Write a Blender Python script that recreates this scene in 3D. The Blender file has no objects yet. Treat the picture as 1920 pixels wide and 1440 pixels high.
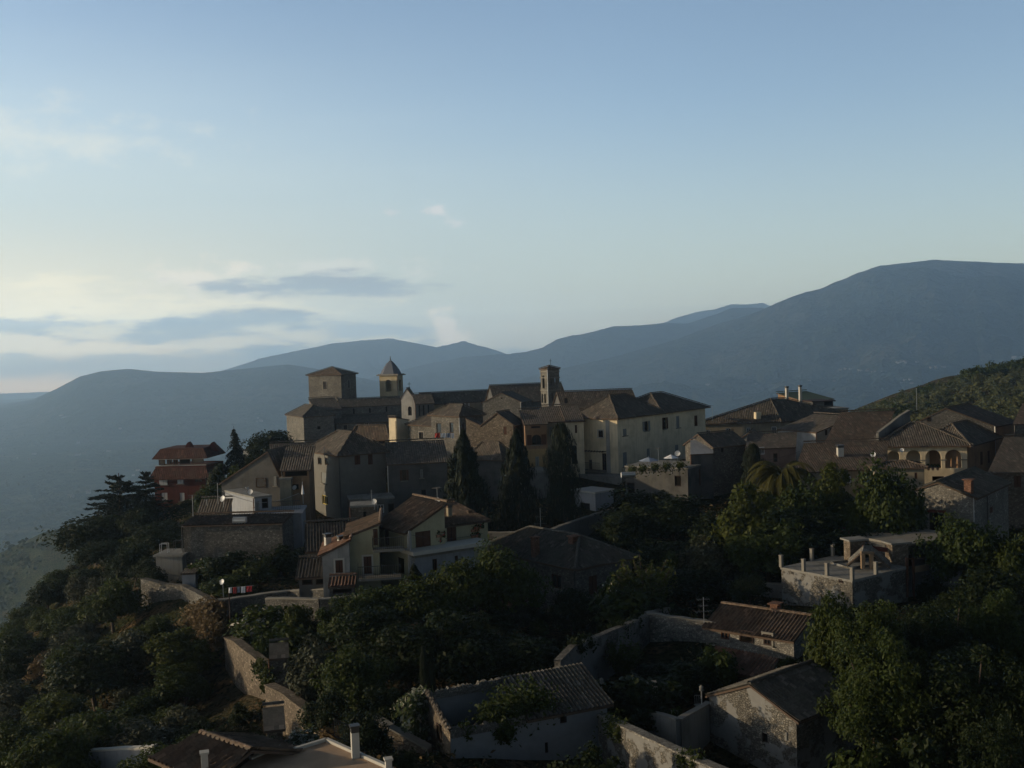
import bpy, math, random
import numpy as np
from mathutils import Vector, Matrix, noise
R_ = math.radians
SC = bpy.context.scene
COL = SC.collection
random.seed(7)
RNG = np.random.default_rng(11)

# ------------------------------------------------------------------ camera
CAMZ = 150.0
PITCH, ROLL = R_(2.0), R_(1.9)
F = 2059.0                       # focal length in pixels of the 1920 px wide photograph
f0 = Vector((0, math.cos(PITCH), -math.sin(PITCH)))
r0 = Vector((1, 0, 0)); u0 = Vector((0, math.sin(PITCH), math.cos(PITCH)))
RT = r0*math.cos(ROLL) - u0*math.sin(ROLL)
UP = u0*math.cos(ROLL) + r0*math.sin(ROLL)
cam_d = bpy.data.cameras.new("camera"); cam = bpy.data.objects.new("camera", cam_d)
COL.objects.link(cam); SC.camera = cam
m = Matrix((RT, UP, -f0)).transposed().to_4x4(); m.translation = Vector((0, 0, CAMZ))
cam.matrix_world = m
cam_d.sensor_width = 36; cam_d.lens = 36*F/1920; cam_d.clip_start = 1; cam_d.clip_end = 60000

def ray(px, py):
    return f0 + RT*((px-960)/F) + UP*((720-py)/F)
def at(px, py, D):
    d = ray(px, py); return Vector((0, 0, CAMZ)) + d*(D/d.y)
def zat(px, py, D): return at(px, py, D).z
def onz(px, py, z):
    d = ray(px, py); return Vector((0, 0, CAMZ)) + d*((z-CAMZ)/d.z)
def horizon_py(px):
    return 720 - F*math.tan(PITCH)/1.0 - (px-960)*math.tan(ROLL)
def topx(p):
    v = p - Vector((0, 0, CAMZ)); k = v.dot(f0)
    return 960 + F*v.dot(RT)/k, 720 - F*v.dot(UP)/k

# ------------------------------------------------------------------ light
SUN_EL, SUN_AZ = R_(10.5), R_(-91)      # azimuth from +Y, positive to +X
SC.view_settings.view_transform = 'Standard'; SC.view_settings.look = 'None'
SC.view_settings.exposure = 0.85; SC.view_settings.gamma = 1.0
sd = Vector((math.sin(SUN_AZ)*math.cos(SUN_EL), math.cos(SUN_AZ)*math.cos(SUN_EL), math.sin(SUN_EL)))
sl = bpy.data.lights.new("sun", 'SUN'); sl.energy = 3.1; sl.angle = R_(0.5); sl.color = (1.0, 0.78, 0.50)
so = bpy.data.objects.new("sun", sl); COL.objects.link(so)
so.rotation_euler = sd.to_track_quat('Z', 'Y').to_euler()

W = bpy.data.worlds.new("World"); SC.world = W; W.use_nodes = True
NT = W.node_tree; NT.nodes.clear()
class NG:
    """small node-graph helper"""
    def __init__(s, nt): s.nt = nt
    def n(s, typ, **kw):
        nd = s.nt.nodes.new(typ)
        for k, v in kw.items(): setattr(nd, k, v)
        return nd
    def put(s, sock, v):
        if isinstance(v, bpy.types.NodeSocket): s.nt.links.new(v, sock)
        elif v is not None: sock.default_value = v
    def m(s, op, a, b=None, c=None, clamp=False):
        nd = s.n('ShaderNodeMath', operation=op, use_clamp=clamp)
        for i, v in enumerate((a, b, c)):
            if v is not None: s.put(nd.inputs[i], v)
        return nd.outputs[0]
    def mix(s, fac, a, b, blend='MIX'):
        nd = s.n('ShaderNodeMix', data_type='RGBA', blend_type=blend)
        s.put(nd.inputs[0], fac)
        for i, v in ((6, a), (7, b)):
            if isinstance(v, (tuple, list)): v = tuple(v)[:3] + (1,)
            s.put(nd.inputs[i], v)
        return nd.outputs[2]
    def ramp(s, fac, stops, interp='LINEAR'):
        nd = s.n('ShaderNodeValToRGB'); s.put(nd.inputs[0], fac)
        cr = nd.color_ramp; cr.interpolation = interp
        while len(cr.elements) < len(stops): cr.elements.new(0.5)
        for e, (p, c) in zip(cr.elements, stops):
            e.position = p; e.color = (c if isinstance(c, (tuple, list)) else (c, c, c))[:3] + (1,) if isinstance(c, (tuple, list)) else (c, c, c, 1)
        return nd.outputs[0]
    def noise(s, vec, scale, detail=3, rough=0.5, lac=2.0, dist=0.0, out=0):
        nd = s.n('ShaderNodeTexNoise'); s.put(nd.inputs['Vector'], vec)
        nd.inputs['Scale'].default_value = scale; nd.inputs['Detail'].default_value = detail
        nd.inputs['Roughness'].default_value = rough; nd.inputs['Distortion'].default_value = dist
        return nd.outputs[out]
    def mapping(s, vec, scale=(1, 1, 1), loc=(0, 0, 0)):
        nd = s.n('ShaderNodeMapping'); s.put(nd.inputs[0], vec)
        nd.inputs['Location'].default_value = loc; nd.inputs['Scale'].default_value = scale
        return nd.outputs[0]
    def smooth(s, v, a, b, lo=0.0, hi=1.0):
        nd = s.n('ShaderNodeMapRange', interpolation_type='SMOOTHSTEP'); s.put(nd.inputs[0], v)
        for i, q in ((1, a), (2, b), (3, lo), (4, hi)): nd.inputs[i].default_value = q
        return nd.outputs[0]

g = NG(NT)
sky = g.n('ShaderNodeTexSky', sky_type='NISHITA'); sky.sun_disc = False
sky.sun_elevation = SUN_EL; sky.sun_rotation = SUN_AZ
sky.altitude = 400; sky.air_density = 1.0; sky.dust_density = 0.9; sky.ozone_density = 1.5
tc = g.n('ShaderNodeTexCoord').outputs['Generated']
sp = g.n('ShaderNodeSeparateXYZ'); g.put(sp.inputs[0], tc)
AZ = g.m('ARCTAN2', sp.outputs[0], sp.outputs[1]); EL = g.m('ARCSINE', sp.outputs[2])
cb = g.n('ShaderNodeCombineXYZ'); g.put(cb.inputs[0], AZ); g.put(cb.inputs[1], EL)
ae = cb.outputs[0]
n1 = g.noise(g.mapping(ae, (1.0, 4.5, 1)), 11, 7, 0.62)
n2 = g.noise(g.mapping(ae, (1.0, 1.6, 1), (3, 1, 0)), 30, 6, 0.6)
n3 = g.noise(g.mapping(ae, (1.0, 7, 1), (7, 2, 0)), 5, 5, 0.6)
def azel(px, py):
    d = ray(px, py).normalized(); return math.atan2(d.x, d.y), math.asin(d.z)
def cloud_mask(px, py, hw, hh, rough, ns=n1, soft=0.9, tilt=0.0):
    a0, e0 = azel(px, py); k = 1.0/F
    da = g.m('MULTIPLY_ADD', AZ, 1.0/(hw*k), -a0/(hw*k))
    de = g.m('MULTIPLY_ADD', EL, 1.0/(hh*k), -e0/(hh*k))
    if tilt: de = g.m('MULTIPLY_ADD', da, tilt, de)
    d2 = g.m('ADD', g.m('MULTIPLY', da, da), g.m('MULTIPLY', de, de))
    r = g.m('SQRT', d2)
    v = g.m('MULTIPLY_ADD', g.m('SUBTRACT', ns, 0.5), rough, g.m('SUBTRACT', 1.0, r))
    return g.smooth(v, 0.0, soft)
col = sky.outputs[0]
SKYTINT = (0.90, 0.85, 0.87)
col = g.mix(1.0, col, SKYTINT, 'MULTIPLY')
SK = 8.0/2**0.62   # sky colours below are display-referred, the sky node is brighter by this factor before the world strength
def C(r, g_, b, k=1.0):
    f = lambda v: ((v/255+0.055)/1.055)**2.4 if v > 10 else v/255/12.92
    return (f(r)*SK*k, f(g_)*SK*k, f(b)*SK*k)
# warm light low in the west
warm = g.m('MULTIPLY', g.smooth(AZ, R_(-2), R_(-26)), g.smooth(EL, R_(8), R_(1)))
# thin high veil brightening the sky toward the sun side
veil = g.m('MULTIPLY', g.smooth(AZ, R_(12), R_(-32)), g.smooth(EL, R_(19), R_(5)))
veil = g.m('MULTIPLY', veil, g.m('MULTIPLY_ADD', n3, 0.6, 0.55), clamp=True)
col = g.mix(g.m('MULTIPLY', veil, 0.95), col, C(200, 210, 206, 1.0))
# extra sky dimming overhead and behind, added to cut the light on the land
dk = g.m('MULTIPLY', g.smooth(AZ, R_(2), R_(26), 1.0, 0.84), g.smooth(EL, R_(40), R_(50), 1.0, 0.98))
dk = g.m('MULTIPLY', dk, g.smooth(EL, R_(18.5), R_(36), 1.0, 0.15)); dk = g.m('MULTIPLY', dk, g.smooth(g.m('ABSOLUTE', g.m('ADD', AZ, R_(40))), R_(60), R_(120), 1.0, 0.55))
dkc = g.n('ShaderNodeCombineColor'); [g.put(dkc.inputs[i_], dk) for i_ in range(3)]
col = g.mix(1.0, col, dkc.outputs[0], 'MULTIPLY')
# the bright band of light the low sun leaves along the horizon
band = g.m('MULTIPLY', g.smooth(EL, R_(13), R_(1.0)), g.smooth(AZ, R_(45), R_(-25), 0.25, 1.0))
col = g.mix(g.m('MULTIPLY', band, 0.8), col, C(172, 176, 168, 1.0))
col = g.mix(g.m('MULTIPLY', warm, 0.85), col, C(226, 208, 168, 1.2))
low = g.m('MULTIPLY', g.smooth(EL, R_(1.9), R_(-0.6)), g.smooth(AZ, R_(-2), R_(-20)))
col = g.mix(low, col, C(200, 176, 146))
CL = [  # px, py, half width, half height, roughness, noise, colour, opacity, softness, tilt
 (20, 252, 400, 70, 3.6, n2, C(214, 214, 204, 1.0), 0.62, 1.6, 0),
 (150, 588, 560, 60, 4.5, n1, C(226, 212, 178, 1.15), 0.8, 0.9, 0),
 (520, 642, 560, 50, 4.5, n1, C(200, 192, 170), 0.75, 0.9, 0),
 (620, 506, 240, 26, 4.0, n2, C(214, 208, 194), 0.5, 0.9, 0),
 (120, 648, 420, 36, 4.0, n1, C(228, 206, 168, 1.15), 0.8, 0.9, 0),
 (390, 522, 120, 40, 4.0, n2, C(226, 214, 192), 0.85, 0.9, 0),
 (560, 538, 270, 26, 4.2, n1, C(140, 150, 156), 0.9, 0.7, 0.12),
 (110, 608, 260, 18, 4.0, n1, C(136, 146, 152), 0.85, 0.7, 0.12),
 (400, 616, 250, 40, 4.2, n1, C(124, 137, 145), 0.88, 0.8, -0.1),
 (690, 616, 160, 22, 4.0, n1, C(142, 156, 162), 0.8, 0.8, 0.15),
 (200, 688, 800, 30, 3.4, n1, C(118, 130, 136), 0.75, 0.6, 0),
 (650, 668, 260, 30, 3.0, n1, C(112, 130, 142), 0.75, 0.8, 0),
 (-40, 744, 360, 44, 1.6, n1, C(206, 172, 136, 1.1), 0.95, 0.7, 0),
 (818, 397, 34, 15, 5.0, n2, C(204, 200, 196, 1.05), 0.75, 0.8, 0.5),
 (730, 400, 24, 11, 5.0, n2, C(200, 200, 198), 0.6, 0.8, 0),
 (824, 604, 36, 30, 5.0, n2, C(214, 202, 182, 1.08), 0.9, 0.9, 0.3),
 (836, 634, 36, 38, 5.0, n2, C(206, 194, 176, 1.05), 0.9, 0.9, 0),
]
for (px, py, hw, hh, ro, ns, cc, op, so_, ti) in CL:
    mk = g.m('MULTIPLY', cloud_mask(px, py, hw, hh, ro, ns, so_, ti), op)
    col = g.mix(mk, col, cc)
# the sky as it is beyond the haze layer: what the long low paths through the haze take away is given here
tE = g.m('MAXIMUM', g.m('TANGENT', EL), 0.031)
cmp_ = g.m('EXPONENT', g.m('DIVIDE', 0.082, tE))
cmp_ = g.m('ADD', 1.0, g.m('MULTIPLY', g.m('SUBTRACT', cmp_, 1.0), g.smooth(g.m('ABSOLUTE', AZ), R_(34), R_(60), 0.52, 0.0)))
cmc = g.n('ShaderNodeCombineColor'); [g.put(cmc.inputs[i_], cmp_) for i_ in range(3)]
col = g.mix(1.0, col, cmc.outputs[0], 'MULTIPLY')
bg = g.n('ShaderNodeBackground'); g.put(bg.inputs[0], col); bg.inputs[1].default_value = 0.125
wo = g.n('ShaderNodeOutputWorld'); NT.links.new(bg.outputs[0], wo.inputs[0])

# ------------------------------------------------------------------ mesh builder
ORG = {}
class MB:
    def __init__(s): s.v = []; s.f = []; s.uv = []; s.mi = []
    def face(s, pts, mi=0, uv=None):
        b = len(s.v); s.v.extend([tuple(p) for p in pts]); s.f.append(tuple(range(b, b+len(pts))))
        if uv is None:
            P = [Vector(p) for p in pts]
            nrm = Vector((0, 0, 0))
            for i in range(len(P)): nrm += P[i].cross(P[(i+1) % len(P)])
            if nrm.length < 1e-12: nrm = Vector((0, 0, 1))
            nrm.normalize()
            if abs(nrm.z) > 0.9: ux, vx = Vector((1, 0, 0)), Vector((0, 1, 0))
            else:
                ux = Vector((-nrm.y, nrm.x, 0)).normalized(); vx = nrm.cross(ux)
            uv = [(p.dot(ux), p.dot(vx)) for p in P]
        s.uv.extend(uv); s.mi.append(mi)
    def box(s, c, e, rot=0.0, mi=0, top=True):
        """box centred at c with full sizes e, turned by rot about z"""
        cx, cy, cz = c; hx, hy, hz = e[0]/2, e[1]/2, e[2]/2
        ca, sa = math.cos(rot), math.sin(rot)
        def q(x, y, z): return (cx+x*ca-y*sa, cy+x*sa+y*ca, cz+z)
        v = [q(x, y, z) for z in (-hz, hz) for x, y in ((-hx, -hy), (hx, -hy), (hx, hy), (-hx, hy))]
        for idx in ((0, 1, 5, 4), (1, 2, 6, 5), (2, 3, 7, 6), (3, 0, 4, 7), (4, 5, 6, 7), (3, 2, 1, 0)):
            s.face([v[i] for i in idx], mi)
    def bar(s, a, b, w, h=None, mi=0):
        """box beam from a to b"""
        a, b = Vector(a), Vector(b); d = (b-a)
        if d.length < 1e-6: return
        d.normalize(); h = h or w
        up = Vector((0, 0, 1)) if abs(d.z) < 0.95 else Vector((0, 1, 0))
        sx = d.cross(up).normalized()*w/2; sz = sx.cross(d).normalized()*h/2
        A = [a-sx-sz, a+sx-sz, a+sx+sz, a-sx+sz]; B = [p+(b-a) for p in A]
        for i in range(4): s.face([A[i], A[(i+1) % 4], B[(i+1) % 4], B[i]][::-1], mi)
        s.face(A, mi); s.face(B[::-1], mi)
    def tube(s, a, b, r, n=8, r2=None, mi=0, cap=True):
        a, b = Vector(a), Vector(b); d = (b-a).normalized(); r2 = r if r2 is None else r2
        up = Vector((0, 0, 1)) if abs(d.z) < 0.95 else Vector((0, 1, 0))
        sx = d.cross(up).normalized(); sz = sx.cross(d).normalized()
        A = [a+(sx*math.cos(t)+sz*math.sin(t))*r for t in [2*math.pi*i/n for i in range(n)]]
        B = [b+(sx*math.cos(t)+sz*math.sin(t))*r2 for t in [2*math.pi*i/n for i in range(n)]]
        for i in range(n): s.face([A[i], B[i], B[(i+1) % n], A[(i+1) % n]], mi)
        if cap: s.face(A, mi); s.face(B[::-1], mi)
    def build(s, name, mats, parent=None, smooth=False, loc=None):
        if not isinstance(mats, (list, tuple)): mats = [mats]
        o0 = Vector((0, 0, 0))
        if parent is not None: o0 = ORG[parent.name]
        elif loc is not None: o0 = Vector(loc)
        me = bpy.data.meshes.new(name)
        me.from_pydata([(x-o0.x, y-o0.y, z-o0.z) for x, y, z in s.v], [], s.f)
        for m_ in mats: me.materials.append(m_)
        me.polygons.foreach_set('material_index', s.mi)
        if smooth: me.polygons.foreach_set('use_smooth', [True]*len(s.f))
        ul = me.uv_layers.new(name='uv')
        ul.data.foreach_set('uv', np.array(s.uv, dtype=np.float32).ravel())
        me.update()
        o = bpy.data.objects.new(name, me); COL.objects.link(o)
        if parent is not None: o.parent = parent
        else: o.location = o0
        ORG[o.name] = o0
        return o

def tag(o, label=None, cat=None, group=None, kind=None):
    if label: o['label'] = label
    if cat: o['category'] = cat
    if group: o['group'] = group
    if kind: o['kind'] = kind
    return o
def thing(name, loc, label, cat, group=None):
    o = bpy.data.objects.new(name, None); COL.objects.link(o); o.location = loc
    o.empty_display_size = 0.5
    ORG[o.name] = Vector(loc)
    return tag(o, label, cat, group)

def np_mesh(name, V, Fq, mats, mi=None, uv=None, smooth=False):
    """fast mesh from arrays; Fq is n x 3 or n x 4"""
    me = bpy.data.meshes.new(name); k = Fq.shape[1]
    me.vertices.add(len(V)); me.vertices.foreach_set('co', np.ascontiguousarray(V, dtype=np.float32).ravel())
    me.loops.add(Fq.size); me.loops.foreach_set('vertex_index', np.ascontiguousarray(Fq, dtype=np.int32).ravel())
    me.polygons.add(len(Fq)); me.polygons.foreach_set('loop_start', np.arange(len(Fq), dtype=np.int32)*k)
    if mi is not None: me.polygons.foreach_set('material_index', np.ascontiguousarray(mi, dtype=np.int32))
    if smooth: me.polygons.foreach_set('use_smooth', np.ones(len(Fq), dtype=bool))
    for m_ in mats: me.materials.append(m_)
    me.update(calc_edges=True); me.validate()
    return me
def np_obj(name, me, parent=None, loc=(0, 0, 0)):
    o = bpy.data.objects.new(name, me); COL.objects.link(o); o.location = loc
    if parent is not None: o.parent = parent
    ORG[o.name] = Vector(loc)
    return o
# ------------------------------------------------------------------ materials
def newmat(name):
    m_ = bpy.data.materials.new(name); m_.use_nodes = True; m_.node_tree.nodes.clear()
    return m_, NG(m_.node_tree)
def finish(g, colr, rough=0.9, spec=0.2, normal=None, metal=0.0, extra=None):
    b = g.n('ShaderNodeBsdfPrincipled'); o = g.n('ShaderNodeOutputMaterial')
    if isinstance(colr, tuple): colr = colr[:3] + (1,)
    g.put(b.inputs['Base Color'], colr); g.put(b.inputs['Roughness'], rough)
    b.inputs['Specular IOR Level'].default_value = spec; b.inputs['Metallic'].default_value = metal
    if normal is not None: g.put(b.inputs['Normal'], normal)
    g.nt.links.new(b.outputs[0], o.inputs[0]); return b
def bump(g, h, strength=0.5, dist=0.05, normal=None):
    nd = g.n('ShaderNodeBump'); nd.inputs['Strength'].default_value = strength
    nd.inputs['Distance'].default_value = dist; g.put(nd.inputs['Height'], h)
    if normal is not None: g.put(nd.inputs['Normal'], normal)
    return nd.outputs[0]
def sc3(c, k): return tuple(min(1, x*k) for x in c)
def uvo(g): return g.n('ShaderNodeTexCoord').outputs['UV']

def mat_stone(name, c1, c2, mortar, scale=4.6, patch=0.0, patch_col=(.35, .34, .31), rnd=1.0):
    """coursed rubble stone, optionally with plaster left on in patches"""
    m_, g = newmat(name); uv = uvo(g)
    wob = g.noise(uv, 2.0, 2, 0.5, out=1)
    v2 = g.n('ShaderNodeVectorMath', operation='MULTIPLY_ADD'); g.put(v2.inputs[0], wob); v2.inputs[1].default_value = (.12, .12, 0); g.put(v2.inputs[2], g.mapping(uv, (1, 1.55, 1)))
    def vor(feat, sc):
        nd = g.n('ShaderNodeTexVoronoi', voronoi_dimensions='2D', feature=feat); g.put(nd.inputs['Vector'], v2.outputs[0]); nd.inputs['Scale'].default_value = sc
        return nd
    a = vor('F1', scale); e = vor('DISTANCE_TO_EDGE', scale)
    sepc = g.n('ShaderNodeSeparateColor'); g.put(sepc.inputs[0], a.outputs['Color'])
    base = g.mix(sepc.outputs[0], c1, c2)
    base = g.mix(g.smooth(sepc.outputs[1], 0.72, 0.95, 0, 0.6*rnd), base, sc3(c2, 1.7))
    base = g.mix(g.smooth(sepc.outputs[2], 0.75, 1.0, 0, 0.55*rnd), base, sc3(c1, 0.45))
    edge = g.smooth(e.outputs['Distance'], 0.02, 0.11)
    base = g.mix(edge, mortar, base)
    big = g.noise(uv, 0.35, 5, 0.6)
    base = g.mix(g.smooth(big, 0.38, 0.72, 0.0, 0.55), base, sc3(c1, 0.55))
    fine = g.noise(uv, 14, 3, 0.6)
    base = g.mix(0.5, base, g.ramp(fine, [(0.3, 0.35), (0.7, 1.0)]), 'MULTIPLY')
    h = g.m('MULTIPLY', edge, g.m('ADD', 0.6, sepc.outputs[1]))
    h = g.m('MULTIPLY_ADD', fine, 0.25, h)
    if patch > 0:
        pn = g.noise(uv, 0.55, 6, 0.65)
        pm = g.smooth(pn, 0.62-patch*0.25, 0.66-patch*0.25)
        pc = g.mix(g.noise(uv, 1.6, 5, 0.65), sc3(patch_col, 0.7), sc3(patch_col, 1.2))
        base = g.mix(pm, base, pc)
        h = g.mix(pm, h, (0.9, .9, .9))
    finish(g, base, 0.95, 0.1, bump(g, h, 0.9, 0.06))
    return m_
def mat_plaster(name, c, stain=0.5, dark=(0.10, 0.10, 0.09), streak=True):
    m_, g = newmat(name); uv = uvo(g)
    n_ = g.noise(uv, 0.45, 6, 0.62); n2_ = g.noise(g.mapping(uv, (3.2, 0.28, 1)), 1.0, 5, 0.6); n3_ = g.noise(uv, 9, 4, 0.65)
    base = g.mix(n3_, sc3(c, 0.82), sc3(c, 1.12))
    base = g.mix(g.smooth(n_, 0.42, 0.66, 0, min(1.0, 0.95*stain)), base, sc3(c, 0.5))
    if streak: base = g.mix(g.smooth(n2_, 0.48, 0.72, 0, min(1.0, 1.0*stain)), base, dark)
    finish(g, base, 0.9, 0.15, bump(g, n3_, 0.35, 0.02))
    return m_
def mat_tile(name, c1, c2, lichen=(0.10, 0.10, 0.085), lf=0.5, bumpy=True, pitch=0.26, course=0.42):
    m_, g = newmat(name); uv = uvo(g)
    s_ = g.n('ShaderNodeSeparateXYZ'); g.put(s_.inputs[0], uv)
    iu = g.m('FLOOR', g.m('DIVIDE', s_.outputs[0], pitch)); iv = g.m('FLOOR', g.m('DIVIDE', s_.outputs[1], course))
    cc = g.n('ShaderNodeCombineXYZ'); g.put(cc.inputs[0], iu); g.put(cc.inputs[1], iv)
    wn = g.n('ShaderNodeTexWhiteNoise', noise_dimensions='2D'); g.put(wn.inputs[0], cc.outputs[0])
    base = g.mix(wn.outputs[0], c1, c2)
    sc_ = g.n('ShaderNodeSeparateColor'); g.put(sc_.inputs[0], wn.outputs[1])
    base = g.mix(g.smooth(sc_.outputs[1], 0.86, 0.99, 0, 0.7), base, sc3(c2, 1.8))
    big = g.noise(uv, 0.5, 6, 0.66)
    base = g.mix(g.smooth(big, 0.40, 0.62, 0, lf), base, lichen)
    fine = g.noise(uv, 7, 3, 0.6)
    base = g.mix(0.45, base, g.ramp(fine, [(0.3, 0.3), (0.7, 1.0)]), 'MULTIPLY')
    nrm = None
    if bumpy:
        w = g.m('ABSOLUTE', g.m('SINE', g.m('MULTIPLY', s_.outputs[0], math.pi/pitch)))
        fv = g.m('FRACT', g.m('DIVIDE', s_.outputs[1], course))
        h = g.m('MULTIPLY_ADD', fv, -0.35, w); h = g.m('MULTIPLY_ADD', wn.outputs[0], 0.25, h)
        nrm = bump(g, h, 0.9, 0.07)
    else:
        nrm = bump(g, g.m('MULTIPLY_ADD', wn.outputs[0], 0.5, fine), 0.6, 0.02)
    finish(g, base, 0.9, 0.12, nrm)
    return m_
def mat_plain(name, c, rough=0.7, spec=0.3, metal=0.0, var=0.25, scale=3.0):
    m_, g = newmat(name); oc = g.n('ShaderNodeTexCoord').outputs['Object']
    n_ = g.noise(oc, scale, 4, 0.6)
    base = g.mix(n_, sc3(c, 1-var), sc3(c, 1+var))
    finish(g, base, rough, spec, bump(g, n_, 0.15, 0.02), metal)
    return m_
def mat_wood(name, c):
    m_, g = newmat(name); uv = uvo(g)
    n_ = g.noise(g.mapping(uv, (14, 1.2, 1)), 1.5, 4, 0.6)
    finish(g, g.mix(n_, sc3(c, 0.6), sc3(c, 1.3)), 0.8, 0.2, bump(g, n_, 0.3, 0.01)); return m_
def mat_glass(name, c=(0.012, 0.014, 0.016)):
    m_, g = newmat(name); oc = g.n('ShaderNodeTexCoord').outputs['Object']
    n_ = g.noise(oc, 0.9, 2, 0.5)
    finish(g, g.mix(n_, sc3(c, 0.6), sc3(c, 1.6)), 0.12, 0.5, bump(g, g.noise(oc, 1.5, 1), 0.05, 0.05)); return m_
def mat_leaf(name, c1, c2, trans=0.25, spot=None, spotf=0.1, rough=0.6):
    m_, g = newmat(name)
    geo = g.n('ShaderNodeNewGeometry'); oi = g.n('ShaderNodeObjectInfo')
    oc = g.n('ShaderNodeTexCoord').outputs['Object']
    big = g.noise(oc, 0.7, 3, 0.6)
    f_ = g.m('ADD', g.m('MULTIPLY', geo.outputs['Random Per Island'], 0.55), g.m('MULTIPLY', big, 0.55))
    base = g.mix(g.m('SUBTRACT', f_, 0.05, clamp=True), c1, c2)
    base = g.mix(g.m('MULTIPLY', oi.outputs['Random'], 0.35), base, (c2[0]*1.25, c2[1]*0.95, c2[2]*0.6))
    if spot: base = g.mix(g.smooth(geo.outputs['Random Per Island'], 1-spotf, 1-spotf+0.01), base, spot)
    d = g.n('ShaderNodeBsdfPrincipled'); g.put(d.inputs['Base Color'], base); d.inputs['Roughness'].default_value = rough
    d.inputs['Specular IOR Level'].default_value = 0.12
    t = g.n('ShaderNodeBsdfTranslucent'); g.put(t.inputs[0], g.mix(0.5, base, sc3(c2, 1.6)))
    mx = g.n('ShaderNodeMixShader'); mx.inputs[0].default_value = trans
    g.nt.links.new(d.outputs[0], mx.inputs[1]); g.nt.links.new(t.outputs[0], mx.inputs[2])
    o = g.n('ShaderNodeOutputMaterial'); g.nt.links.new(mx.outputs[0], o.inputs[0])
    return m_
M = {}
M['rubble'] = mat_stone('rubble_stone', (.125, .12, .11), (.215, .205, .185), (.095, .09, .085))
M['rubble_warm'] = mat_stone('warm_rubble', (.15, .122, .095), (.25, .21, .165), (.12, .098, .078))
M['rubble_patch'] = mat_stone('rubble_part_plastered', (.125, .118, .105), (.225, .21, .182), (.10, .095, .085), patch=0.5, patch_col=(.19, .19, .185), scale=5.6)
M['rubble_pale'] = mat_stone('pale_rubble', (.20, .19, .175), (.34, .325, .29), (.15, .145, .13), scale=5.2)
M['ashlar'] = mat_stone('church_stone', (0.145, 0.142, 0.130), (0.235, 0.232, 0.215), (0.104, 0.104, 0.100), scale=2.6, rnd=0.4)
M['ashlar_warm'] = mat_stone('castle_stone', (.155, .148, .132), (.245, .232, .205), (.14, .132, .118), scale=2.8, rnd=0.4)
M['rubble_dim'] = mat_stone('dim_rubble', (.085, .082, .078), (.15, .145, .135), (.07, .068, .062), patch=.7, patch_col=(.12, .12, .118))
M['old_plaster'] = mat_stone('decayed_plaster', (.10, .095, .088), (.18, .172, .158), (.08, .08, .072), patch=1.15, patch_col=(.165, .162, .15))
M['old_plaster_b'] = mat_stone('flaking_plaster', (.08, .08, .08), (.17, .175, .18), (.07, .07, .07), patch=1.25, patch_col=(.20, .21, .225))
M['grey_plaster'] = mat_plaster('grey_plaster', (0.156, 0.156, 0.152), 0.9)
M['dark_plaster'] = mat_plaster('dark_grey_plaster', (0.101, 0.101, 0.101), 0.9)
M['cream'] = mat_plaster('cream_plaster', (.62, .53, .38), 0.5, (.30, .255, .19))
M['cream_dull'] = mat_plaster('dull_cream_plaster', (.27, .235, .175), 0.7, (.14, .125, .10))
M['tower_cream'] = mat_plaster('tower_cream_plaster', (.38, .33, .23), 0.5, (.2, .18, .13))
M['orange_plaster'] = mat_plaster('orange_plaster', (.26, .165, .10), 0.6, (.14, .10, .07))
M['yellow_plaster'] = mat_plaster('yellow_plaster', (.36, .25, .12), 0.6, (.2, .15, .09))
M['pink_plaster'] = mat_plaster('pink_plaster', (.22, .16, .135), 0.6, (.11, .09, .08))
M['white_plaster'] = mat_plaster('white_plaster', (0.300, 0.300, 0.295), 0.6, (0.172, 0.172, 0.172))
M['blue_white'] = mat_plaster('bluish_white_plaster', (.27, .285, .315), 0.5, (.16, .165, .18))
M['pale_green'] = mat_plaster('pale_green_plaster', (.34, .325, .225), 0.35, (.2, .2, .14))
M['brick_red'] = mat_plaster('red_brick_facing', (.105, .034, .026), 0.5, (.05, .022, .02))
M['concrete'] = mat_plaster('concrete', (0.218, 0.215, 0.203), 0.6, (0.094, 0.094, 0.086))
M['terrace_floor'] = mat_plaster('terrace_membrane', (.40, .285, .195), 0.6, (.2, .16, .12), streak=False)
M['tile_old'] = mat_tile('old_roof_tiles', (.070, .060, .053), (.135, .112, .094))
M['tile_old_flat'] = mat_tile('far_roof_tiles', (.066, .058, .052), (.12, .102, .088), lf=0.6)
M['tile_grey'] = mat_tile('greyed_roof_tiles', (.065, .062, .058), (.125, .115, .105), lf=0.7, bumpy=False)
M['tile_brown'] = mat_tile('brown_roof_tiles', (.095, .066, .050), (.18, .128, .095), lf=0.45, bumpy=False)
M['tile_red'] = mat_tile('red_roof_tiles', (.15, .082, .058), (.26, .155, .112), lf=0.3, bumpy=False)
M['tile_redbrown'] = mat_tile('red_brown_roof', (.058, .028, .024), (.088, .042, .034), lf=0.2)
M['tile_warm_flat'] = mat_tile('warm_far_tiles', (.078, .060, .050), (.145, .108, .084), lf=0.45)
M['eave'] = mat_plain('eave_timber', (.09, .065, .05), 0.9, 0.1)
M['pale_trim'] = mat_plain('pale_trim', (.40, .39, .36), 0.8, 0.2, var=.12)
M['stone_trim'] = mat_plain('stone_trim', (.19, .18, .16), 0.9, 0.2)
M['green_slate'] = mat_plain('green_slate', (.07, .095, .06), 0.8, 0.2)
M['blue_slate'] = mat_plain('blue_slate', (.06, .075, .11), 0.6, 0.3)
M['wood_brown'] = mat_wood('brown_wood', (.075, .035, .022))
M['wood_dark'] = mat_wood('dark_wood', (.035, .022, .018))
M['wood_plain'] = mat_wood('plain_wood', (.24, .17, .11))
M['shutter_grey'] = mat_wood('grey_shutter', (.19, .20, .20))
M['shutter_yellow'] = mat_wood('yellow_shutter', (.42, .34, .10))
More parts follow.
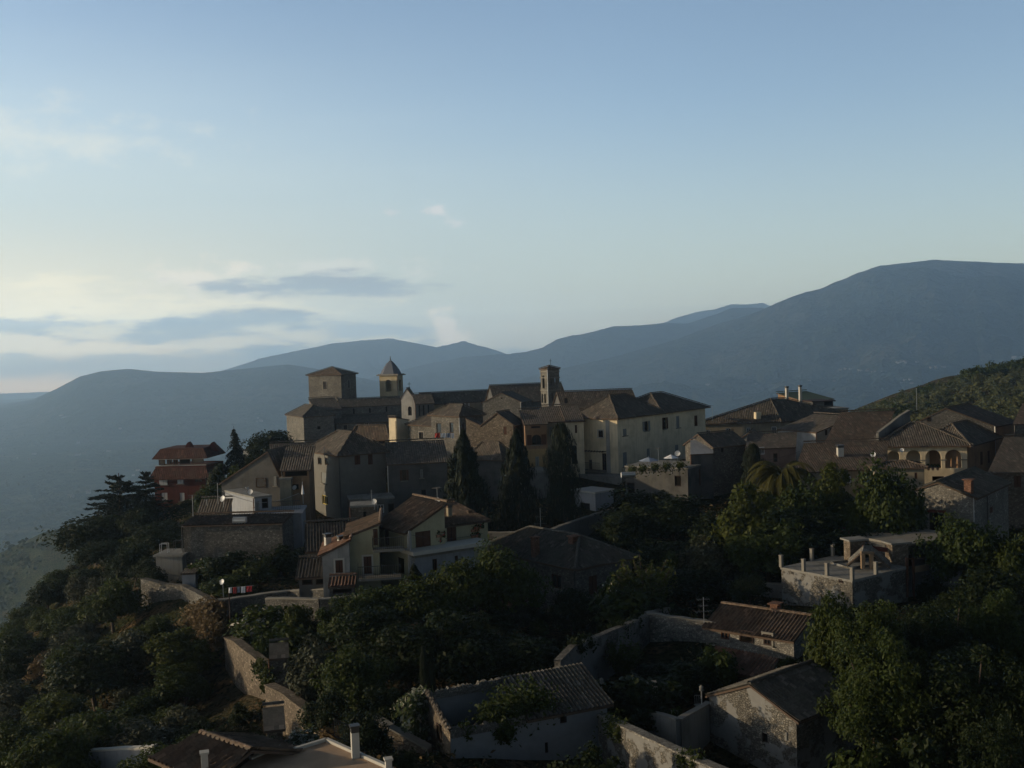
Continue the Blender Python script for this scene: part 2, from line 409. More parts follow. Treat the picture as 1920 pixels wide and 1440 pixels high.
M['shutter_white'] = mat_wood('white_shutter', (.48, .50, .52))
M['shutter_blue'] = mat_wood('blue_shutter', (.20, .30, .36))
M['glass'] = mat_glass('window_glass')
M['dark_hole'] = mat_plain('dark_interior', (.012, .011, .010), 1.0, 0.0)
M['metal_grey'] = mat_plain('grey_metal', (.42, .43, .44), 0.4, 0.5, 0.6, var=.1)
M['metal_dark'] = mat_plain('dark_metal', (.05, .05, .05), 0.5, 0.5, 0.5)
M['metal_white'] = mat_plain('white_metal', (.50, .52, .54), 0.4, 0.5, 0.0, var=.06)
M['cloth_white'] = mat_plain('white_cloth', (.66, .68, .72), 0.9, 0.1, var=.12)
M['cloth_red'] = mat_plain('red_cloth', (.38, .06, .05), 0.9, 0.1)
M['cloth_blue'] = mat_plain('blue_grey_cloth', (.24, .29, .38), 0.9, 0.1)
M['terracotta'] = mat_plain('terracotta', (.33, .15, .09), 0.9, 0.1)
M['rust_brick'] = mat_stone('chimney_brick', (0.192, 0.096, 0.064), (0.288, 0.160, 0.112), (0.160, 0.120, 0.096), scale=7)
M['bark'] = mat_plain('bark', (.07, .055, .045), 0.95, 0.1, scale=8)
M['flower_red'] = mat_plain('red_flowers', (.45, .05, .05), 0.8, 0.1, scale=20)
M['flower_pot'] = mat_plain('clay_pot', (.30, .16, .10), 0.9, 0.1)

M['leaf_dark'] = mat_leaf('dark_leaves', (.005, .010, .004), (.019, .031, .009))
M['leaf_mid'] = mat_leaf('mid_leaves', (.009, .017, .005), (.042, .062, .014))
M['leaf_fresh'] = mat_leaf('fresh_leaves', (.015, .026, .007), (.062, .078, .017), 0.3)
M['leaf_olive'] = mat_leaf('olive_leaves', (.020, .025, .017), (.060, .070, .046), 0.12)
M['leaf_grove'] = mat_leaf('grove_leaves', (.034, .042, .020), (.085, .10, .050), 0.15)
M['leaf_cypress'] = mat_leaf('cypress_leaves', (.004, .008, .005), (.013, .022, .010), 0.05)
M['leaf_blue'] = mat_leaf('spruce_needles', (.005, .010, .007), (.016, .027, .017), 0.05)
M['leaf_dry'] = mat_leaf('dry_twigs', (0.050, 0.040, 0.022), (0.144, 0.108, 0.058), 0.2)
M['leaf_palm'] = mat_leaf('palm_fronds', (0.016, 0.023, 0.007), (0.061, 0.065, 0.022), 0.2)
M['leaf_flower'] = mat_leaf('blossoming_leaves', (0.011, 0.022, 0.006), (0.043, 0.065, 0.014), 0.2, (0.396, 0.382, 0.346), 0.10)
M['leaf_white'] = mat_leaf('glossy_leaves', (0.022, 0.036, 0.014), (0.086, 0.108, 0.043), 0.2, (0.360, 0.360, 0.302), 0.22, 0.3)
# ------------------------------------------------------------------ land
def mat_ground(name, a, b, c, dark, s1=0.05, s2=0.4, thr=0.5, spots=True):
    m_, g = newmat(name); oc = g.n('ShaderNodeTexCoord').outputs['Object']
    n_ = g.noise(oc, s1, 6, 0.6); n2_ = g.noise(oc, s2, 6, 0.65); n3_ = g.noise(oc, s2*7, 3, 0.6)
    base = g.mix(g.smooth(n_, 0.35, 0.65), a, b)
    base = g.mix(g.smooth(n2_, 0.48, 0.62), base, c)
    if spots: base = g.mix(g.smooth(n3_, thr-0.03, thr+0.08), base, dark)
    finish(g, base, 1.0, 0.0, bump(g, n3_, 0.8, 1.0/s2*0.15))
    return m_
M['hill_soil'] = mat_ground('hill_soil', (.05, .042, .026), (.028, .034, .016), (.10, .070, .042), (.014, .017, .009), 0.06, 0.35, 0.52)
M['valley_land'] = mat_ground('valley_land', (.045, .060, .028), (.020, .032, .016), (.085, .088, .050), (.012, .020, .010), 0.0009, 0.004, 0.50)
M['mount_land'] = mat_ground('mountain_land', (.030, .038, .024), (.018, .026, .016), (.062, .064, .052), (.014, .020, .013), 0.0007, 0.0022, 0.52)
M['grove_land'] = mat_ground('olive_grove_land', (.060, .068, .032), (.040, .052, .024), (.080, .075, .042), (.018, .024, .012), 0.02, 0.12, 0.52)

# control points of the hill: (px, py, distance)
HP = [
 (0,1262,114),(60,1185,122),(130,1105,132),(200,1030,142),(285,960,150),(350,960,145),
 (0,1400,78),(100,1400,74),(200,1400,68),(100,1260,95),(200,1250,88),(200,1130,112),(300,1130,98),(300,1290,80),(300,1420,60),(400,1345,76),(60,1330,88),
 (300,1070,108),(430,1192,84),(500,1182,82),(420,1335,77),(450,1350,73),(480,1216,79),(540,1262,71),(620,1342,63.5),(520,1420,57),(520,1425,66),(560,1440,62),(620,1400,62),(700,1420,58),(440,1098,94),(560,1125,92),
 (700,1440,52),(900,1440,56),(1100,1440,58),(600,1166,84),(700,1165,83),(800,1120,84),(700,1250,74),(800,1280,72),(950,1200,82),(1100,1180,88),
 (1000,1250,78),(1200,1250,74),(1260,1350,66),(1400,1490,57),(1500,1490,57),(1700,1440,58),(1900,1440,60),(1450,1278,70),(1330,1262,72),(1400,1285,69),
 (1300,1150,88),(1450,1150,86),(1200,1100,100),(1150,1010,112),(1000,1010,115),(880,1010,115),(760,1010,113),(640,1010,112),(500,1060,104),
 (1000,1182,92),(1080,1186,91),(1150,1172,95),(1275,1232,75),(1325,1238,75),(1230,1226,74),(1250,1010,112),(1400,1060,106),(1600,1150,82),(1750,1150,84),(1880,1150,90),(1750,1060,102),(1890,1010,110),(1600,990,116),
 (450,960,122),(560,990,124),(620,985,122),(720,950,130),(830,930,135),(950,920,136),(1060,905,138),(1160,905,138),(1330,900,136),(1480,890,138),(1620,900,132),(1880,900,130),
 (540,858,232),(640,850,240),(760,850,236),(880,850,215),(700,850,190),(460,900,160),(400,900,165),(1330,850,165),(1600,840,165),(1800,820,165),
]
hpts = [at(*p) for p in HP]
hw = [  # outer world control points
 (-75,60,108),(-88,110,94),(-72,150,105),(-80,180,98),(-100,150,88),(-95,200,100),(-75,215,99),(-70,270,100),(-110,30,95),(-70,10,112),
 (-150,60,60),(-160,150,45),(-150,230,50),(-100,280,70),(-200,0,20),
 (60,240,127),(120,230,130),(-20,300,112),(0,340,95),(60,300,118),(110,320,125),(150,380,129),(190,420,132),(230,430,134),(250,330,132),(200,230,132),(130,150,131),(80,60,129),(100,20,128),
 (0,15,126),(0,40,126),(-40,15,122),(60,25,127),(60,430,80),(120,470,105),(190,480,130),(260,480,140),
]
HX = np.array([[p.x, p.y] for p in hpts] + [[a, b] for a, b, c in hw]); HZ = np.array([p.z for p in hpts] + [c for a, b, c in hw])
def _tps(r2): return 0.5*r2*np.log(r2+1e-9)
_n = len(HX); _d = ((HX[:, None]-HX[None])**2).sum(-1)
_A = np.zeros((_n+3, _n+3)); _A[:_n, :_n] = _tps(_d/1e4) + np.eye(_n)*0.004
_A[:_n, _n] = 1; _A[:_n, _n+1:] = HX/100; _A[_n, :_n] = 1; _A[_n+1:, :_n] = HX.T/100
_w = np.linalg.solve(_A, np.concatenate([HZ, [0, 0, 0]]))
def hill_z(x, y):
    x = np.atleast_1d(np.asarray(x, float)); y = np.atleast_1d(np.asarray(y, float)); sh = x.shape
    X = np.stack([x.ravel(), y.ravel()], 1); out = np.zeros(len(X))
    for i in range(0, len(X), 4000):
        c = X[i:i+4000]; d = ((c[:, None]-HX[None])**2).sum(-1)/1e4
        out[i:i+4000] = _tps(d)@_w[:_n] + _w[_n] + (c/100)@_w[_n+1:]
    return out.reshape(sh)
def gz(x, y): return float(hill_z(x, y)[0])
def sstep(a, b, x):
    t = np.clip((x-a)/(b-a), 0, 1); return t*t*(3-2*t)
def fbm(x, y, s, o=5, seed=0.0):
    out = np.empty(len(x))
    for i in range(len(x)):
        out[i] = noise.fractal(Vector((x[i]*s+seed, y[i]*s-seed, seed)), 0.9, 2.1, o)
    return out
def grid_obj(name, X, Y, Z, mat, smooth=True):
    ny, nx = X.shape
    V = np.stack([X.ravel(), Y.ravel(), Z.ravel()], 1)
    i = np.arange(ny*nx).reshape(ny, nx)
    Fq = np.stack([i[:-1, :-1], i[:-1, 1:], i[1:, 1:], i[1:, :-1]], -1).reshape(-1, 4)
    return np_obj(name, np_mesh(name, V, Fq, [mat], smooth=smooth))
VZ = -200.0   # valley floor
# the hill the town stands on
gx = np.linspace(-230, 330, 225); gy = np.linspace(-15, 560, 231)
X, Y = np.meshgrid(gx, gy)
Z = hill_z(X, Y)
Z += (fbm(X.ravel(), Y.ravel(), 0.08, 4, 3.1).reshape(X.shape))*0.5
edge = np.minimum.reduce([(X+230)/60, (330-X)/60, (Y+15)/12+0.7, (560-Y)/80]); edge = sstep(0, 1, edge)
Z = (VZ-6)*(1-edge) + Z*edge
tag(grid_obj('hill', X, Y, Z, M['hill_soil']), kind='structure')
# valley floor, one sheet to the foot of the mountains and beyond
ths = np.radians(np.linspace(-75, 75, 360)); rs = np.geomspace(120, 16000, 210)
T, Rr = np.meshgrid(ths, rs); X = Rr*np.sin(T); Y = Rr*np.cos(T)
Zv = fbm(X.ravel(), Y.ravel(), 0.0006, 5, 9.3).reshape(X.shape)*34*sstep(400, 3000, Rr) - 4 + VZ
Zv += np.abs(fbm(X.ravel(), Y.ravel(), 0.012, 3, 1.3).reshape(X.shape))*7*sstep(250, 600, Rr)
# the valley drains away westward behind the long low hill
Zv -= 700*sstep(6400, 15000, Rr)*sstep(R_(-11), R_(-17), T)
V_ = grid_obj('valley', X, Y, Zv, M['valley_land']); tag(V_, kind='structure')

def mountain(name, prof, Dfoot, Dcrest, zfoot=-8, rel=40, seed=0.0, mat='mount_land', nt=46, back=1.5, px_pad=0):
    """a ridge with a real near slope and far slope; prof = skyline (px, py) at distance Dcrest"""
    pxs = np.array([p[0] for p in prof], float); pys = np.array([p[1] for p in prof], float)
    n_ = 420; px = np.linspace(pxs[0], pxs[-1], n_); py = np.interp(px, pxs, pys)
    cx = np.empty(n_); cz = np.empty(n_); dirx = np.empty(n_)
    for i in range(n_):
        p = at(px[i], py[i], Dcrest); cx[i] = p.x; cz[i] = p.z; dirx[i] = p.x/Dcrest
    t = np.concatenate([np.linspace(0, 1, nt), 1+np.linspace(0.08, 1, 12)])
    Tt, I = np.meshgrid(t, np.arange(n_), indexing='ij')
    D = np.where(Tt <= 1, Dfoot+(Dcrest-Dfoot)*Tt, Dcrest+(Dcrest-Dfoot)*(Tt-1)*back)
    Xm = dirx[I]*D; Ym = D
    sh = np.where(Tt <= 1, (sstep(0, 1, Tt)*0.55+Tt*0.45), 1-sstep(0, 1, Tt-1)*0.9)
    Zm = zfoot+(cz[I]-zfoot)*sh
    f1 = fbm(Xm.ravel(), Ym.ravel(), 1/2600, 7, seed).reshape(Xm.shape)
    f2 = np.abs(fbm(Xm.ravel(), Ym.ravel(), 1/1100, 6, seed+5).reshape(Xm.shape))
    w_ = np.sin(np.clip(Tt, 0, 1)*math.pi)**0.8*np.where(Tt > 1, 0.3, 1)
    Zm += (f1*rel-f2*rel*1.1)*w_*np.clip((cz[I]-zfoot)/250, 0.15, 1.5)
    wcr = np.exp(-((Tt-1)/0.05)**2)
    Zm += fbm(Xm.ravel(), Ym.ravel(), 1/420, 4, seed+2).reshape(Xm.shape)*rel*0.10*wcr
    o = grid_obj(name, Xm, Ym, Zm, M[mat]); tag(o, kind='structure'); return o
mountain('mountain', [(-500,800),(-200,790),(0,770),(60,755),(110,728),(150,706),(190,696),(240,692),(300,697),(380,699),(440,694),(500,687),(540,684),(580,690),(650,703),(740,725),(850,760),(960,790)], 3600, 6200, VZ, 60, 2.0)
mountain('mountain', [(-100,790),(150,760),(350,715),(480,675),(560,657),(620,645),(680,640),(735,634),(780,642),(820,651),(850,645),(870,640),(895,648),(915,652),(945,662),(1000,690),(1100,720)], 8500, 11000, VZ, 130, 4.0, back=.8)
mountain('mountain', [(1050,640),(1180,625),(1240,607),(1265,597),(1300,586),(1340,580),(1372,571),(1400,570),(1430,567),(1450,575),(1480,570),(1520,552),(1600,560),(1700,600),(1800,640)], 12000, 14000, VZ, 130, 6.0, back=.8)
mountain('mountain', [(640,730),(720,700),(800,685),(870,668),(945,664),(985,661),(1015,655),(1045,638),(1070,630),(1110,622),(1150,612),(1200,611),(1240,607),(1290,607),(1340,592),(1370,580),(1400,577),(1430,577),(1460,590),(1520,600),(1700,640)], 5500, 8600, VZ, 140, 8.0, back=1.0)
mountain('mountain', [(900,740),(1020,700),(1150,670),(1250,640),(1330,615),(1400,592),(1450,571),(1490,556),(1540,541),(1580,525),(1610,510),(1650,496),(1700,490),(1745,487),(1800,490),(1860,491),(1925,493),(2050,500),(2300,560),(2600,640)], 3500, 6500, VZ, 130, 12.0)

mountain('hill_spur', [(-500,1190),(-200,1110),(0,1048),(40,1028),(80,1008),(140,992),(200,975),(300,965),(450,960),(700,1000)], 520, 900, VZ, 16, 21.0, 'grove_land')
# haze: even air round the camera and the whole scene
hz = MB(); hz.box((0, 8100, -130), (40000, 16800, 1560))
mh = bpy.data.materials.new('haze'); mh.use_nodes = True; mh.node_tree.nodes.clear(); gh = NG(mh.node_tree)
pv = gh.n('ShaderNodeVolumePrincipled'); pv.inputs['Color'].default_value = (.57, .78, 1.0, 1); pv.inputs['Density'].default_value = HAZE = 1.75e-4
pv.inputs['Anisotropy'].default_value = 0.62
oo = gh.n('ShaderNodeOutputMaterial'); mh.node_tree.links.new(pv.outputs[0], oo.inputs['Volume'])
hzo = hz.build('haze', mh); tag(hzo, kind='stuff')

SC.cycles.volume_bounces = 2


# woods and hedges that texture the spur and the valley
wr = np.random.default_rng(77); PW = []
for o in list(bpy.data.objects):
    k_ = o.name.split('.')[0]
    if k_ not in ('valley', 'hill_spur', 'mountain'): continue
    co = np.empty(len(o.data.vertices)*3, np.float32); o.data.vertices.foreach_get('co', co); co = co.reshape(-1, 3)
    D_ = np.hypot(co[:, 0], co[:, 1]); az_ = np.degrees(np.arctan2(co[:, 0], co[:, 1]))
    sel = (az_ > -29) & (az_ < (-6 if k_ == 'valley' else 30)) & (D_ > 480) & (D_ < (4200 if k_ != 'mountain' else 5200))
    co = co[sel]
    if not len(co): continue
    n_ = {'valley': 9000, 'hill_spur': 3600, 'mountain': 1500}[k_]; pick = co[wr.integers(0, len(co), n_)].astype(float); D_ = np.hypot(pick[:, 0], pick[:, 1])
    pick[:, :2] += wr.normal(size=(n_, 2))*D_[:, None]*.006
    nz = np.array([noise.noise(Vector((a*.0042, b*.0030, 2)))+.35*noise.noise(Vector((a*.02, b*.02, 4))) for a, b, c in pick])
    PW.append(pick[nz > (-.02 if k_ == 'valley' else -.12)])
pw = np.concatenate(PW); per = 9; ii = np.repeat(np.arange(len(pw)), per); D_ = np.hypot(pw[:, 0], pw[:, 1]); rad = (2.2+D_*.0013)[ii]
C_ = pw[ii]+wr.normal(size=(len(ii), 3))*np.stack([rad*.55, rad*.55, rad*.35], 1)+np.stack([rad*0, rad*0, rad*.6], 1)
nn_ = wr.normal(size=(len(C_), 3))*.5+np.array([0, -.4, 1.0]); nn_ /= np.linalg.norm(nn_, axis=1, keepdims=True); t_ = wr.normal(size=(len(C_), 3)); u_ = np.cross(nn_, t_); u_ /= np.linalg.norm(u_, axis=1, keepdims=True); v_ = np.cross(nn_, u_)
s_ = (rad*wr.uniform(.3, .6, len(C_)))[:, None]; V = np.stack([C_-u_*s_, C_-v_*s_, C_+u_*s_, C_+v_*s_], 1).reshape(-1, 3)
M['leaf_wood'] = mat_leaf('far_wood_leaves', (.012, .022, .008), (.045, .062, .022), 0.1)
tag(np_obj('woods', np_mesh('woods', V, np.arange(len(V)).reshape(-1, 4), [M['leaf_wood']])), kind='stuff')
# ------------------------------------------------------------------ building helpers
def V2(p): return Vector((p[0], p[1]))
def find_on(K, d, px, z, lo=0.0, hi=160.0):
    """distance along plan direction d from K at which the point shows at photo column px"""
    def f(t): return topx(Vector((K.x+d.x*t, K.y+d.y*t, z)))[0]-px
    a, b = lo, hi; fa = f(a)
    if fa*f(b) > 0: return None
    for _ in range(50):
        c = (a+b)/2
        if fa*f(c) <= 0: b = c
        else: a = c; fa = f(a)
    return (a+b)/2
def plane_hit(px, py, A, B):
    """hit of the photo ray with the vertical plane through A, B: (metres along AB, height)"""
    d = ray(px, py); A, B = V2(A), V2(B); t = (B-A).normalized(); n_ = Vector((t.y, -t.x))
    k = A.dot(n_)/(d.x*n_.x+d.y*n_.y)
    p = Vector((d.x*k, d.y*k)); return (p-A).dot(t), CAMZ+d.z*k
def wall_face(mb, A, B, zb, zt, holes=(), depth=0.22, mi=0, gable=None, rim=None):
    """wall from A to B (plan), outside on the right-hand side of A->B reversed; holes are real openings"""
    A, B = V2(A), V2(B); Ln = (B-A).length; t = (B-A)/Ln; n_ = Vector((t.y, -t.x))   # outward
    def P(u, z, d=0.0): return Vector((A.x+t.x*u-n_.x*d, A.y+t.y*u-n_.y*d, z))
    us = sorted(set([0, Ln]+[min(max(x, 0), Ln) for h in holes for x in (h['u0'], h['u1'])]))
    zs = sorted(set([zb, zt]+[min(max(x, zb), zt) for h in holes for x in (h['z0'], h['z1'])]))
    for i in range(len(us)-1):
        for j in range(len(zs)-1):
            u0_, u1_, z0_, z1_ = us[i], us[i+1], zs[j], zs[j+1]
            if u1_-u0_ < 1e-5 or z1_-z0_ < 1e-5: continue
            uc, zc = (u0_+u1_)/2, (z0_+z1_)/2
            if any(h['u0'] < uc < h['u1'] and h['z0'] < zc < h['z1'] for h in holes): continue
            mb.face([P(u0_, z0_), P(u1_, z0_), P(u1_, z1_), P(u0_, z1_)], mi, [(u0_+A.x, z0_), (u1_+A.x, z0_), (u1_+A.x, z1_), (u0_+A.x, z1_)])
    for h in holes:
        a, b, c, d = h['u0'], h['u1'], h['z0'], h['z1']
        for q in (((a, c), (a, d)), ((a, d), (b, d)), ((b, d), (b, c)), ((b, c), (a, c))):
            (x0, y0), (x1, y1) = q
            mb.face([P(x0, y0), P(x1, y1), P(x1, y1, depth), P(x0, y0, depth)], mi)
        if h.get('arch'):
            r = (b-a)/2; cxm = (a+b)/2; zc = d-r; N = 8
            for s_ in (-1, 1):
                arc = [(cxm+s_*r*math.cos(k*math.pi/2/N), zc+r*math.sin(k*math.pi/2/N)) for k in range(N+1)]
                for k in range(N):
                    pts = [P(*arc[k]), P(*arc[k+1]), P(cxm+s_*r, d)]
                    mb.face(pts if s_ < 0 else pts[::-1], mi, [(p.x, p.z) for p in (pts if s_ < 0 else pts[::-1])])
                    q_ = [P(*arc[k]), P(*arc[k+1]), P(*arc[k+1], depth), P(*arc[k], depth)]
                    mb.face(q_, mi)
    if gable:
        pts = [(0, zt)] + [(u*Ln, z) for u, z in gable] + [(Ln, zt)]
        mb.face([P(u, z) for u, z in pts][::-1], mi, [(u+A.x, z) for u, z in pts][::-1])

def clip_range(poly, u):
    """v range of a convex polygon at abscissa u"""
    vs = []
    n_ = len(poly)
    for i in range(n_):
        (u0_, v0_), (u1_, v1_) = poly[i], poly[(i+1) % n_]
        if abs(u1_-u0_) < 1e-9:
            if abs(u-u0_) < 1e-6: vs += [v0_, v1_]
            continue
        t = (u-u0_)/(u1_-u0_)
        if -1e-9 <= t <= 1+1e-9: vs.append(v0_+(v1_-v0_)*t)
    return (min(vs), max(vs)) if vs else None
def roof_plane(mb, pts, geo=True, pitch=0.26, course=0.42, amp=0.055, thick=0.14, seed=0):
    """one slope: pts counter-clockwise from above, pts[0]->pts[1] is the eave. material 0 tiles, 1 slab"""
    P = [Vector(p) for p in pts]
    e = (P[1]-P[0]).normalized(); nrm = Vector((0, 0, 0))
    for i in range(len(P)): nrm += P[i].cross(P[(i+1) % len(P)])
    nrm.normalize()
    if nrm.z < 0: nrm = -nrm
    up = nrm.cross(e).normalized()
    if up.z < 0: up = -up
    uv = [((p-P[0]).dot(e), (p-P[0]).dot(up)) for p in P]
    lowp = [p-nrm*0.02 for p in P]; dn = [p-Vector((0, 0, thick)) for p in P]
    if geo: mb.face(lowp, 1)
    mb.face(dn[::-1], 1)
    for i in range(len(P)):
        j = (i+1) % len(P); mb.face([dn[i], dn[j], (lowp if geo else P)[j], (lowp if geo else P)[i]], 1)
    if not geo:
        mb.face(P, 0, uv); return
    umin = min(a for a, b in uv); umax = max(a for a, b in uv); vmax_ = max(b for a, b in uv)
    SEG = 4; nt_ = max(1, round((umax-umin)/pitch)); pt = (umax-umin)/nt_
    rr = random.Random(seed+int(umax*100))
    sag = [rr.uniform(-.02, .02) for _ in range(40)]
    def hgt(i): 
        ph = (i % SEG)/SEG; return amp*math.cos(2*math.pi*ph)
    def pos(u, v, h):
        s_ = 0.03*math.sin(u*0.9+seed)*math.sin(v*0.8+1+seed) - 0.05*math.sin(max(0, min(1, v/max(vmax_, .1)))*math.pi)*0.6
        return P[0]+e*u+up*v+nrm*(h+s_+0.03)
    nrow = int(math.ceil(vmax_/course))
    cols = nt_*SEG; eps = 1e-4
    for i in range(cols):
        ua = umin+pt*i/SEG; ub = umin+pt*(i+1)/SEG
        ra = clip_range(uv, min(max(ua, umin+eps), umax-eps)); rb = clip_range(uv, min(max(ub, umin+eps), umax-eps))
        if not ra or not rb: continue
        ha, hb = hgt(i), hgt(i+1)
        for k in range(nrow):
            va, vb = k*course, (k+1)*course+0.03
            jit = rr.uniform(-.012, .012) if i % SEG == 0 else 0
            a0, a1 = min(max(va, ra[0]), ra[1]), min(max(vb, ra[0]), ra[1])
            b0, b1 = min(max(va, rb[0]), rb[1]), min(max(vb, rb[0]), rb[1])
            if a1-a0 < 1e-3 and b1-b0 < 1e-3: continue
            lift = 0.03
            mb.face([pos(ua, a0, ha+lift), pos(ub, b0, hb+lift), pos(ub, b1, hb), pos(ua, a1, ha)], 0,
                    [((i+.05)/SEG*pitch, a0+.001), ((i+.95)/SEG*pitch, b0+.001), ((i+.95)/SEG*pitch, b1-.03), ((i+.05)/SEG*pitch, a1-.03)])
def ridge_caps(mb, a, b, r=0.14, step=0.4, n=5, mi=0):
    a, b = Vector(a), Vector(b); L_ = (b-a).length; d = (b-a)/L_; side = d.cross(Vector((0, 0, 1))).normalized(); up = side.cross(d)
    k = 0; N = max(1, int(L_/step))
    for k in range(N):
        p = a+d*(L_*k/N); q = a+d*(L_*(k+1)/N+0.04)
        for i in range(n):
            t0, t1 = math.pi*i/n, math.pi*(i+1)/n
            f = lambda o, t, rr: o+side*math.cos(t)*rr+up*(math.sin(t)*rr+0.02)
            mb.face([f(p, t0, r*1.1), f(q, t0, r*.9), f(q, t1, r*.9), f(p, t1, r*1.1)], mi)

STY = {  # frame material, shutter material, shutter state, surround, sill, mullion
 'dark':  dict(frame=None),
 'hole':  dict(frame=None, pane='dark_hole'),
 'plain': dict(frame='wood_brown', mull=1),
 'white': dict(frame='shutter_white', mull=1),
 'sill':  dict(frame='wood_brown', mull=1, sill='stone_trim'),
 'trim':  dict(frame='wood_dark', mull=1, sill='pale_trim', surround='pale_trim'),
 'strim': dict(frame='wood_dark', mull=1, sill='stone_trim', surround='stone_trim'),
 'shutbrown': dict(frame=None, closed='wood_brown'),
 'shutbrown_trim': dict(frame=None, closed='wood_brown', surround='pale_trim', sill='pale_trim'),
 'shutgrey': dict(frame=None, closed='shutter_grey', sill='stone_trim'),
 'shutwhite': dict(frame=None, closed='shutter_white', sill='stone_trim'),
 'shutblue': dict(frame=None, closed='shutter_blue'),
 'open_grey': dict(frame='wood_dark', mull=1, opened='shutter_grey', sill='stone_trim'),
 'open_brown': dict(frame='wood_dark', mull=1, opened='wood_brown', sill='stone_trim'),
 'open_white': dict(frame='shutter_white', mull=1, opened='shutter_white', sill='pale_trim'),
 'yellow': dict(frame='shutter_yellow', mull=2),
 'door': dict(frame=None, closed='wood_brown'),
 'doorw': dict(frame='shutter_white', mull=1),
}
def add_window(parent, A, B, h, sty, depth=0.2, name='window'):
    S = STY[sty]; A, B = V2(A), V2(B); Ln = (B-A).length; t = (B-A)/Ln; n_ = Vector((t.y, -t.x)); rot = math.atan2(t.y, t.x)
    a, b, c, d = h['u0'], h['u1'], h['z0'], h['z1']
    def P(u, z, o=0.0): return Vector((A.x+t.x*u+n_.x*o, A.y+t.y*u+n_.y*o, z))
    w, hh = b-a, d-c; inn = 0.10 if not h.get('proud') else -0.03
    fw = min(0.09, w*0.16)
    mb = MB()
    def bx(mb_, u, z, su, sz, o, so_, mi=0): 
        p = P(u, z, o); mb_.box(p, (su, so_, sz), rot, mi)
    closed = S.get('closed')
    fm = S.get('frame') or closed or 'wood_dark'
    z_in = -inn
    # frame
    bx(mb, a+fw/2, (c+d)/2, fw, hh, z_in, .07); bx(mb, b-fw/2, (c+d)/2, fw, hh, z_in, .07)
    bx(mb, (a+b)/2, d-fw/2, w-2*fw, fw, z_in, .066); bx(mb, (a+b)/2, c+fw/2, w-2*fw, fw, z_in, .066)
    for k in range(S.get('mull', 0)):
        bx(mb, a+w*(k+1)/(S['mull']+1), (c+d)/2, fw*.8, hh-2*fw, z_in, .06)
    if S.get('mull') and hh > 1.3: bx(mb, (a+b)/2, c+hh*.62, w-2*fw, fw*.6, z_in, .055)
    wo_ = mb.build(name, M[fm], parent)
    pm = MB(); q = z_in-.02
    if h.get('arch'):
        r = w/2; N = 14; zc = d-r
        pts = [P(a, c, q), P(b, c, q)]+[P((a+b)/2+r*math.cos(k*math.pi/N), zc+r*math.sin(k*math.pi/N), q) for k in range(N+1)]
        pm.face(pts)
    else: pm.face([P(a, c, q), P(b, c, q), P(b, d, q), P(a, d, q)])
    pm.build('pane', M[S.get('pane', 'glass')], wo_)
    if closed:
        for k in (0, 1):
            sm_ = MB(); u0_ = a+fw*.3+k*(w/2); ww = w/2-fw*.5
            bx(sm_, u0_+ww/2, (c+d)/2, ww, hh-fw*.6, z_in+.05, .03)
            for s_ in range(int(hh/0.16)): bx(sm_, u0_+ww/2, c+.12+s_*.16, ww*.8, .03, z_in+.07, .02)
            sm_.build('shutter' if name == 'window' else 'panel', M[closed], wo_)
    if S.get('opened'):
        for k in (-1, 1):
            sm_ = MB(); ww = w*.48; uc = (a-ww/2-.02) if k < 0 else (b+ww/2+.02)
            bx(sm_, uc, (c+d)/2, ww, hh, .045, .04)
            for s_ in range(int(hh/0.16)): bx(sm_, uc, c+.1+s_*.16, ww*.8, .03, .07, .02)
            sm_.build('shutter', M[S['opened']], wo_)
    if S.get('surround'):
        sm_ = MB(); sw = 0.14
        bx(sm_, a-sw/2, (c+d)/2, sw, hh, .03, .06); bx(sm_, b+sw/2, (c+d)/2, sw, hh, .03, .06); bx(sm_, (a+b)/2, d+sw/2, w+2*sw, sw, .03, .064)
        sm_.build('surround', M[S['surround']], wo_)
    if S.get('sill'):
        sm_ = MB(); bx(sm_, (a+b)/2, c-.05, w+.3, .10, .06, .24); sm_.build('sill', M[S['sill']], wo_)
    return wo_

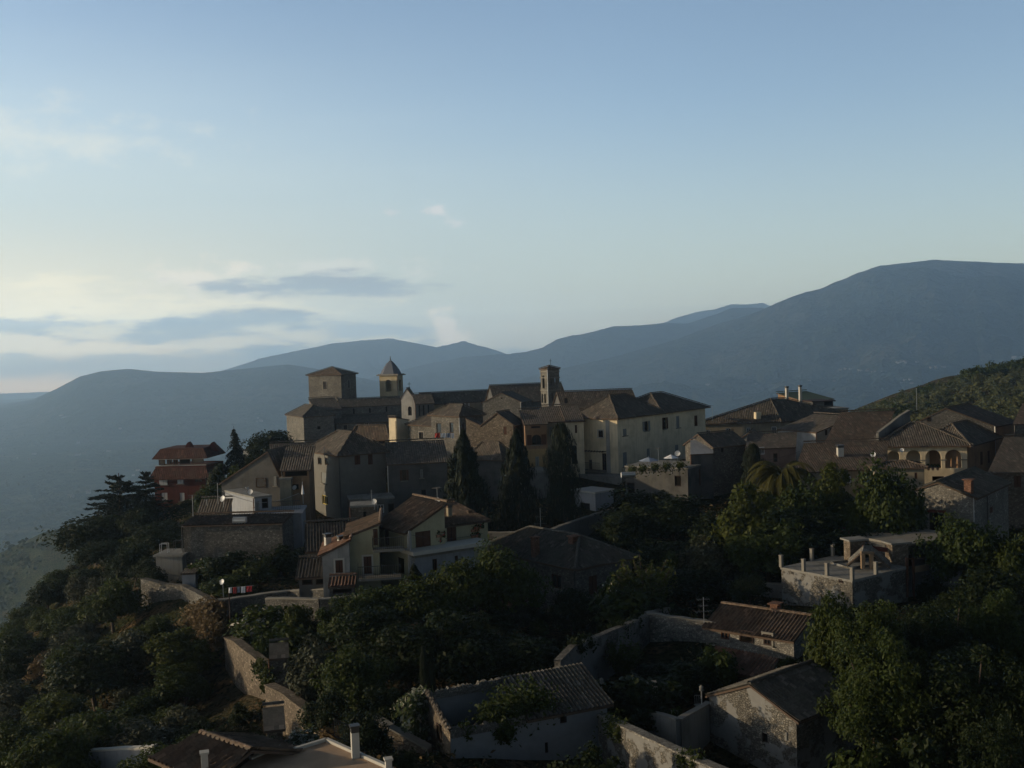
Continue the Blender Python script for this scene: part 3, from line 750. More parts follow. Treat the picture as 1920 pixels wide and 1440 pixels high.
class Blk: pass
def block(parent, K, R, L, wall, roof='gR', h=1.5, zb=None, a=None, over=0.4, tile='tile_old', geo=None, wins=(), ro=0.5,
          wall_l=None, eave=None, back=None, base_py=None, name='wall', roofname='roof', dz=0, noroof=False, la=None):
    """K=(px, eave py, D) the corner toward the camera; R=(px, py) or px; L=(px,) column where the other face ends"""
    b = Blk(); k = at(*K); z = k.z; b.z = z
    if a is None:
        r = onz(R[0], R[1], z); a = math.atan2(r.y-k.y, r.x-k.x); Rpx = R[0]
    else: a = R_(a); Rpx = R[0] if isinstance(R, tuple) else R
    dr = Vector((math.cos(a), math.sin(a))); dl = Vector((-math.sin(a), math.cos(a)))
    if la is not None: dl = Vector((math.cos(R_(la)), math.sin(R_(la))))
    if isinstance(L, float): tl = L                                   # metres, for a face seen too thin to measure
    else: tl = find_on(k, dl, L, z)
    if isinstance(Rpx, float): tr = Rpx
    else: tr = find_on(k, dr, Rpx, z)
    if tl is None or tr is None: print('BLOCK unsolved', K, R, L, math.degrees(a), tl, tr); tl = tl or 6; tr = tr or 6
    if back is not None: pass
    q = [Vector((k.x, k.y)), Vector((k.x, k.y))+dr*tr, Vector((k.x, k.y))+dr*tr+dl*tl, Vector((k.x, k.y))+dl*tl]
    b.q = q; b.a = a; b.w = tr; b.d = tl; b.dr = dr; b.dl = dl
    if zb is None: zb = min(gz(p.x, p.y) for p in q)-0.5
    b.zb = zb
    print('B', parent.name, K, 'a=%.0f w=%.1f d=%.1f z=%.1f zb=%.1f' % (math.degrees(a), tr, tl, z, zb),
          'Leave(%.0f,%.0f) Reave(%.0f,%.0f)' % (topx(Vector((*q[3], z)))+topx(Vector((*q[1], z)))), 'base py %.0f' % topx(Vector((k.x, k.y, zb)))[1])
    faces = {'R': (q[0], q[1]), 'B': (q[1], q[2]), 'A': (q[2], q[3]), 'L': (q[3], q[0])}
    holes = {'R': [], 'B': [], 'A': [], 'L': []}; wl = []
    for w in wins:
        fc, x0, y0, x1, y1, sty = w[:6]; opt = w[6] if len(w) > 6 else ''
        A_, B_ = faces[fc]; Ln = (B_-A_).length
        xm, ym = (x0+x1)/2, (y0+y1)/2
        ua, _ = plane_hit(x0, ym, A_, B_); ub, _ = plane_hit(x1, ym, A_, B_)
        _, z1_ = plane_hit(xm, y0, A_, B_); _, z0_ = plane_hit(xm, y1, A_, B_)
        hd = dict(u0=max(ua, .08), u1=min(ub, Ln-.08), z0=max(z0_, zb+.02), z1=z1_)
        if hd['u1']-hd['u0'] < 0.1 or hd['z1']-hd['z0'] < .1: print('  WIN bad', w, hd, Ln); continue
        if 'a' in opt: hd['arch'] = 1
        if z1_ > z-.02: hd['proud'] = 1
        else: holes[fc].append(hd)
        wl.append((A_, B_, hd, sty, 'door' if 'd' in opt else 'window', 'n' in opt))
    o2 = over*0.5
    zr = z+h; Q = [Vector((p.x, p.y, z)) for p in q]
    mid = lambda i, j, f=0.5: Q[i]*(1-f)+Q[j]*f
    gb = {}
    if roof == 'gR': gb['L'] = [(1-ro, zr)]; gb['B'] = [(ro, zr)]
    elif roof == 'gL': gb['R'] = [(ro, zr)]; gb['A'] = [(1-ro, zr)]
    elif roof == 'shedR': gb['R'] = [(1, zr)]; gb['A'] = [(0, zr)]; gb['B'] = [(0, zr), (1, zr)]      # low edge K-L, high edge R-B
    elif roof == 'shedL': gb['R'] = [(0, zr)]; gb['A'] = [(1, zr)]; gb['L'] = [(0, zr), (1, zr)]      # high edge K-L
    elif roof == 'shedF': gb['L'] = [(0, zr)]; gb['B'] = [(1, zr)]; gb['A'] = [(0, zr), (1, zr)]      # low edge K-R
    elif roof == 'shedB': gb['L'] = [(1, zr)]; gb['B'] = [(0, zr)]; gb['R'] = [(0, zr), (1, zr)]      # high edge K-R
    if noroof: gb = {k_: v for k_, v in gb.items()}
    wm = MB()
    for fc in 'RBAL':
        wall_face(wm, *faces[fc], zb, z, holes[fc], 0.25, 1 if (fc == 'L' and wall_l) else 0, gb.get(fc))
    if roof in ('flat', 'none') or noroof:
        pass
    b.wall = wm.build(name, [M[wall]]+([M[wall_l]] if wall_l else []), parent)
    for A_, B_, hd, sty, nm, nopane in wl:
        if not nopane: add_window(parent, A_, B_, hd, sty, name=nm)
    if geo is None: geo = K[2] < 118
    if eave is None: eave = 'eave'
    if noroof or roof == 'none': return b
    tl_ = tile
    rm = MB(); D3 = lambda v: Vector((v.x, v.y, 0))
    dR, dL = D3(dr), D3(dl); o = over
    def ex(p, r_, l_, dzz): return Vector(p)+dR*r_+dL*l_-Vector((0, 0, dzz))
    caps = []
    lift = Vector((0, 0, 0.10))
    if roof == 'gR':
        w1, w2 = tl*ro, tl*(1-ro); s1, s2 = h/w1, h/w2
        m1, m2 = ex(mid(0, 3, ro), -o2, 0, -h), ex(mid(1, 2, ro), o2, 0, -h)
        roof_plane(rm, [p+lift for p in (ex(Q[0], -o2, -o, o*s1), ex(Q[1], o2, -o, o*s1), m2, m1)], geo, seed=1)
        roof_plane(rm, [p+lift for p in (ex(Q[2], o2, o, o*s2), ex(Q[3], -o2, o, o*s2), m1, m2)], geo, seed=2)
        caps = [(m1, m2)]
    elif roof == 'gL':
        w1, w2 = tr*ro, tr*(1-ro); s1, s2 = h/w1, h/w2
        m1, m2 = ex(mid(0, 1, ro), 0, -o2, -h), ex(mid(3, 2, ro), 0, o2, -h)
        roof_plane(rm, [p+lift for p in (ex(Q[3], -o, o2, o*s1), ex(Q[0], -o, -o2, o*s1), m1, m2)], geo, seed=3)
        roof_plane(rm, [p+lift for p in (ex(Q[1], o, -o2, o*s2), ex(Q[2], o, o2, o*s2), m2, m1)], geo, seed=4)
        caps = [(m1, m2)]
    elif roof == 'hip':
        E = [ex(Q[0], -o, -o, 0), ex(Q[1], o, -o, 0), ex(Q[2], o, o, 0), ex(Q[3], -o, o, 0)]
        W_, D_ = tr+2*o, tl+2*o; ins = min(W_, D_)/2*0.98; c0 = (E[0]+E[3])/2; c1 = (E[1]+E[2])/2; e0 = (E[0]+E[1])/2; e1 = (E[3]+E[2])/2
        if W_ >= D_: m1, m2 = c0+dR*ins, c1-dR*ins
        else: m1, m2 = e0+dL*ins, e1-dL*ins
        m1 = m1+Vector((0, 0, h)); m2 = m2+Vector((0, 0, h))
        if W_ >= D_:
            pl = [[E[0], E[1], m2, m1], [E[1], E[2], m2], [E[2], E[3], m1, m2], [E[3], E[0], m1]]; caps = [(m1, m2), (E[0], m1), (E[1], m2), (E[3], m1)]
        else:
            pl = [[E[0], E[1], m1], [E[1], E[2], m2, m1], [E[2], E[3], m2], [E[3], E[0], m1, m2]]; caps = [(m1, m2), (E[0], m1), (E[1], m1), (E[3], m2)]
        for i, p_ in enumerate(pl): roof_plane(rm, [v+lift for v in p_], geo, seed=i)
    elif roof == 'pyr':
        E = [ex(Q[0], -o, -o, 0), ex(Q[1], o, -o, 0), ex(Q[2], o, o, 0), ex(Q[3], -o, o, 0)]; c = (E[0]+E[2])/2+Vector((0, 0, h))
        for i in range(4): roof_plane(rm, [v+lift for v in (E[i], E[(i+1) % 4], c)], geo, seed=i)
        caps = [(E[i], c) for i in (0, 1, 3)]
    elif roof in ('shedR', 'shedL'):
        s1 = h/tr*(1 if roof == 'shedR' else -1)
        z0_ = 0 if s1 > 0 else -h
        f = lambda p, r_, l_, up_: ex(p, r_, l_, 0)+Vector((0, 0, up_))+lift
        if s1 > 0: pl = [f(Q[3], -o, o2, -o*s1), f(Q[0], -o, -o2, -o*s1), f(Q[1], o2, -o2, h+o2*s1), f(Q[2], o2, o2, h+o2*s1)]
        else: pl = [f(Q[1], o, -o2, o*s1), f(Q[2], o, o2, o*s1), f(Q[3], -o2, o2, h-o2*s1), f(Q[0], -o2, -o2, h-o2*s1)]
        roof_plane(rm, pl, geo, seed=5)
        caps = [(pl[3], pl[2])]
    elif roof in ('shedF', 'shedB'):
        s1 = h/tl
        f = lambda p, r_, l_, up_: ex(p, r_, l_, 0)+Vector((0, 0, up_))+lift
        if roof == 'shedF': pl = [f(Q[0], -o2, -o, -o*s1), f(Q[1], o2, -o, -o*s1), f(Q[2], o2, o2, h+o2*s1), f(Q[3], -o2, o2, h+o2*s1)]
        else: pl = [f(Q[2], o2, o, -o*s1), f(Q[3], -o2, o, -o*s1), f(Q[0], -o2, -o2, h+o2*s1), f(Q[1], o2, -o2, h+o2*s1)]
        roof_plane(rm, pl, geo, seed=6); caps = [(pl[3], pl[2])]
    elif roof == 'flat':
        t_ = 0.18
        c = (Q[0]+Q[2])/2
        rm.box((c.x, c.y, z+t_/2+.003), (tr+over, tl+over, t_), a, 0)
        b.roof = rm.build(roofname, [M[tile], M[eave]], parent); return b
    b.roof = rm.build(roofname, [M[tile], M[eave]], parent)
    b.caps = caps
    if caps:
        cm = MB()
        for p0, p1 in caps:
            if (p1-p0).length > .5: ridge_caps(cm, p0+lift+Vector((0, 0, .03)), p1+lift+Vector((0, 0, .03)), 0.15 if geo else .13)
        cm.build('ridge_tiles', M[tile], b.roof)
    return b
DP = random.Random(8)
def drainpipe(b, parent):
    p = b.q[0]-b.dr*.02+Vector((-.06, -.10)); mb = MB(); mb.tube((p.x, p.y, b.z+.05), (p.x, p.y, b.zb+.2), .055, 6)
    for k in range(3): z = b.zb+(b.z-b.zb)*(k+.5)/3; mb.box((p.x, p.y, z), (.16, .16, .05), b.a)
    mb.build('drainpipe', M[DP.choice(['metal_dark', 'metal_grey', 'rust_brick'])], parent)
def house(nm_, label, cat, K, *a_, group=None, **kw):
    k = at(*K); t = thing(nm_, (k.x, k.y, gz(k.x, k.y)), label, cat, group)
    b = block(t, K, *a_, **kw); b.t = t
    if b.z-b.zb > 3 and DP.random() < .55 and kw.get('name') is None and nm_ not in ('stone_farmhouse', 'castle_tower', 'church', 'ruined_house', 'stone_barn'): drainpipe(b, t)
    return b
def chimney(b, px, py, D, w=0.6, h=1.2, style='white', hang=0.9):
    """px, py: top centre"""
    p = at(px, py, D); mb = MB(); col_ = {'white': 'pale_trim', 'brick': 'rust_brick', 'stone': 'rubble', 'cream': 'cream_dull'}[style]
    a = b.a
    mb.box((p.x, p.y, p.z-h/2-.25-hang/2), (w, w*.8, h+hang), a)
    c = mb.build('chimney', M[col_], b.roof if hasattr(b, 'roof') else b.wall)
    if style in ('brick', 'stone'):
        cm = MB()
        for s_ in (-1, 1): cm.box((p.x+math.cos(a)*s_*w*.38, p.y+math.sin(a)*s_*w*.38, p.z-.18), (w*.16, w*.8, .22), a)
        cm.box((p.x, p.y, p.z-.04), (w*1.3, w*1.15, .08), a); cm.build('chimney_cap', M[col_], b.t)
    else:
        cm = MB(); cm.box((p.x, p.y, p.z-.2), (w*1.05, w*.85, .22), a, 0); cm.box((p.x, p.y, p.z-.05), (w*1.35, w*1.15, .08), a, 0)
        cm.build('chimney_cap', M['metal_dark' if style == 'white' else 'eave'], b.t)
    return c
def wall_run(name, label, pts, hgt, mat, th=0.5, cap='stone_trim', cat='wall', group=None, hole=None):
    """free-standing wall along (px, top py, D) points"""
    P = [at(*p) for p in pts]
    t = thing(name, (P[0].x, P[0].y, gz(P[0].x, P[0].y)), label, cat, group)
    mb = MB(); cm = MB(); us = 0
    for i in range(len(P)-1):
        A, B = P[i], P[i+1]; d = (B-A); d.z = 0; Ln = d.length; d.normalize(); n_ = Vector((-d.y, d.x, 0))*th/2
        N = max(1, int(Ln/0.8))
        for k in range(N):
            p = A.lerp(B, k/N); q = A.lerp(B, (k+1)/N)
            jz = lambda v: 0.07*noise.noise(Vector((v.x*1.7, v.y*1.7, 3)))
            zp, zq = p.z+jz(p), q.z+jz(q)
            hb = [max(gz(v.x, v.y)-1.0, -1e9) for v in (p, q)]
            z0p, z0q = min(hb[0], zp-hgt), min(hb[1], zq-hgt)
            c = [Vector((p.x, p.y, 0))-n_, Vector((q.x, q.y, 0))-n_, Vector((q.x, q.y, 0))+n_, Vector((p.x, p.y, 0))+n_]
            zt_ = [zp, zq, zq, zp]; zo = [z0p, z0q, z0q, z0p]
            u0_, u1_ = us+Ln*k/N, us+Ln*(k+1)/N
            for (i0, i1, ua, ub) in ((0, 1, u0_, u1_), (2, 3, u1_, u0_)):
                mb.face([(c[i0].x, c[i0].y, zo[i0]), (c[i1].x, c[i1].y, zo[i1]), (c[i1].x, c[i1].y, zt_[i1]), (c[i0].x, c[i0].y, zt_[i0])], 0,
                        [(ua, zo[i0]), (ub, zo[i1]), (ub, zt_[i1]), (ua, zt_[i0])])
            for (i0, i1, on) in ((3, 0, k == 0 and i == 0), (1, 2, k == N-1)):
                if on: mb.face([(c[i0].x, c[i0].y, zo[i0]), (c[i1].x, c[i1].y, zo[i1]), (c[i1].x, c[i1].y, zt_[i1]), (c[i0].x, c[i0].y, zt_[i0])])
            if cap:
                k_ = 1.18; cc = [Vector((p.x, p.y, 0))-n_*k_, Vector((q.x, q.y, 0))-n_*k_, Vector((q.x, q.y, 0))+n_*k_, Vector((p.x, p.y, 0))+n_*k_]
                zz = [zp, zq, zq, zp]; T_ = 0.09
                cm.face([(cc[j].x, cc[j].y, zz[j]+T_) for j in range(4)])
                for (i0, i1) in ((0, 1), (2, 3)):
                    cm.face([(cc[i0].x, cc[i0].y, zz[i0]-.01), (cc[i1].x, cc[i1].y, zz[i1]-.01), (cc[i1].x, cc[i1].y, zz[i1]+T_), (cc[i0].x, cc[i0].y, zz[i0]+T_)])
                cm.face([(cc[j].x, cc[j].y, zz[j]-.01) for j in (3, 2, 1, 0)])
            else: mb.face([(c[j].x, c[j].y, zt_[j]) for j in range(4)])
        us += Ln
    mb.build('masonry', M[mat], t)
    if cap: cm.build('coping', M[cap], t)
    return t
# ------------------------------------------------------------------ the town, far rows first
# castle tower and church
b = house('castle_tower', 'square stone castle tower with a low tiled pyramid roof and two slit windows', 'tower', (639,703,245), (667,702), 578,
          'ashlar_warm', 'pyr', 1.7, a=64, over=0.45, tile='tile_warm_flat', wins=[('L',606,715,613,730,'strim'),('R',652,713,656,727,'strim')])
ch = house('church', 'long grey stone church with clerestory slits and lean-to aisle roof below the castle tower', 'church', (637,763,240), (752,756), 6.0,
          'ashlar', 'gR', 1.5, a=14, over=0.35, tile='tile_old_flat', wins=[('R',662,766,665,776,'hole','a'),('R',692,765,695,774,'hole','a'),('R',723,762,726,772,'hole','a')], name='nave_wall')
cht = ch.t
block(cht, (630,795,234), (729,789), 5.2, 'ashlar', 'shedF', 1.3, a=14, over=0.3, tile='tile_old_flat', name='aisle_wall',
      wins=[('R',644,797,651,805,'strim'),('R',684,792,691,800,'white')])
block(cht, (569,783,229), (626,780), 537, 'ashlar', 'hip', 2.2, a=28, over=0.3, tile='tile_old_flat', wall_l='ashlar_warm', name='apse_wall',
      wins=[('R',595,799,601,805,'hole')])
block(cht, (592,770,236), (640,767), 8.0, 'ashlar', 'shedF', 2.2, a=20, over=0.3, tile='tile_old_flat', name='transept_wall')
bg_ = block(cht, (775,746,232), (780,745), 752, 'white_plaster', 'gR', 2.0, a=68, over=0.25, tile='tile_old_flat', name='bell_gable_wall',
      wins=[('L',765,762,772,779,'hole','a')])
mb = MB(); p = at(767, 716, 234); q = at(767, 728, 234); mb.bar(q-Vector((0, 0, .6)), p, .08); mb.bar(p+Vector((-.35, 0, -.45)), p+Vector((.35, 0, -.45)), .08); mb.build('roof_cross', M['metal_dark'], cht)

def bell_roof(t, b, h, mat, k=8):
    """curved pyramid roof, steep at the top"""
    c = (b.q[0]+b.q[2])/2; mb = MB(); prof = [(1.0, 0), (.93, .10), (.80, .30), (.60, .54), (.36, .78), (.12, .95), (0.03, 1.0)]
    def ring(f):
        e = f; out = []
        for i in range(4):
            v = b.q[i]-c; w_ = b.q[(i+1) % 4]-c
            out += [c+(v*.80+w_*.20)*e, c+(v*.20+w_*.80)*e]
        return out
    for (f0_, h0_), (f1_, h1_) in zip(prof, prof[1:]):
        A, B = ring(f0_), ring(f1_)
        for i in range(8):
            j = (i+1) % 8
            mb.face([(A[i].x, A[i].y, b.z+.35+h*h0_), (A[j].x, A[j].y, b.z+.35+h*h0_), (B[j].x, B[j].y, b.z+.35+h*h1_), (B[i].x, B[i].y, b.z+.35+h*h1_)])
    o = mb.build('roof', M[mat], t); fb = MB(); top = Vector((c.x, c.y, b.z+.35+h)); fb.tube(top-Vector((0, 0, .1)), top+Vector((0, 0, .9)), .06); fb.tube(top+Vector((0, 0, .1)), top+Vector((0, 0, .4)), .18, r2=.1)
    fb.build('finial', M['metal_dark'], o)
b = house('church_bell_tower', 'cream plastered church bell tower with arched openings under a blue slate spire', 'bell tower', (745,704,252), (755,703), 711,
          'tower_cream', 'none', 0, a=66, wins=[('L',723,712,734,734,'hole','an'),('R',748,712,753,733,'hole','an')])
mb = MB(); c = (b.q[0]+b.q[2])/2; mb.box((c.x, c.y, b.z+.12), (b.w+1.0, b.d+1.0, .22), b.a); mb.box((c.x, c.y, b.z+.30), (b.w+.5, b.d+.5, .14), b.a); mb.build('cornice', M['stone_trim'], b.t)
bell_roof(b.t, b, 3.2, 'blue_slate')
# back convent wings
b = house('convent_wing', 'long low wing with plain tiled roof behind the houses beside the bell gable', 'building', (796,757,225), (930,748), 6.0, 'cream_dull', 'gR', 2.0, a=22, over=.4, tile='tile_old_flat',
          wins=[('R',833,758,838,762,'hole'),('R',866,752,870,763,'hole'),('R',873,754,878,764,'open_white')])
b = house('link_building', 'small plastered block with three tall narrow windows beside the bell gable', 'building', (779,757,222), (813,754), 4.5, 'dark_plaster', 'shedF', 1.6, a=12, over=.3, tile='tile_old_flat',
          wins=[('R',785,760,788,780,'dark'),('R',793,760,796,779,'dark'),('R',802,759,805,778,'dark')])
b = house('convent_hall', 'tall tiled hall with hipped roof behind the slim bell tower', 'building', (928,754,216), (1062,750), 9.0, 'dark_plaster', 'gR', 3.1, a=12, over=.4, tile='tile_old_flat', wins=[])
b = house('gabled_stone_chapel', 'rubble chapel gable with tiled verge in front of the convent hall', 'building', (977,754,203), 5.5, 905, 'rubble', 'gR', 1.7, a=68, over=.25, tile='tile_old_flat', wins=[('L',939,745,942,748,'hole')])
# slim romanesque bell tower
st = STY
b = house('convent_bell_tower', 'slim old stone bell tower with paired arched openings and small tiled cap', 'bell tower', (1027,693,180), (1048,692), 1013,
          'ashlar_warm', 'pyr', .5, a=30, over=.18, tile='tile_warm_flat',
          wins=[('L',1017,704,1021,728,'hole','an'),('L',1015.5,738,1018.2,755,'hole','an'),('L',1020.5,738,1023.5,756,'hole','an'),('L',1019,764,1022,774,'hole','an'),
                ('R',1032,704,1035.5,724,'hole','an'),('R',1039,707,1042.5,722,'hole','an'),('R',1034,737,1038,751,'hole','an'),
                ('B',1050,700,1040,724,'hole','n')])
mb = MB(); c = (b.q[0]+b.q[2])/2
for py_ in (708.5, 732, 697): mb.box((c.x, c.y, zat(1028, py_, 180)), (b.w+.22, b.d+.22, .14), b.a)
mb.build('string_course', M['stone_trim'], b.t)
mb = MB(); top = Vector((c.x+.2, c.y, b.z+.7)); mb.bar(top, top+Vector((0, 0, 1.0)), .06); mb.bar(top+Vector((-.2, 0, .7)), top+Vector((.2, 0, .7)), .05); mb.build('roof_cross', M['metal_dark'], b.t)
# convent
cv = house('convent', 'large cream plastered convent with many shuttered windows and broad hipped roof', 'convent', (1157,786,140), (1241,777), 1076, 'cream', 'hip', 2.7, a=50, over=.5,
   geo=False, tile='tile_old', wins=[('L',1122,807,1131,820,'trim'),('L',1104,862,1110,880,'sill'),('L',1129,850,1137,884,'sill'),
   ('R',1168,804,1175,817,'shutgrey'),('R',1208,790,1215,808,'open_grey'),('R',1168,848,1176,875,'shutgrey'),('R',1213,841,1219,862,'shutgrey')])
cvt = cv.t
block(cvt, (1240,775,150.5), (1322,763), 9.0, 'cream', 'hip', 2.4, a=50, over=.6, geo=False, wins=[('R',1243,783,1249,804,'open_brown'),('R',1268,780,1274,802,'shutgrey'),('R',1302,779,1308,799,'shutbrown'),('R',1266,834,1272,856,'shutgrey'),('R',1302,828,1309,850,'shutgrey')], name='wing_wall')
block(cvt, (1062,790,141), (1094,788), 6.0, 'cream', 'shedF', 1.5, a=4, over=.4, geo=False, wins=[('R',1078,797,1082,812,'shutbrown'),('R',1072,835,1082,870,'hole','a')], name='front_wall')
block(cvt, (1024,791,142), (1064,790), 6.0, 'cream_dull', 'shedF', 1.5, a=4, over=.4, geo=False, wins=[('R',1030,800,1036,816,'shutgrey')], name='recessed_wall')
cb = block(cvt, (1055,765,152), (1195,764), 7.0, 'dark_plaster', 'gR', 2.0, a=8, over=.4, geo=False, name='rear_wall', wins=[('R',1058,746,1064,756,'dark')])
mb = MB()
for x0, x1 in ((1077,1084),(1137,1144)):   # painted corner strips
    A_, B_ = cv.q[3], cv.q[0]; u0_, _ = plane_hit(x0, 840, A_, B_); u1_, _ = plane_hit(x1, 840, A_, B_)
    t = (B_-A_).normalized(); n_ = Vector((t.y, -t.x)); pc = A_+t*((u0_+u1_)/2)+n_*.01; z0_, z1_ = zat(1110, 905, 140), cv.z-.1
    mb.box((pc.x, pc.y, (z0_+z1_)/2), (abs(u1_-u0_), .05, z1_-z0_), math.atan2(t.y, t.x))
mb.build('pilaster', M['white_plaster'], cvt)
# pergola beams and balcony on the cream face
mb = MB(); A_, B_ = cv.q[3], cv.q[0]; t = (B_-A_).normalized(); n_ = Vector((t.y, -t.x)); zz = zat(1110, 850, 139)
for k in range(9):
    u, _ = plane_hit(1095+k*5.2, 849, A_, B_); p = A_+t*u; mb.bar((p.x, p.y, zz), (p.x+n_.x*1.0, p.y+n_.y*1.0, zz-.06), .08)
mb.build('pergola_beam', M['wood_dark'], cvt)
def railing(parent, A, B, h=1.0, step=.14, mat='metal_dark', name='railing', r=.025):
    A, B = Vector(A), Vector(B); L_ = (B-A).length; mb = MB(); n_ = max(2, int(L_/step))
    for k in range(n_+1):
        p = A.lerp(B, k/n_); mb.bar(p, p+Vector((0, 0, h)), r)
    mb.bar(A+Vector((0, 0, h)), B+Vector((0, 0, h)), r*1.8); mb.bar(A+Vector((0, 0, .08)), B+Vector((0, 0, .08)), r*1.4)
    return mb.build(name, M[mat], parent)
z0_ = zat(1110, 886, 139); pa = A_+n_*.1; u, _ = plane_hit(1097, 880, A_, B_); u2_, _ = plane_hit(1134, 880, A_, B_)
p0 = A_+t*u; p1 = A_+t*u2_
mb = MB(); pm_ = (p0+p1)/2+n_*.6; mb.box((pm_.x, pm_.y, z0_-.1), ((p1-p0).length+.4, 1.2, .18), math.atan2(t.y, t.x)); bs = mb.build('balcony', M['stone_trim'], cvt)
railing(cvt, (*(p0+n_*1.1), z0_), (*(p1+n_*1.1), z0_))
# basement terrace of the convent
b = house('basement_block', 'grey rendered basement block with flat terrace under the convent corner', 'building', (1166,897,136.5), (1190,893), 1078, 'concrete', 'flat', 0, a=48, over=.1, tile='concrete', wins=[])
# white outbuilding with brown door at the foot
b = house('white_outbuilding', 'white rendered outbuilding with one dark opening below the convent basement', 'outbuilding', (1116,925,124), (1150,917), 1076, 'blue_white', 'flat', 0, a=40, over=.5, tile='metal_grey', wins=[('L',1088,943,1106,960,'hole')])
# orange house, rubble gable house and neighbours
b = house('orange_house', 'narrow orange plastered house with a fan window between the cypresses', 'house', (984,796,136), (1025,795), 5.0, 'orange_plaster', 'shedF', 1.4, a=6, over=.3, geo=False,
   wins=[('R',996,799,1013,803,'hole'),('R',997,815,1015,834,'open_brown','a'),('R',1004,856,1011,874,'shutgrey')], base_py=885)
mb = MB(); z1_ = zat(1005, 842, 136)
b.yellow = block(b.t, (983,843,135.85), (1025,842), .3, 'yellow_plaster', 'none', a=6, name='lower_wall', wins=[('R',1004,856,1011,875,'shutgrey')])
b = house('retaining_house', 'grey rendered retaining wall house with parapet below the orange house', 'building', (978,888,131), (1030,886), 4.5, 'grey_plaster', 'flat', 0, a=6, over=.05, tile='concrete', wins=[])
b = house('rubble_gable_house', 'rubble stone house with round-topped gable and one brown window above the lane', 'house', (963,797,137), (984,800), 903, 'rubble_warm', 'gR', 1.5, a=66, over=.25, geo=False, wins=[('L',944,800,950,815,'shutbrown')])
block(b.t, (905,800,139), (912,800), 874, 'rubble_warm', 'shedF', 1.0, a=66, over=.2, geo=False, name='side_wall')
b = house('dark_roof_house', 'dark old house with a wide low roof behind the tall fir', 'house', (940,864,131), (962,860), 880, 'rubble', 'hip', 2.0, a=55, over=.4, geo=False, wall_l='dark_plaster', wins=[('R',943,869,949,886,'shutbrown')])
b = house('weathered_town_house', 'weathered rubble town house with roof clutter beside the washing line', 'house', (862,782,150), (905,778), 808, 'rubble', 'hip', 1.4, a=38, over=.4, geo=False,
   wins=[('L',818,793,827,812,'dark'),('L',843,792,850,812,'dark'),('R',866,795,870,810,'sill')])
b = house('grey_stone_house', 'grey rubble house with low tiled roof and two small windows behind the white gable', 'house', (818,800,158), (862,796), 765, 'rubble', 'hip', 1.2, a=40, over=.35, geo=False, wins=[('L',786,810,794,824,'strim')])
b = house('white_gable_house', 'narrow white gabled house with a tall lit chimney wall among the old roofs', 'house', (743,790,163), (766,794), 729, 'cream', 'shedL', .5, a=50, over=.15, geo=False, wins=[], wall_l='cream')
b = house('brown_roof_annex', 'low annex with red-brown tiled roof against the church aisle', 'house', (728,826,168), (733,824), 660, 'cream_dull', 'hip', 2.2, a=75, over=.4, tile='tile_warm_flat', geo=False, wins=[('L',710,822,722,832,'hole')])
b = house('low_stone_annex', 'low rubble annex with grey roof and parapet under the brown roof', 'house', (708,846,150), (728,842), 624, 'rubble', 'hip', 1.2, a=70, over=.2, geo=False)
# tall grey house
tg = house('tall_grey_house', 'tall grey plastered house with decayed walls and one yellow shuttered window', 'house', (637,856,124), (722,846), 578, 'old_plaster', 'hip', 2.3, a=32, over=.45, geo=False,
   wins=[('L',596,858,603,871,'dark'),('L',609,858,616,872,'dark'),('L',603,886,612,906,'shutgrey'),('L',604,929,615,946,'yellow'),('R',665,853,675,871,'shutbrown'),('R',690,852,699,871,'shutbrown')])
mb = MB(); p = at(652, 860, 126.0); mb.bar((p.x-.2, p.y-.3, p.z), (p.x-.2, p.y-.3, p.z-7), .1); mb.build('drainpipe', M['metal_grey'], tg.t)
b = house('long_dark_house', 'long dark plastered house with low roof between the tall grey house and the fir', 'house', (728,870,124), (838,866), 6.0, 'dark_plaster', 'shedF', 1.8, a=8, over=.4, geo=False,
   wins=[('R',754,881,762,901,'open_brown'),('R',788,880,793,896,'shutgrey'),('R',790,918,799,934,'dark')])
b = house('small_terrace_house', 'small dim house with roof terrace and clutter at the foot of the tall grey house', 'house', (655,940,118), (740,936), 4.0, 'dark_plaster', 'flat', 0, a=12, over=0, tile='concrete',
   wins=[('R',676,950,690,962,'hole'),('R',708,946,720,962,'white'),('R',728,944,742,968,'hole')])
b = house('low_ochre_shed', 'low shed with peeling ochre wall behind the tiled roof of the pale green house', 'shed', (658,952,108), (705,948), 3.0, 'rubble_warm', 'flat', 0, a=8, over=.2, tile='concrete', wins=[('R',681,959,687,972,'hole')])
# gable house and porch
gb_ = house('lean_gable_house', 'dark stuccoed gable house with lit ochre patch and long sloping verge', 'house', (530,905,121), (566,898), 415, 'dark_plaster', 'gR', 3.4, a=78, over=.3, geo=False, ro=.22, tile='tile_old',
   wins=[('L',480,896,499,914,'dark'),('L',514,893,519,911,'shutgrey')])
b = house('porch_house', 'ochre house with a deep dark roofed porch beside the tall grey house', 'house', (530,880,118.5), (579,876), 5.0, 'orange_plaster', 'shedF', 1.8, a=4, over=.5, geo=False, wins=[('R',534,881,576,893,'hole'),('R',548,908,560,918,'hole')])
block(b.t, (524,900,117.5), (545,898), 2.0, 'cream_dull', 'flat', 0, a=4, over=.15, tile='concrete', name='stair_wall')
b = house('long_slate_roof_house', 'long low house with greyed roof running up behind the gable house', 'house', (511,868,140), (640,848), 5.0, 'dark_plaster', 'shedF', 1.9, a=14, over=.3, geo=False, zb=None)
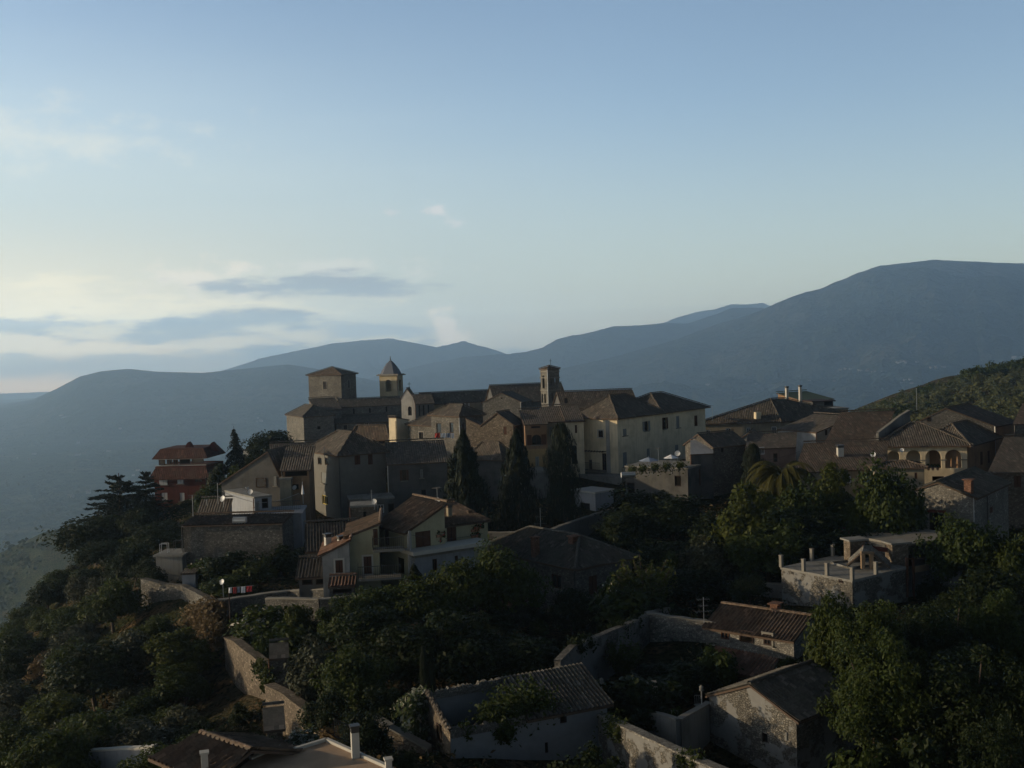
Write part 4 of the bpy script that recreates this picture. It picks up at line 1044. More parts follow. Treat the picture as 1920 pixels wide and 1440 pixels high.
# red building
rd = house('red_apartment_house', 'red brick apartment house with mansard roof bands and ribbon windows', 'house', (388,897,150), 6.6, 289, 'brick_red', 'none', 0, a=84,
   wins=[('L',299,898,314,909,'shutwhite'),('L',333,897,344,907,'shutwhite'),('L',365,894,380,904,'plain'),('L',303,924,314,940,'shutwhite'),('L',337,924,346,940,'shutwhite')])
def strip_roof(t, b, lv, mats, name):
    """stacked mansard bands: list of (inset, z)"""
    c = (b.q[0]+b.q[2])/2; mb = MB()
    def ring(ins, z):
        w_, d_ = b.w/2-ins, b.d/2-ins
        return [Vector((*(c+b.dr*sx*w_+b.dl*sy*d_), z)) for sx, sy in ((-1, -1), (1, -1), (1, 1), (-1, 1))]
    for (i0, z0_), (i1, z1_) in zip(lv, lv[1:]):
        A, B = ring(i0, z0_), ring(i1, z1_)
        for i in range(4): mb.face([A[i], A[(i+1) % 4], B[(i+1) % 4], B[i]], mats)
    mb.face(ring(*lv[-1]), mats); mb.face(ring(*lv[0])[::-1], mats)
    return mb.build(name, [M['tile_redbrown'], M['pale_trim']], t)
Z = lambda py: zat(335, py, 150)
strip_roof(rd.t, rd, [(-.6, Z(899)), (-.6, Z(897)), (.15, Z(878)), (.35, Z(877))], 0, 'lower_roof')
q4 = block(rd.t, (387,873,150.3), 6.4, 291, 'brick_red', 'none', 0, a=84, zb=Z(880), name='attic_wall', wins=[('L',298,860,310,872,'dark'),('L',313,860,323,871,'sill'),('L',325,860,334,871,'sill'),('L',337,859,357,870,'hole'),('L',360,858,382,868,'dark')])
mb = MB()
for zz_ in (Z(873.6), Z(861.5)):
    a_, b_ = q4.q[3]-q4.dr*.06, q4.q[0]-q4.dr*.06; mb.bar((a_.x, a_.y, zz_), (b_.x, b_.y, zz_), .09)
mb.build('ledge', M['pale_trim'], rd.t)
strip_roof(rd.t, q4, [(-.3, Z(861)), (-.3, Z(860)), (.55, Z(843)), (.8, Z(842))], 0, 'upper_roof')
for (px_, w_) in ((353, 12), (404, 14)):
    mb = MB(); p = at(px_ if px_ < 380 else 398, 842.5, 152 if px_ < 380 else 153.2); k = 152/F
    mb.face([(p.x-w_*k*.8, p.y, p.z-.3), (p.x+w_*k*.8, p.y, p.z-.3), (p.x+w_*k*.25, p.y, p.z+.75), (p.x, p.y, p.z+1.0), (p.x-w_*k*.25, p.y, p.z+.75)])
    mb.face([(x, y+1.2, z) for x, y, z in mb.v[:5]][::-1]); f = [mb.v[i] for i in range(5)]
    for i in range(5): a0_, b0_ = f[i], f[(i+1) % 5]; mb.face([a0_, (a0_[0], a0_[1]+1.2, a0_[2]), (b0_[0], b0_[1]+1.2, b0_[2]), b0_])
    mb.build('dormer', M['brick_red'], rd.t)
b = house('far_white_house', 'small white house with flat roof showing between the spruce and the round tree', 'house', (470,845,185), 4.0, 456, 'white_plaster', 'flat', 0, a=70, over=.5, tile='wood_dark')
# white terrace houses
b = house('rubble_terrace_house', 'long rubble house with a tin roofed lean-to facing the slope', 'house', (343,987,104), (529,986), 4.0, 'rubble', 'shedF', .3, a=-3, over=.2, tile='tile_brown', wins=[])
bR = b
block(b.t, (368,975,107.5), (424,972), 2.0, 'dark_plaster', 'shedF', 1.6, a=-3, over=.2, tile='tile_old', geo=False, name='upper_wall')
b = house('white_terrace_house', 'pale rendered terrace house with flat roof and balcony above the rubble house', 'house', (477,935,110), (509,930), 422, 'blue_white', 'flat', 0, a=36, over=.1, tile='concrete', wins=[('R',479,940,487,958,'shutgrey'),('R',491,934,503,953,'hole')])
wt_ = b
b = house('balcony_house', 'pale house with deep dark balcony opening beside the water tanks', 'house', (484,968,108), (565,964), 5.0, 'blue_white', 'flat', 0, a=6, over=.3, tile='blue_white', wins=[('R',498,976,504,984,'hole'),('R',535,972,547,1000,'hole')])
railing(b.t, at(510, 958, 108), at(563, 955, 110), .9, .2, 'metal_dark')
b = house('flat_roof_hut', 'small flat roofed concrete hut at the edge of the slope', 'hut', (292,1044,103), (341,1042), 3.0, 'concrete', 'flat', 0, a=-4, over=.4, tile='concrete', wins=[])
b = house('garden_shed', 'narrow white garden shed with one pale post on the town wall', 'shed', (341,1078,97), (366,1077), 2.0, 'blue_white', 'flat', 0, a=4, over=.2, tile='tile_old', geo=None, wins=[])
# pale green house, the white one in front
g1 = house('pale_green_house', 'pale green and white house with balconies, flower boxes and sloping tiled roofs', 'house', (766,996,89.5), 834, 709, 'pale_green', 'shedR', 1.7, a=33, over=.45, tile='tile_brown', geo=True,
   wins=[('R',779,996,808,1031,'door','d'),('L',721,994,729,1022,'shutbrown'),('L',746,1046,758,1075,'dark')])
gt = g1.t
block(gt, (834,987,93.8), (914,978), 6.0, 'pale_green', 'shedF', .9, a=33, over=.35, tile='tile_brown', geo=True, name='side_wall', wins=[('R',838,988,856,1017,'door','d')])
block(gt, (652,1007,88.6), 710, 6.5, 'pale_green', 'shedR', .85, a=6, over=.35, tile='tile_brown', geo=True, name='wing_wall', wins=[('R',700,992,709,1022,'shutbrown'),('R',682,1043,697,1076,'shutbrown_trim')])
block(gt, (604,1042,87.4), 655, 6.0, 'white_plaster', 'shedR', 1.0, a=6, over=.35, tile='tile_red', geo=True, name='end_wall', wins=[('R',629,1050,643,1074,'shutbrown_trim')])
g2 = block(gt, (778,1047,89.2), 889, 2.0, 'blue_white', 'flat', 0, a=33, over=.05, tile='concrete', name='lower_wall', wins=[('R',811,1048,820,1072,'plain'),('R',853,1042,859,1063,'plain')])
def slab(parent, K, Rp, depth, a, th=.25, mat='pale_trim', name='balcony', rail=True, rh=.95):
    k = at(*K); a_ = R_(a); dr = Vector((math.cos(a_), math.sin(a_))); dl = Vector((-math.sin(a_), math.cos(a_)))
    t_ = find_on(k, dr, Rp, k.z) or 4
    c = Vector((k.x, k.y))+dr*t_/2+dl*depth/2; mb = MB(); mb.box((c.x, c.y, k.z-th/2), (t_, depth, th), a_); o = mb.build(name, M[mat], parent)
    if rail:
        e = Vector((k.x, k.y))+dr*t_; k2 = Vector((k.x, k.y))+dl*depth
        railing(o if False else parent, (k.x, k.y, k.z), (e.x, e.y, k.z), rh, .16); railing(parent, (k.x, k.y, k.z), (k2.x, k2.y, k.z), rh, .16)
    return o
slab(gt, (775,1036,87.8), 921, 2.3, 33, .3, 'pale_trim', rail=False)
slab(gt, (700,1032,87.2), 757, 1.3, 10, .2, 'stone_trim')
slab(gt, (672,1086,86.2), 752, 1.4, 8, .2, 'stone_trim')
mb = MB(); p = at(768, 1000, 88.9); mb.box((p.x, p.y, p.z-3), (.2, .2, 6.4), R_(33)); mb.build('corner_pillar', M['white_plaster'], gt)
block(gt, (617,1101,85.6), 664, 1.4, 'rubble', 'shedF', .35, a=4, over=.15, tile='tile_red', geo=True, name='porch_wall', wins=[('R',624,1104,660,1113,'hole')])
chimney(g1, 842, 945, 96.5, .42, .9, 'cream', .3); chimney(g1, 880, 956, 98, .38, .8, 'cream', .3); chimney(g1, 614, 1000, 91, .5, .9, 'white'); chimney(g1, 639, 1004, 90, .5, .6, 'white')
def flowerbox(px, py, D, w=.8, label='', g_='flower boxes on the pale green wall'):
    p = at(px, py, D); t = thing('flower_box', p, label, 'flower box', g_); mb = MB(); mb.box((p.x, p.y-.15, p.z-.12), (w, .25, .22), R_(33)); mb.build('planter', M['flower_pot'], t)
    mb = MB(); rr = random.Random(int(px))
    for k in range(60):
        c = Vector((p.x+math.cos(R_(33))*(rr.random()-.5)*w*1.2, p.y-.15+rr.uniform(-.2, .15)+math.sin(R_(33))*(rr.random()-.5)*w*.5, p.z+rr.uniform(-.2, .28))); s_ = rr.uniform(.04, .09)
        v1 = Vector((rr.gauss(0, 1), rr.gauss(0, 1), rr.gauss(0, 1))).normalized()*s_; v2 = v1.cross(Vector((rr.gauss(0, 1), rr.gauss(0, 1), rr.gauss(0, 1)))).normalized()*s_
        mb.face([c-v1-v2, c+v1-v2, c+v1+v2, c-v1+v2], 1 if rr.random() < .12 else 0)
    mb.build('flowers', [M['leaf_mid'], M['flower_red']], t)
for (px_, py_, lb) in ((817,1000,'upper flower box beside the brown balcony door of the pale green house'),(826,1001,'upper flower box second from the brown balcony door'),(819,1013,'lower flower box beside the brown balcony door of the pale green house'),
      (891,991,'flower box below the highest one at the end of the pale green wall'),(899,986,'highest flower box at the end of the pale green wall'),(874,1005,'low flower box nearer the brown side door'),(892,1003,'low flower box at the wall corner')):
    flowerbox(px_, py_, 91.3 if px_ < 830 else 95.5, .8, lb)
# stone house in the middle
ms = house('stone_farmhouse', 'rubble stone farmhouse with hipped tiled roof, arched door and two brick chimneys', 'house', (1080,1068,93), (1184,1045), 905, 'rubble', 'hip', 2.0, a=38, over=.45, tile='tile_grey', geo=True,
   wins=[('L',1034,1078,1052,1103,'sill'),('R',1104,1079,1120,1114,'shutbrown'),('L',988,1131,1017,1171,'shutbrown','ad')])
mb = MB(); p = at(1077, 1070, 92.3); mb.bar(p, p-Vector((0, 0, 3.5)), .1); mb.build('drainpipe', M['metal_dark'], ms.t)
chimney(ms, 1003, 1006, 97.5, .6, .9, 'brick'); chimney(ms, 1075, 1004, 97, .75, 1.1, 'brick')
# houses right of the convent
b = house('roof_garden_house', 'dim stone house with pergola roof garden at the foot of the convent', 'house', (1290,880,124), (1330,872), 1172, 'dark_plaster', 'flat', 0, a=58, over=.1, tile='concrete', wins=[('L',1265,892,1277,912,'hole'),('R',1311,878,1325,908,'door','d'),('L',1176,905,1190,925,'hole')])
rg = b
b = house('bare_stone_house', 'tall bare rubble house with one small window beside the dark cypress', 'house', (1336,838,128), (1400,846), 5.0, 'rubble', 'gR', 1.3, a=30, over=.3, geo=False, wins=[('R',1352,838,1357,848,'hole'),('R',1389,864,1396,878,'shutbrown')])
b = house('white_lean_to', 'pale lean-to with a bright sheet roof against the bare stone house', 'outbuilding', (1296,852,127), (1336,850), 3.5, 'dark_plaster', 'shedF', 1.2, a=6, la=80, over=.2, tile='blue_white', geo=False)
b = house('grey_gable_house', 'grey house with wide low gable in front of the long tiled monastery', 'house', (1438,832,138), 6.0, 1372, 'grey_plaster', 'gR', 1.3, a=72, over=.3, geo=False)
b = house('small_pink_house', 'small pinkish house with white framed window behind the palm', 'house', (1400,842,128), (1490,838), 5.0, 'pink_plaster', 'shedF', 1.2, a=6, la=74, over=.35, geo=False, wins=[('R',1424,838,1433,852,'white'),('R',1450,850,1458,866,'dark')])
# long tiled monastery
mo = house('tiled_monastery', 'long cream monastery under a broad dark hipped roof with a pale ridge line', 'monastery', (1464,792,165), (1600,777), 1312, 'cream_dull', 'hip', 3.3, a=26, la=174, over=.6, geo=False, tile='tile_old_flat',
   wins=[('L',1324,806,1332,820,'white'),('L',1361,803,1371,817,'white'),('L',1400,802,1407,813,'white'),('L',1447,800,1456,813,'white'),('R',1474,797,1481,812,'white'),('R',1512,794,1519,810,'open_white')])
chimney(mo, 1475, 724, 172, .42, 1.8, 'white'); chimney(mo, 1500, 722, 174, .42, 2.2, 'white')
mb = MB(); p = at(1420, 774, 165.5); mb.box((p.x, p.y, p.z-.4), (.8, .7, 1.0), 0.3); mb.build('dormer', M['cream'], mo.t)
b = house('roof_loft', 'green slated loft and open roof terrace rising behind the monastery roof', 'building', (1506,752,184), (1560,748), 1459, 'orange_plaster', 'shedF', 1.1, a=30, over=.4, geo=False, tile='green_slate')
lf = b
b2_ = block(b.t, (1524,754,180), (1562,752), 5.0, 'dark_plaster', 'flat', 0, a=10, over=.6, tile='wood_dark', name='terrace_wall', wins=[('R',1545,752,1562,760,'hole')])
b = house('pale_roof_terrace', 'pale flat roofed terrace house behind the monastery at the edge of the olive grove', 'building', (1552,768,176), (1590,764), 6.0, 'cream_dull', 'flat', 0, a=10, over=.3, tile='concrete')
# white wall gable and brown roof house
b = house('white_crested_house', 'white plastered house with sloping parapet and three small windows', 'house', (1531,812,142), (1602,800), 8.0, 'white_plaster', 'shedR', 1.7, a=24, over=.1, geo=False, wins=[('R',1547,806,1550,816,'dark'),('R',1556,803,1559,813,'dark'),('R',1566,800,1572,809,'sill')])
b = house('brown_roof_house', 'house under a broad brown tiled roof with washing terrace beside the arcade', 'house', (1549,832,131), (1650,826), 8.0, 'cream_dull', 'shedF', 3.0, a=6, la=60, over=.5, geo=False, tile='tile_warm_flat', wins=[('R',1603,834,1640,843,'hole')])
br = b
b = house('low_brown_roof_house', 'low house with long brown roof and blue shuttered windows behind the fig trees', 'house', (1494,884,118), (1655,880), 6.0, 'cream_dull', 'shedF', 2.3, a=4, la=66, over=.4, geo=False, tile='tile_warm_flat', wins=[('R',1611,889,1632,905,'shutblue'),('R',1580,893,1596,906,'white'),('R',1618,920,1626,936,'hole')])
lb_ = b
chimney(lb_, 1575, 834, 121, .65, 1.7, 'white')
b = house('annex_with_hipped_roof', 'cream annex with little hipped roof in front of the arcade house', 'house', (1733,878,114), 3.0, 1640, 'cream_dull', 'hip', .5, a=80, over=.35, geo=False, tile='tile_warm_flat', wins=[('L',1715,886,1720,898,'shutbrown')])
# arcade house
ar = house('arcade_house', 'large house with an arcaded loggia and a broad hipped tiled roof', 'house', (1813,836,124), 9.0, 1646, 'cream', 'hip', 2.3, a=79, over=.6, geo=False, tile='tile_old',
   wins=[('L',1664,845,1687,878,'hole','an'),('L',1699,844,1727,878,'hole','an'),('L',1735,844,1765,878,'hole','an'),('L',1772,843,1803,878,'hole','an'),('L',1748,893,1770,905,'hole')])
block(ar.t, (1814,837,124.1), (1866,822), 5.0, 'orange_plaster', 'hip', 2.2, a=50, over=.6, geo=False, tile='tile_old', name='side_wall', wins=[('R',1838,847,1843,872,'shutbrown'),('R',1852,845,1856,868,'shutbrown')])
# loggia inner wall, floor and door
A_, B_ = ar.q[3], ar.q[0]; t = (B_-A_).normalized(); n_ = Vector((t.y, -t.x)); mb = MB(); zf = zat(1780, 879, 125)
p0, p1 = A_-n_*2.2+t*.3, B_-n_*2.2-t*.3
mb.face([(p0.x, p0.y, zf), (p1.x, p1.y, zf), (p1.x, p1.y, ar.z), (p0.x, p0.y, ar.z)]); p2, p3 = A_-n_*.2, B_-n_*.2
mb.face([(p2.x, p2.y, zf-.02), (p3.x, p3.y, zf-.02), (p1.x, p1.y, zf-.02), (p0.x, p0.y, zf-.02)]); mb.build('loggia_wall', M['cream'], ar.t)
mb = MB(); u, _ = plane_hit(1797, 860, p0, p1); pd = p0+t*u+n_*.05; mb.box((pd.x, pd.y, zf+1.05), (.9, .06, 2.1), math.atan2(t.y, t.x)); mb.build('door', M['wood_brown'], ar.t)
zz = zat(1780, 862, 124.5)
for px_ in (1693, 1731, 1768.5, 1807):
    u, _ = plane_hit(px_, 860, A_, B_); p = A_+t*u+n_*.03; mb = MB(); mb.box((p.x, p.y, zz), (.75, .12, .12), math.atan2(t.y, t.x)); mb.build('capital', M['stone_trim'], ar.t)
b = house('stepped_rubble_house', 'rubble house with broad low gable rising over the arcade house roof', 'house', (1866,800,134), (1908,788), 1700, 'orange_plaster', 'gR', 2.3, a=46, la=164, ro=.55, over=.2, geo=False, wall_l='rubble', wins=[('L',1738,782,1744,790,'hole')], tile='tile_warm_flat')
wall_run('parapet_wall', 'raked white parapet wall climbing beside the arcade house roof', [(1645,812,127),(1664,798,129),(1688,779,131.5),(1704,770,133)], 3.0, 'grey_plaster', .3, 'stone_trim')
b = house('corner_house', 'small stone corner house with tiled roof beyond the arcade house lane', 'house', (1903,795,128), 5.0, 8.0, 'rubble', 'shedF', 1.8, a=8, la=58, over=.4, geo=False, tile='tile_warm_flat')
b = house('roadside_house', 'house with brown shuttered window and deep tiled roof beside the lane', 'house', (1858,885,113), 9.0, 8.0, 'rubble_warm', 'shedF', 2.7, a=6, la=55, over=.6, geo=False, tile='tile_old', wins=[('R',1901,892,1915,914,'shutbrown')])
# stone barn with big door
gr = house('gabled_stone_house', 'gabled rubble house with a wide dark doorway and brick chimney on its tiled roof', 'house', (1826,934,101), (1890,906), 1695, 'rubble_pale', 'gR', 1.25, a=52, over=.35, tile='tile_grey', geo=True,
   wins=[('L',1743,960,1770,1004,'hole'),('R',1856,950,1862,962,'shutbrown')])
A_, B_ = gr.q[3], gr.q[0]; t = (B_-A_).normalized(); n_ = Vector((t.y, -t.x)); u0_, z1_ = plane_hit(1739, 957, A_, B_); u1_, _ = plane_hit(1774, 957, A_, B_); p = A_+t*(u0_+u1_)/2+n_*.08
mb = MB(); mb.box((p.x, p.y, z1_), (abs(u1_-u0_), .3, .25), math.atan2(t.y, t.x)); mb.build('lintel', M['brick_red'], gr.t)
chimney(gr, 1816, 898, 102, .8, 1.3, 'brick')
mb = MB(); p = at(1851, 930, 103.5); mb.bar(p, p-Vector((0, 0, 4)), .1); mb.build('drainpipe', M['metal_dark'], gr.t)
# flat roofed garage with pillars
b = house('slate_roofed_store', 'long low store with a flat slabbed roof below the gabled rubble house', 'outbuilding', (1695,1024,92), (1800,1014), 1604, 'dark_plaster', 'flat', 0, a=28, over=.5, tile='stone_trim', wins=[('R',1700,1040,1712,1062,'hole')])
b.t['label'] = 'long low store with a flat slabbed roof below the gabled rubble house'
b = house('red_tin_shed', 'narrow shed roofed with dark red tin behind the stone pillars', 'shed', (1622,1012,99), (1702,986), 3.0, 'dark_plaster', 'shedF', .3, a=30, over=.1, tile='brick_red', geo=False)
# terrace building with posts
te = house('flat_roofed_stone_building', 'square rubble building with a flat roof terrace and short stone posts', 'building', (1598,1092,84), (1701,1067), 1465, 'rubble_patch', 'flat', 0, a=36, over=.12, tile='concrete', wins=[('L',1573,1086,1580,1092,'hole')], wall_l='rubble_patch')
A3 = [Vector((p.x, p.y, te.z+.18)) for p in te.q]
def post(p, h=.95, w=.25):
    mb = MB(); mb.box((p.x, p.y, p.z+h/2), (w, w, h), te.a); mb.box((p.x, p.y, p.z+h+.03), (w*1.2, w*1.2, .06), te.a); return mb.build('post', M['stone_trim'], te.t)
for p in (A3[0], A3[3], A3[3].lerp(A3[0], .33), A3[3].lerp(A3[0], .66), A3[0].lerp(A3[1], .42), A3[2].lerp(A3[3], .06), A3[3].lerp(A3[2], .55)): post(p)
# stair dormer with tiled edges and wooden posts
sx_ = block(te.t, (1592,1063,88), (1668,1060), 2.4, 'rubble_patch', 'none', 0, a=20, zb=te.z, name='stair_wall', wins=[])
mb = MB(); a0_ = at(1589, 1062, 87.4); a1_ = at(1617, 1037, 87.8); a2_ = at(1633, 1037, 88.2); a3_ = at(1668, 1066, 87.6); dv = Vector((.7, 1.9, .25))
for (p, q) in ((a0_, a1_), (a1_, a2_), (a2_, a3_)): mb.face([p, q, q+dv, p+dv]); mb.face([p-Vector((0, 0, .1)), q-Vector((0, 0, .1)), q, p])
mb.build('stair_roof', M['rubble_pale'], te.t)
cm = MB(); ridge_caps(cm, a0_, a1_, .13, .33); ridge_caps(cm, a2_, a3_, .13, .33); cm.build('edge_tiles', M['tile_brown'], te.t)
for px_ in (1618, 1634): mb = MB(); p = at(px_, 1066, 87.2); mb.bar(p, (p.x, p.y, a1_.z), .28); mb.build('timber_post', M['wood_plain'], te.t)
mb = MB(); p, q = at(1614, 1036, 87.1), at(1638, 1037, 87.3); mb.bar(p, q, .2); mb.build('timber_lintel', M['wood_plain'], te.t)
for (x0, x1, yt, yb, D, lb) in ((1586,1618,1012,1062,91,'rubble pillar with slab top beside the stair roof'),(1664,1698,1018,1062,90,'thick rubble pillar with slab top beside the wooden fence')):
    p = at((x0+x1)/2, yt, D); w_ = (x1-x0)*D/F; t = thing('stone_pillar', (p.x, p.y, te.z), lb, 'pillar', 'stone pillars above the terrace'); mb = MB(); mb.box((p.x, p.y, p.z-1.6), (w_, w_*.7, 3.2), R_(14)); mb.build('shaft', M['rubble_warm'], t)
    mb = MB(); mb.box((p.x, p.y, p.z+.07), (w_*1.3, w_*1.0, .14), R_(14)); mb.build('slab', M['concrete'], t)
mb = MB(); p, q = at(1617, 1026, 90), at(1665, 1031, 90); mb.bar(p, q, .1, .35); tag(mb.build('beam', M['brick_red'], te.t))
# tile roofed stone house
th = house('red_tiled_stone_house', 'small rubble stone house with ribbed reddish tiled roof and two tiled levels', 'house', (1488,1201,73.5), (1551,1186), 1323, 'rubble_pale', 'gL', 1.0, a=50, over=.3, tile='tile_brown', geo=True, wins=[('L',1352,1178,1367,1198,'sill'),('L',1387,1182,1413,1204,'hole'),('L',1432,1189,1447,1209,'strim')])

mb = MB(); P_ = [at(1318, 1241, 70.5), at(1440, 1252, 67.5), at(1460, 1232, 69.6), at(1343, 1213, 72.8)]
P_[3].z = P_[2].z = (P_[2].z+P_[3].z)/2; P_[0].z = P_[1].z = P_[2].z-.75
roof_plane(mb, P_, True); lr = mb.build('lower_roof', [M['tile_red'], M['eave']], th.t)
for p in (P_[0], P_[0].lerp(P_[1], .5), P_[1]): mb = MB(); q = p.lerp(P_[2], .06); mb.bar((q.x, q.y, q.z-.1), (q.x, q.y, q.z-3.2), .18); mb.build('porch_post', M['wood_dark'], th.t)
chimney(th, 1454, 1130, 77.5, .7, 1.0, 'brick')
mb = MB(); p = at(1334, 1176, 77.6); mb.bar(p, p-Vector((0, 0, 2.6)), .09); mb.build('drainpipe', M['metal_dark'], th.t)
# gabled barn close by
bn = house('stone_barn', 'rubble stone barn with plaster patches and one small red-edged window in its gable', 'barn', (1493,1352,58), 7.3, 1330, 'rubble_patch', 'gR', 1.25, a=40, over=.22, tile='tile_grey', geo=True, wins=[('L',1429,1375,1439,1392,'hole')])
# roofless ruin
ru = house('ruined_house', 'half roofless plastered ruin with ivy on its broken front wall', 'ruin', (844,1375,57), (1138,1305), 802, 'old_plaster_b', 'shedF', 1.2, a=25, over=.1, wall_l='rubble_warm', noroof=True, wins=[('R',1050,1335,1063,1356,'hole'),('R',1022,1392,1028,1412,'hole'),('L',820,1358,828,1388,'hole')])
q = ru.q; f_ = .46; K2, L2 = q[0].lerp(q[1], f_), q[3].lerp(q[2], f_)
wm = MB(); wall_face(wm, L2, K2, ru.zb, ru.z-.1, (), mi=0, gable=[(0, ru.z+1.15)]); wall_face(wm, K2, L2, ru.zb, ru.z-.1, (), mi=0, gable=[(1, ru.z+1.15)]); wm.build('cross_wall', M['old_plaster_b'], ru.t)
rm = MB(); d3 = lambda v, z: Vector((v.x, v.y, z)); s_ = 1.2/ru.d
roof_plane(rm, [d3(K2-ru.dl*.35, ru.z-.35*s_+.12), d3(q[1]-ru.dl*.35+ru.dr*.25, ru.z-.35*s_+.12), d3(q[2]+ru.dr*.25+ru.dl*.1, ru.z+1.36), d3(L2+ru.dl*.1, ru.z+1.36)], True, seed=9)
ru.roof = rm.build('roof', [M['tile_grey'], M['eave']], ru.t)
cm = MB(); ridge_caps(cm, d3(q[0], ru.z+.1), d3(q[3], ru.z+1.3), .17, .3); cm.build('coping_tiles', M['tile_old'], ru.t)
jag = random.Random(5)
for (i0, K_, sg, zz_) in ((0, K2, 1, 0.0), (3, L2, 1, 1.2)):                 # broken crests of the front and back walls
    wm = MB(); n_c = 40; hs = [jag.uniform(-.1, .16) for _ in range(n_c+1)]
    for k in range(n_c):
        p0_, p1_ = q[i0].lerp(K_, k/n_c), q[i0].lerp(K_, (k+1)/n_c); o_ = ru.dl*(.30 if i0 == 0 else -.30)
        zb_ = ru.z+zz_-.3; za, zc_ = ru.z+zz_+hs[k]+.1, ru.z+zz_+hs[k+1]+.1; w0, w1 = p0_+o_, p1_+o_; e_ = ru.dl*(-.03 if i0 == 0 else .03)
        a0_, a1_ = p0_+e_, p1_+e_
        wm.face([(a0_.x, a0_.y, zb_), (a1_.x, a1_.y, zb_), (a1_.x, a1_.y, zc_), (a0_.x, a0_.y, za)]); wm.face([(a0_.x, a0_.y, za), (a1_.x, a1_.y, zc_), (w1.x, w1.y, zc_), (w0.x, w0.y, za)])
        wm.face([(w0.x, w0.y, za), (w1.x, w1.y, zc_), (w1.x, w1.y, zb_), (w0.x, w0.y, zb_)])
    wm.build('broken_crest', M['rubble'], ru.t)
# house just under the viewpoint
P0 = at(300, 1440, 43.5); nh = thing('terraced_roof_house', (P0.x, P0.y, gz(P0.x, P0.y)), 'house with brown ribbed roof and flat ochre terrace with white chimneys', 'house')
class _B: pass
nb = _B(); nb.t = nh; nb.a = R_(20)
A, B_, C_, D_ = at(277, 1421, 45), at(392, 1472, 40.6), at(472, 1406, 42.3), at(378, 1384, 45.6)
nn_ = (B_-A).cross(C_-A); D_.z = A.z-(nn_.x*(D_.x-A.x)+nn_.y*(D_.y-A.y))/nn_.z
mb = MB(); roof_plane(mb, [A, B_, C_, D_], True, pitch=.42, course=.5, amp=.09); E_ = at(492, 1396, 47.5)
rd_ = (C_-D_); pn_ = Vector((-rd_.y, rd_.x, 0)).normalized(); pn_ = pn_ if pn_.y > 0 else -pn_; vv = pn_*2.4-Vector((0, 0, .75))
roof_plane(mb, [C_+vv, D_+vv, D_, C_], True, pitch=.42, course=.5, amp=.09)
nb.roof = mb.build('roof', [M['tile_brown'], M['eave']], nh); cm = MB(); ridge_caps(cm, D_, C_, .13, .3); cm.build('ridge_tiles', M['tile_brown'], nb.roof)
zt_ = CAMZ-16.1
pp = [onz(x, y, zt_) for x, y in ((395,1480),(470,1424),(520,1402),(540,1411),(612,1389),(722,1438),(790,1480))]
mb = MB(); mb.face(pp); mb.build('terrace', M['terrace_floor'], nh)
mb = MB(); 
for a_, b_ in zip(pp[1:], pp[2:]): mb.bar(a_+Vector((0, 0, .04)), b_+Vector((0, 0, .04)), .16, .16)
mb.build('terrace_kerb', M['pale_trim'], nh)
mb = MB(); mb.face([pp[1]-Vector((0, 0, .02)), pp[2], C_+Vector((.2, .2, 0))]); mb.face([pp[2], pp[1]-Vector((0, 0, .02)), C_+Vector((.2, .2, 0))]); mb.build('gable_upstand', M['pale_trim'], nh)
mb = MB()
ring_ = [A+Vector((.5, .2, 0)), B_+Vector((.2, .5, 0)), B_+Vector((3, -.5, 0)), pp[-1], pp[5], pp[4], pp[3], pp[2], D_]
for a_, b_ in zip(ring_, ring_[1:]+ring_[:1]): mb.face([(a_.x, a_.y, 110), (b_.x, b_.y, 110), (b_.x, b_.y, b_.z-.12), (a_.x, a_.y, a_.z-.12)])
mb.build('wall', M['cream_dull'], nh)
for (px_, yt, yb, D, w_, dk) in ((665,1372,1424,43.0,.30,1),(383,1412,1450,42.0,.26,0),(728,1424,1455,41.5,.24,0)):
    t_, b_ = at(px_, yt, D), at(px_, yb, D); mb = MB(); mb.box((t_.x, t_.y, (t_.z+b_.z)/2-.2), (w_, w_, t_.z-b_.z+.4), .3); c_ = mb.build('chimney', M['pale_trim'], nh)
    mb = MB()
    if dk: mb.box((t_.x, t_.y, t_.z+.1), (w_*1.05, w_*1.05, .2), .3); mb.box((t_.x, t_.y, t_.z+.24), (w_*1.3, w_*1.3, .07), .3)
    else: mb.box((t_.x, t_.y, t_.z+.03), (w_*1.35, w_*1.35, .07), .3)
    mb.build('cowl', M['metal_dark' if dk else 'pale_trim'], c_)
mb = MB(); 
railing(nh, pp[4]+Vector((.3, .3, 0)), at(668, 1400, 47), .8, .2, 'metal_dark')
# ------------------------------------------------------------------ free-standing walls
wall_run('town_wall', 'tall buttressed rubble town wall stepping down the wooded slope', [(428,1196,80),(446,1203,77),(470,1222,74.5),(503,1246,72)], 6.5, 'rubble_warm', .6, 'rubble_warm')
wall_run('town_wall', 'lower rubble town wall continuing below the stepped stretch toward the cactus', [(505,1284,69),(540,1302,66.5),(590,1340,63),(640,1375,60)], 5.0, 'rubble_warm', .6, 'rubble_warm')
wall_run('lit_garden_wall', 'sunlit overgrown rubble wall running up to the ruined house', [(702,1346,60),(730,1362,58.6),(806,1404,57.8)], 6.0, 'rubble_warm', .5, 'stone_trim')
wall_run('curved_garden_wall', 'rough curving rubble wall with broken crest above the reddish creeper', [(268,1085,100),(310,1096,98),(345,1098,96.5),(372,1112,93),(409,1132,88)], 2.2, 'rubble', .5, 'rubble')
wall_run('terrace_retaining_wall', 'grey rubble retaining wall with washing above, below the vegetable garden', [(409,1126,88),(470,1118,89),(545,1108,90),(617,1104,88)], 3.6, 'rubble', .5, 'stone_trim')
wall_run('lower_retaining_wall', 'plain low parapet wall below the pale green house', [(500,1122,86),(600,1124,84),(680,1118,84)], 1.2, 'rubble', .4, 'stone_trim')
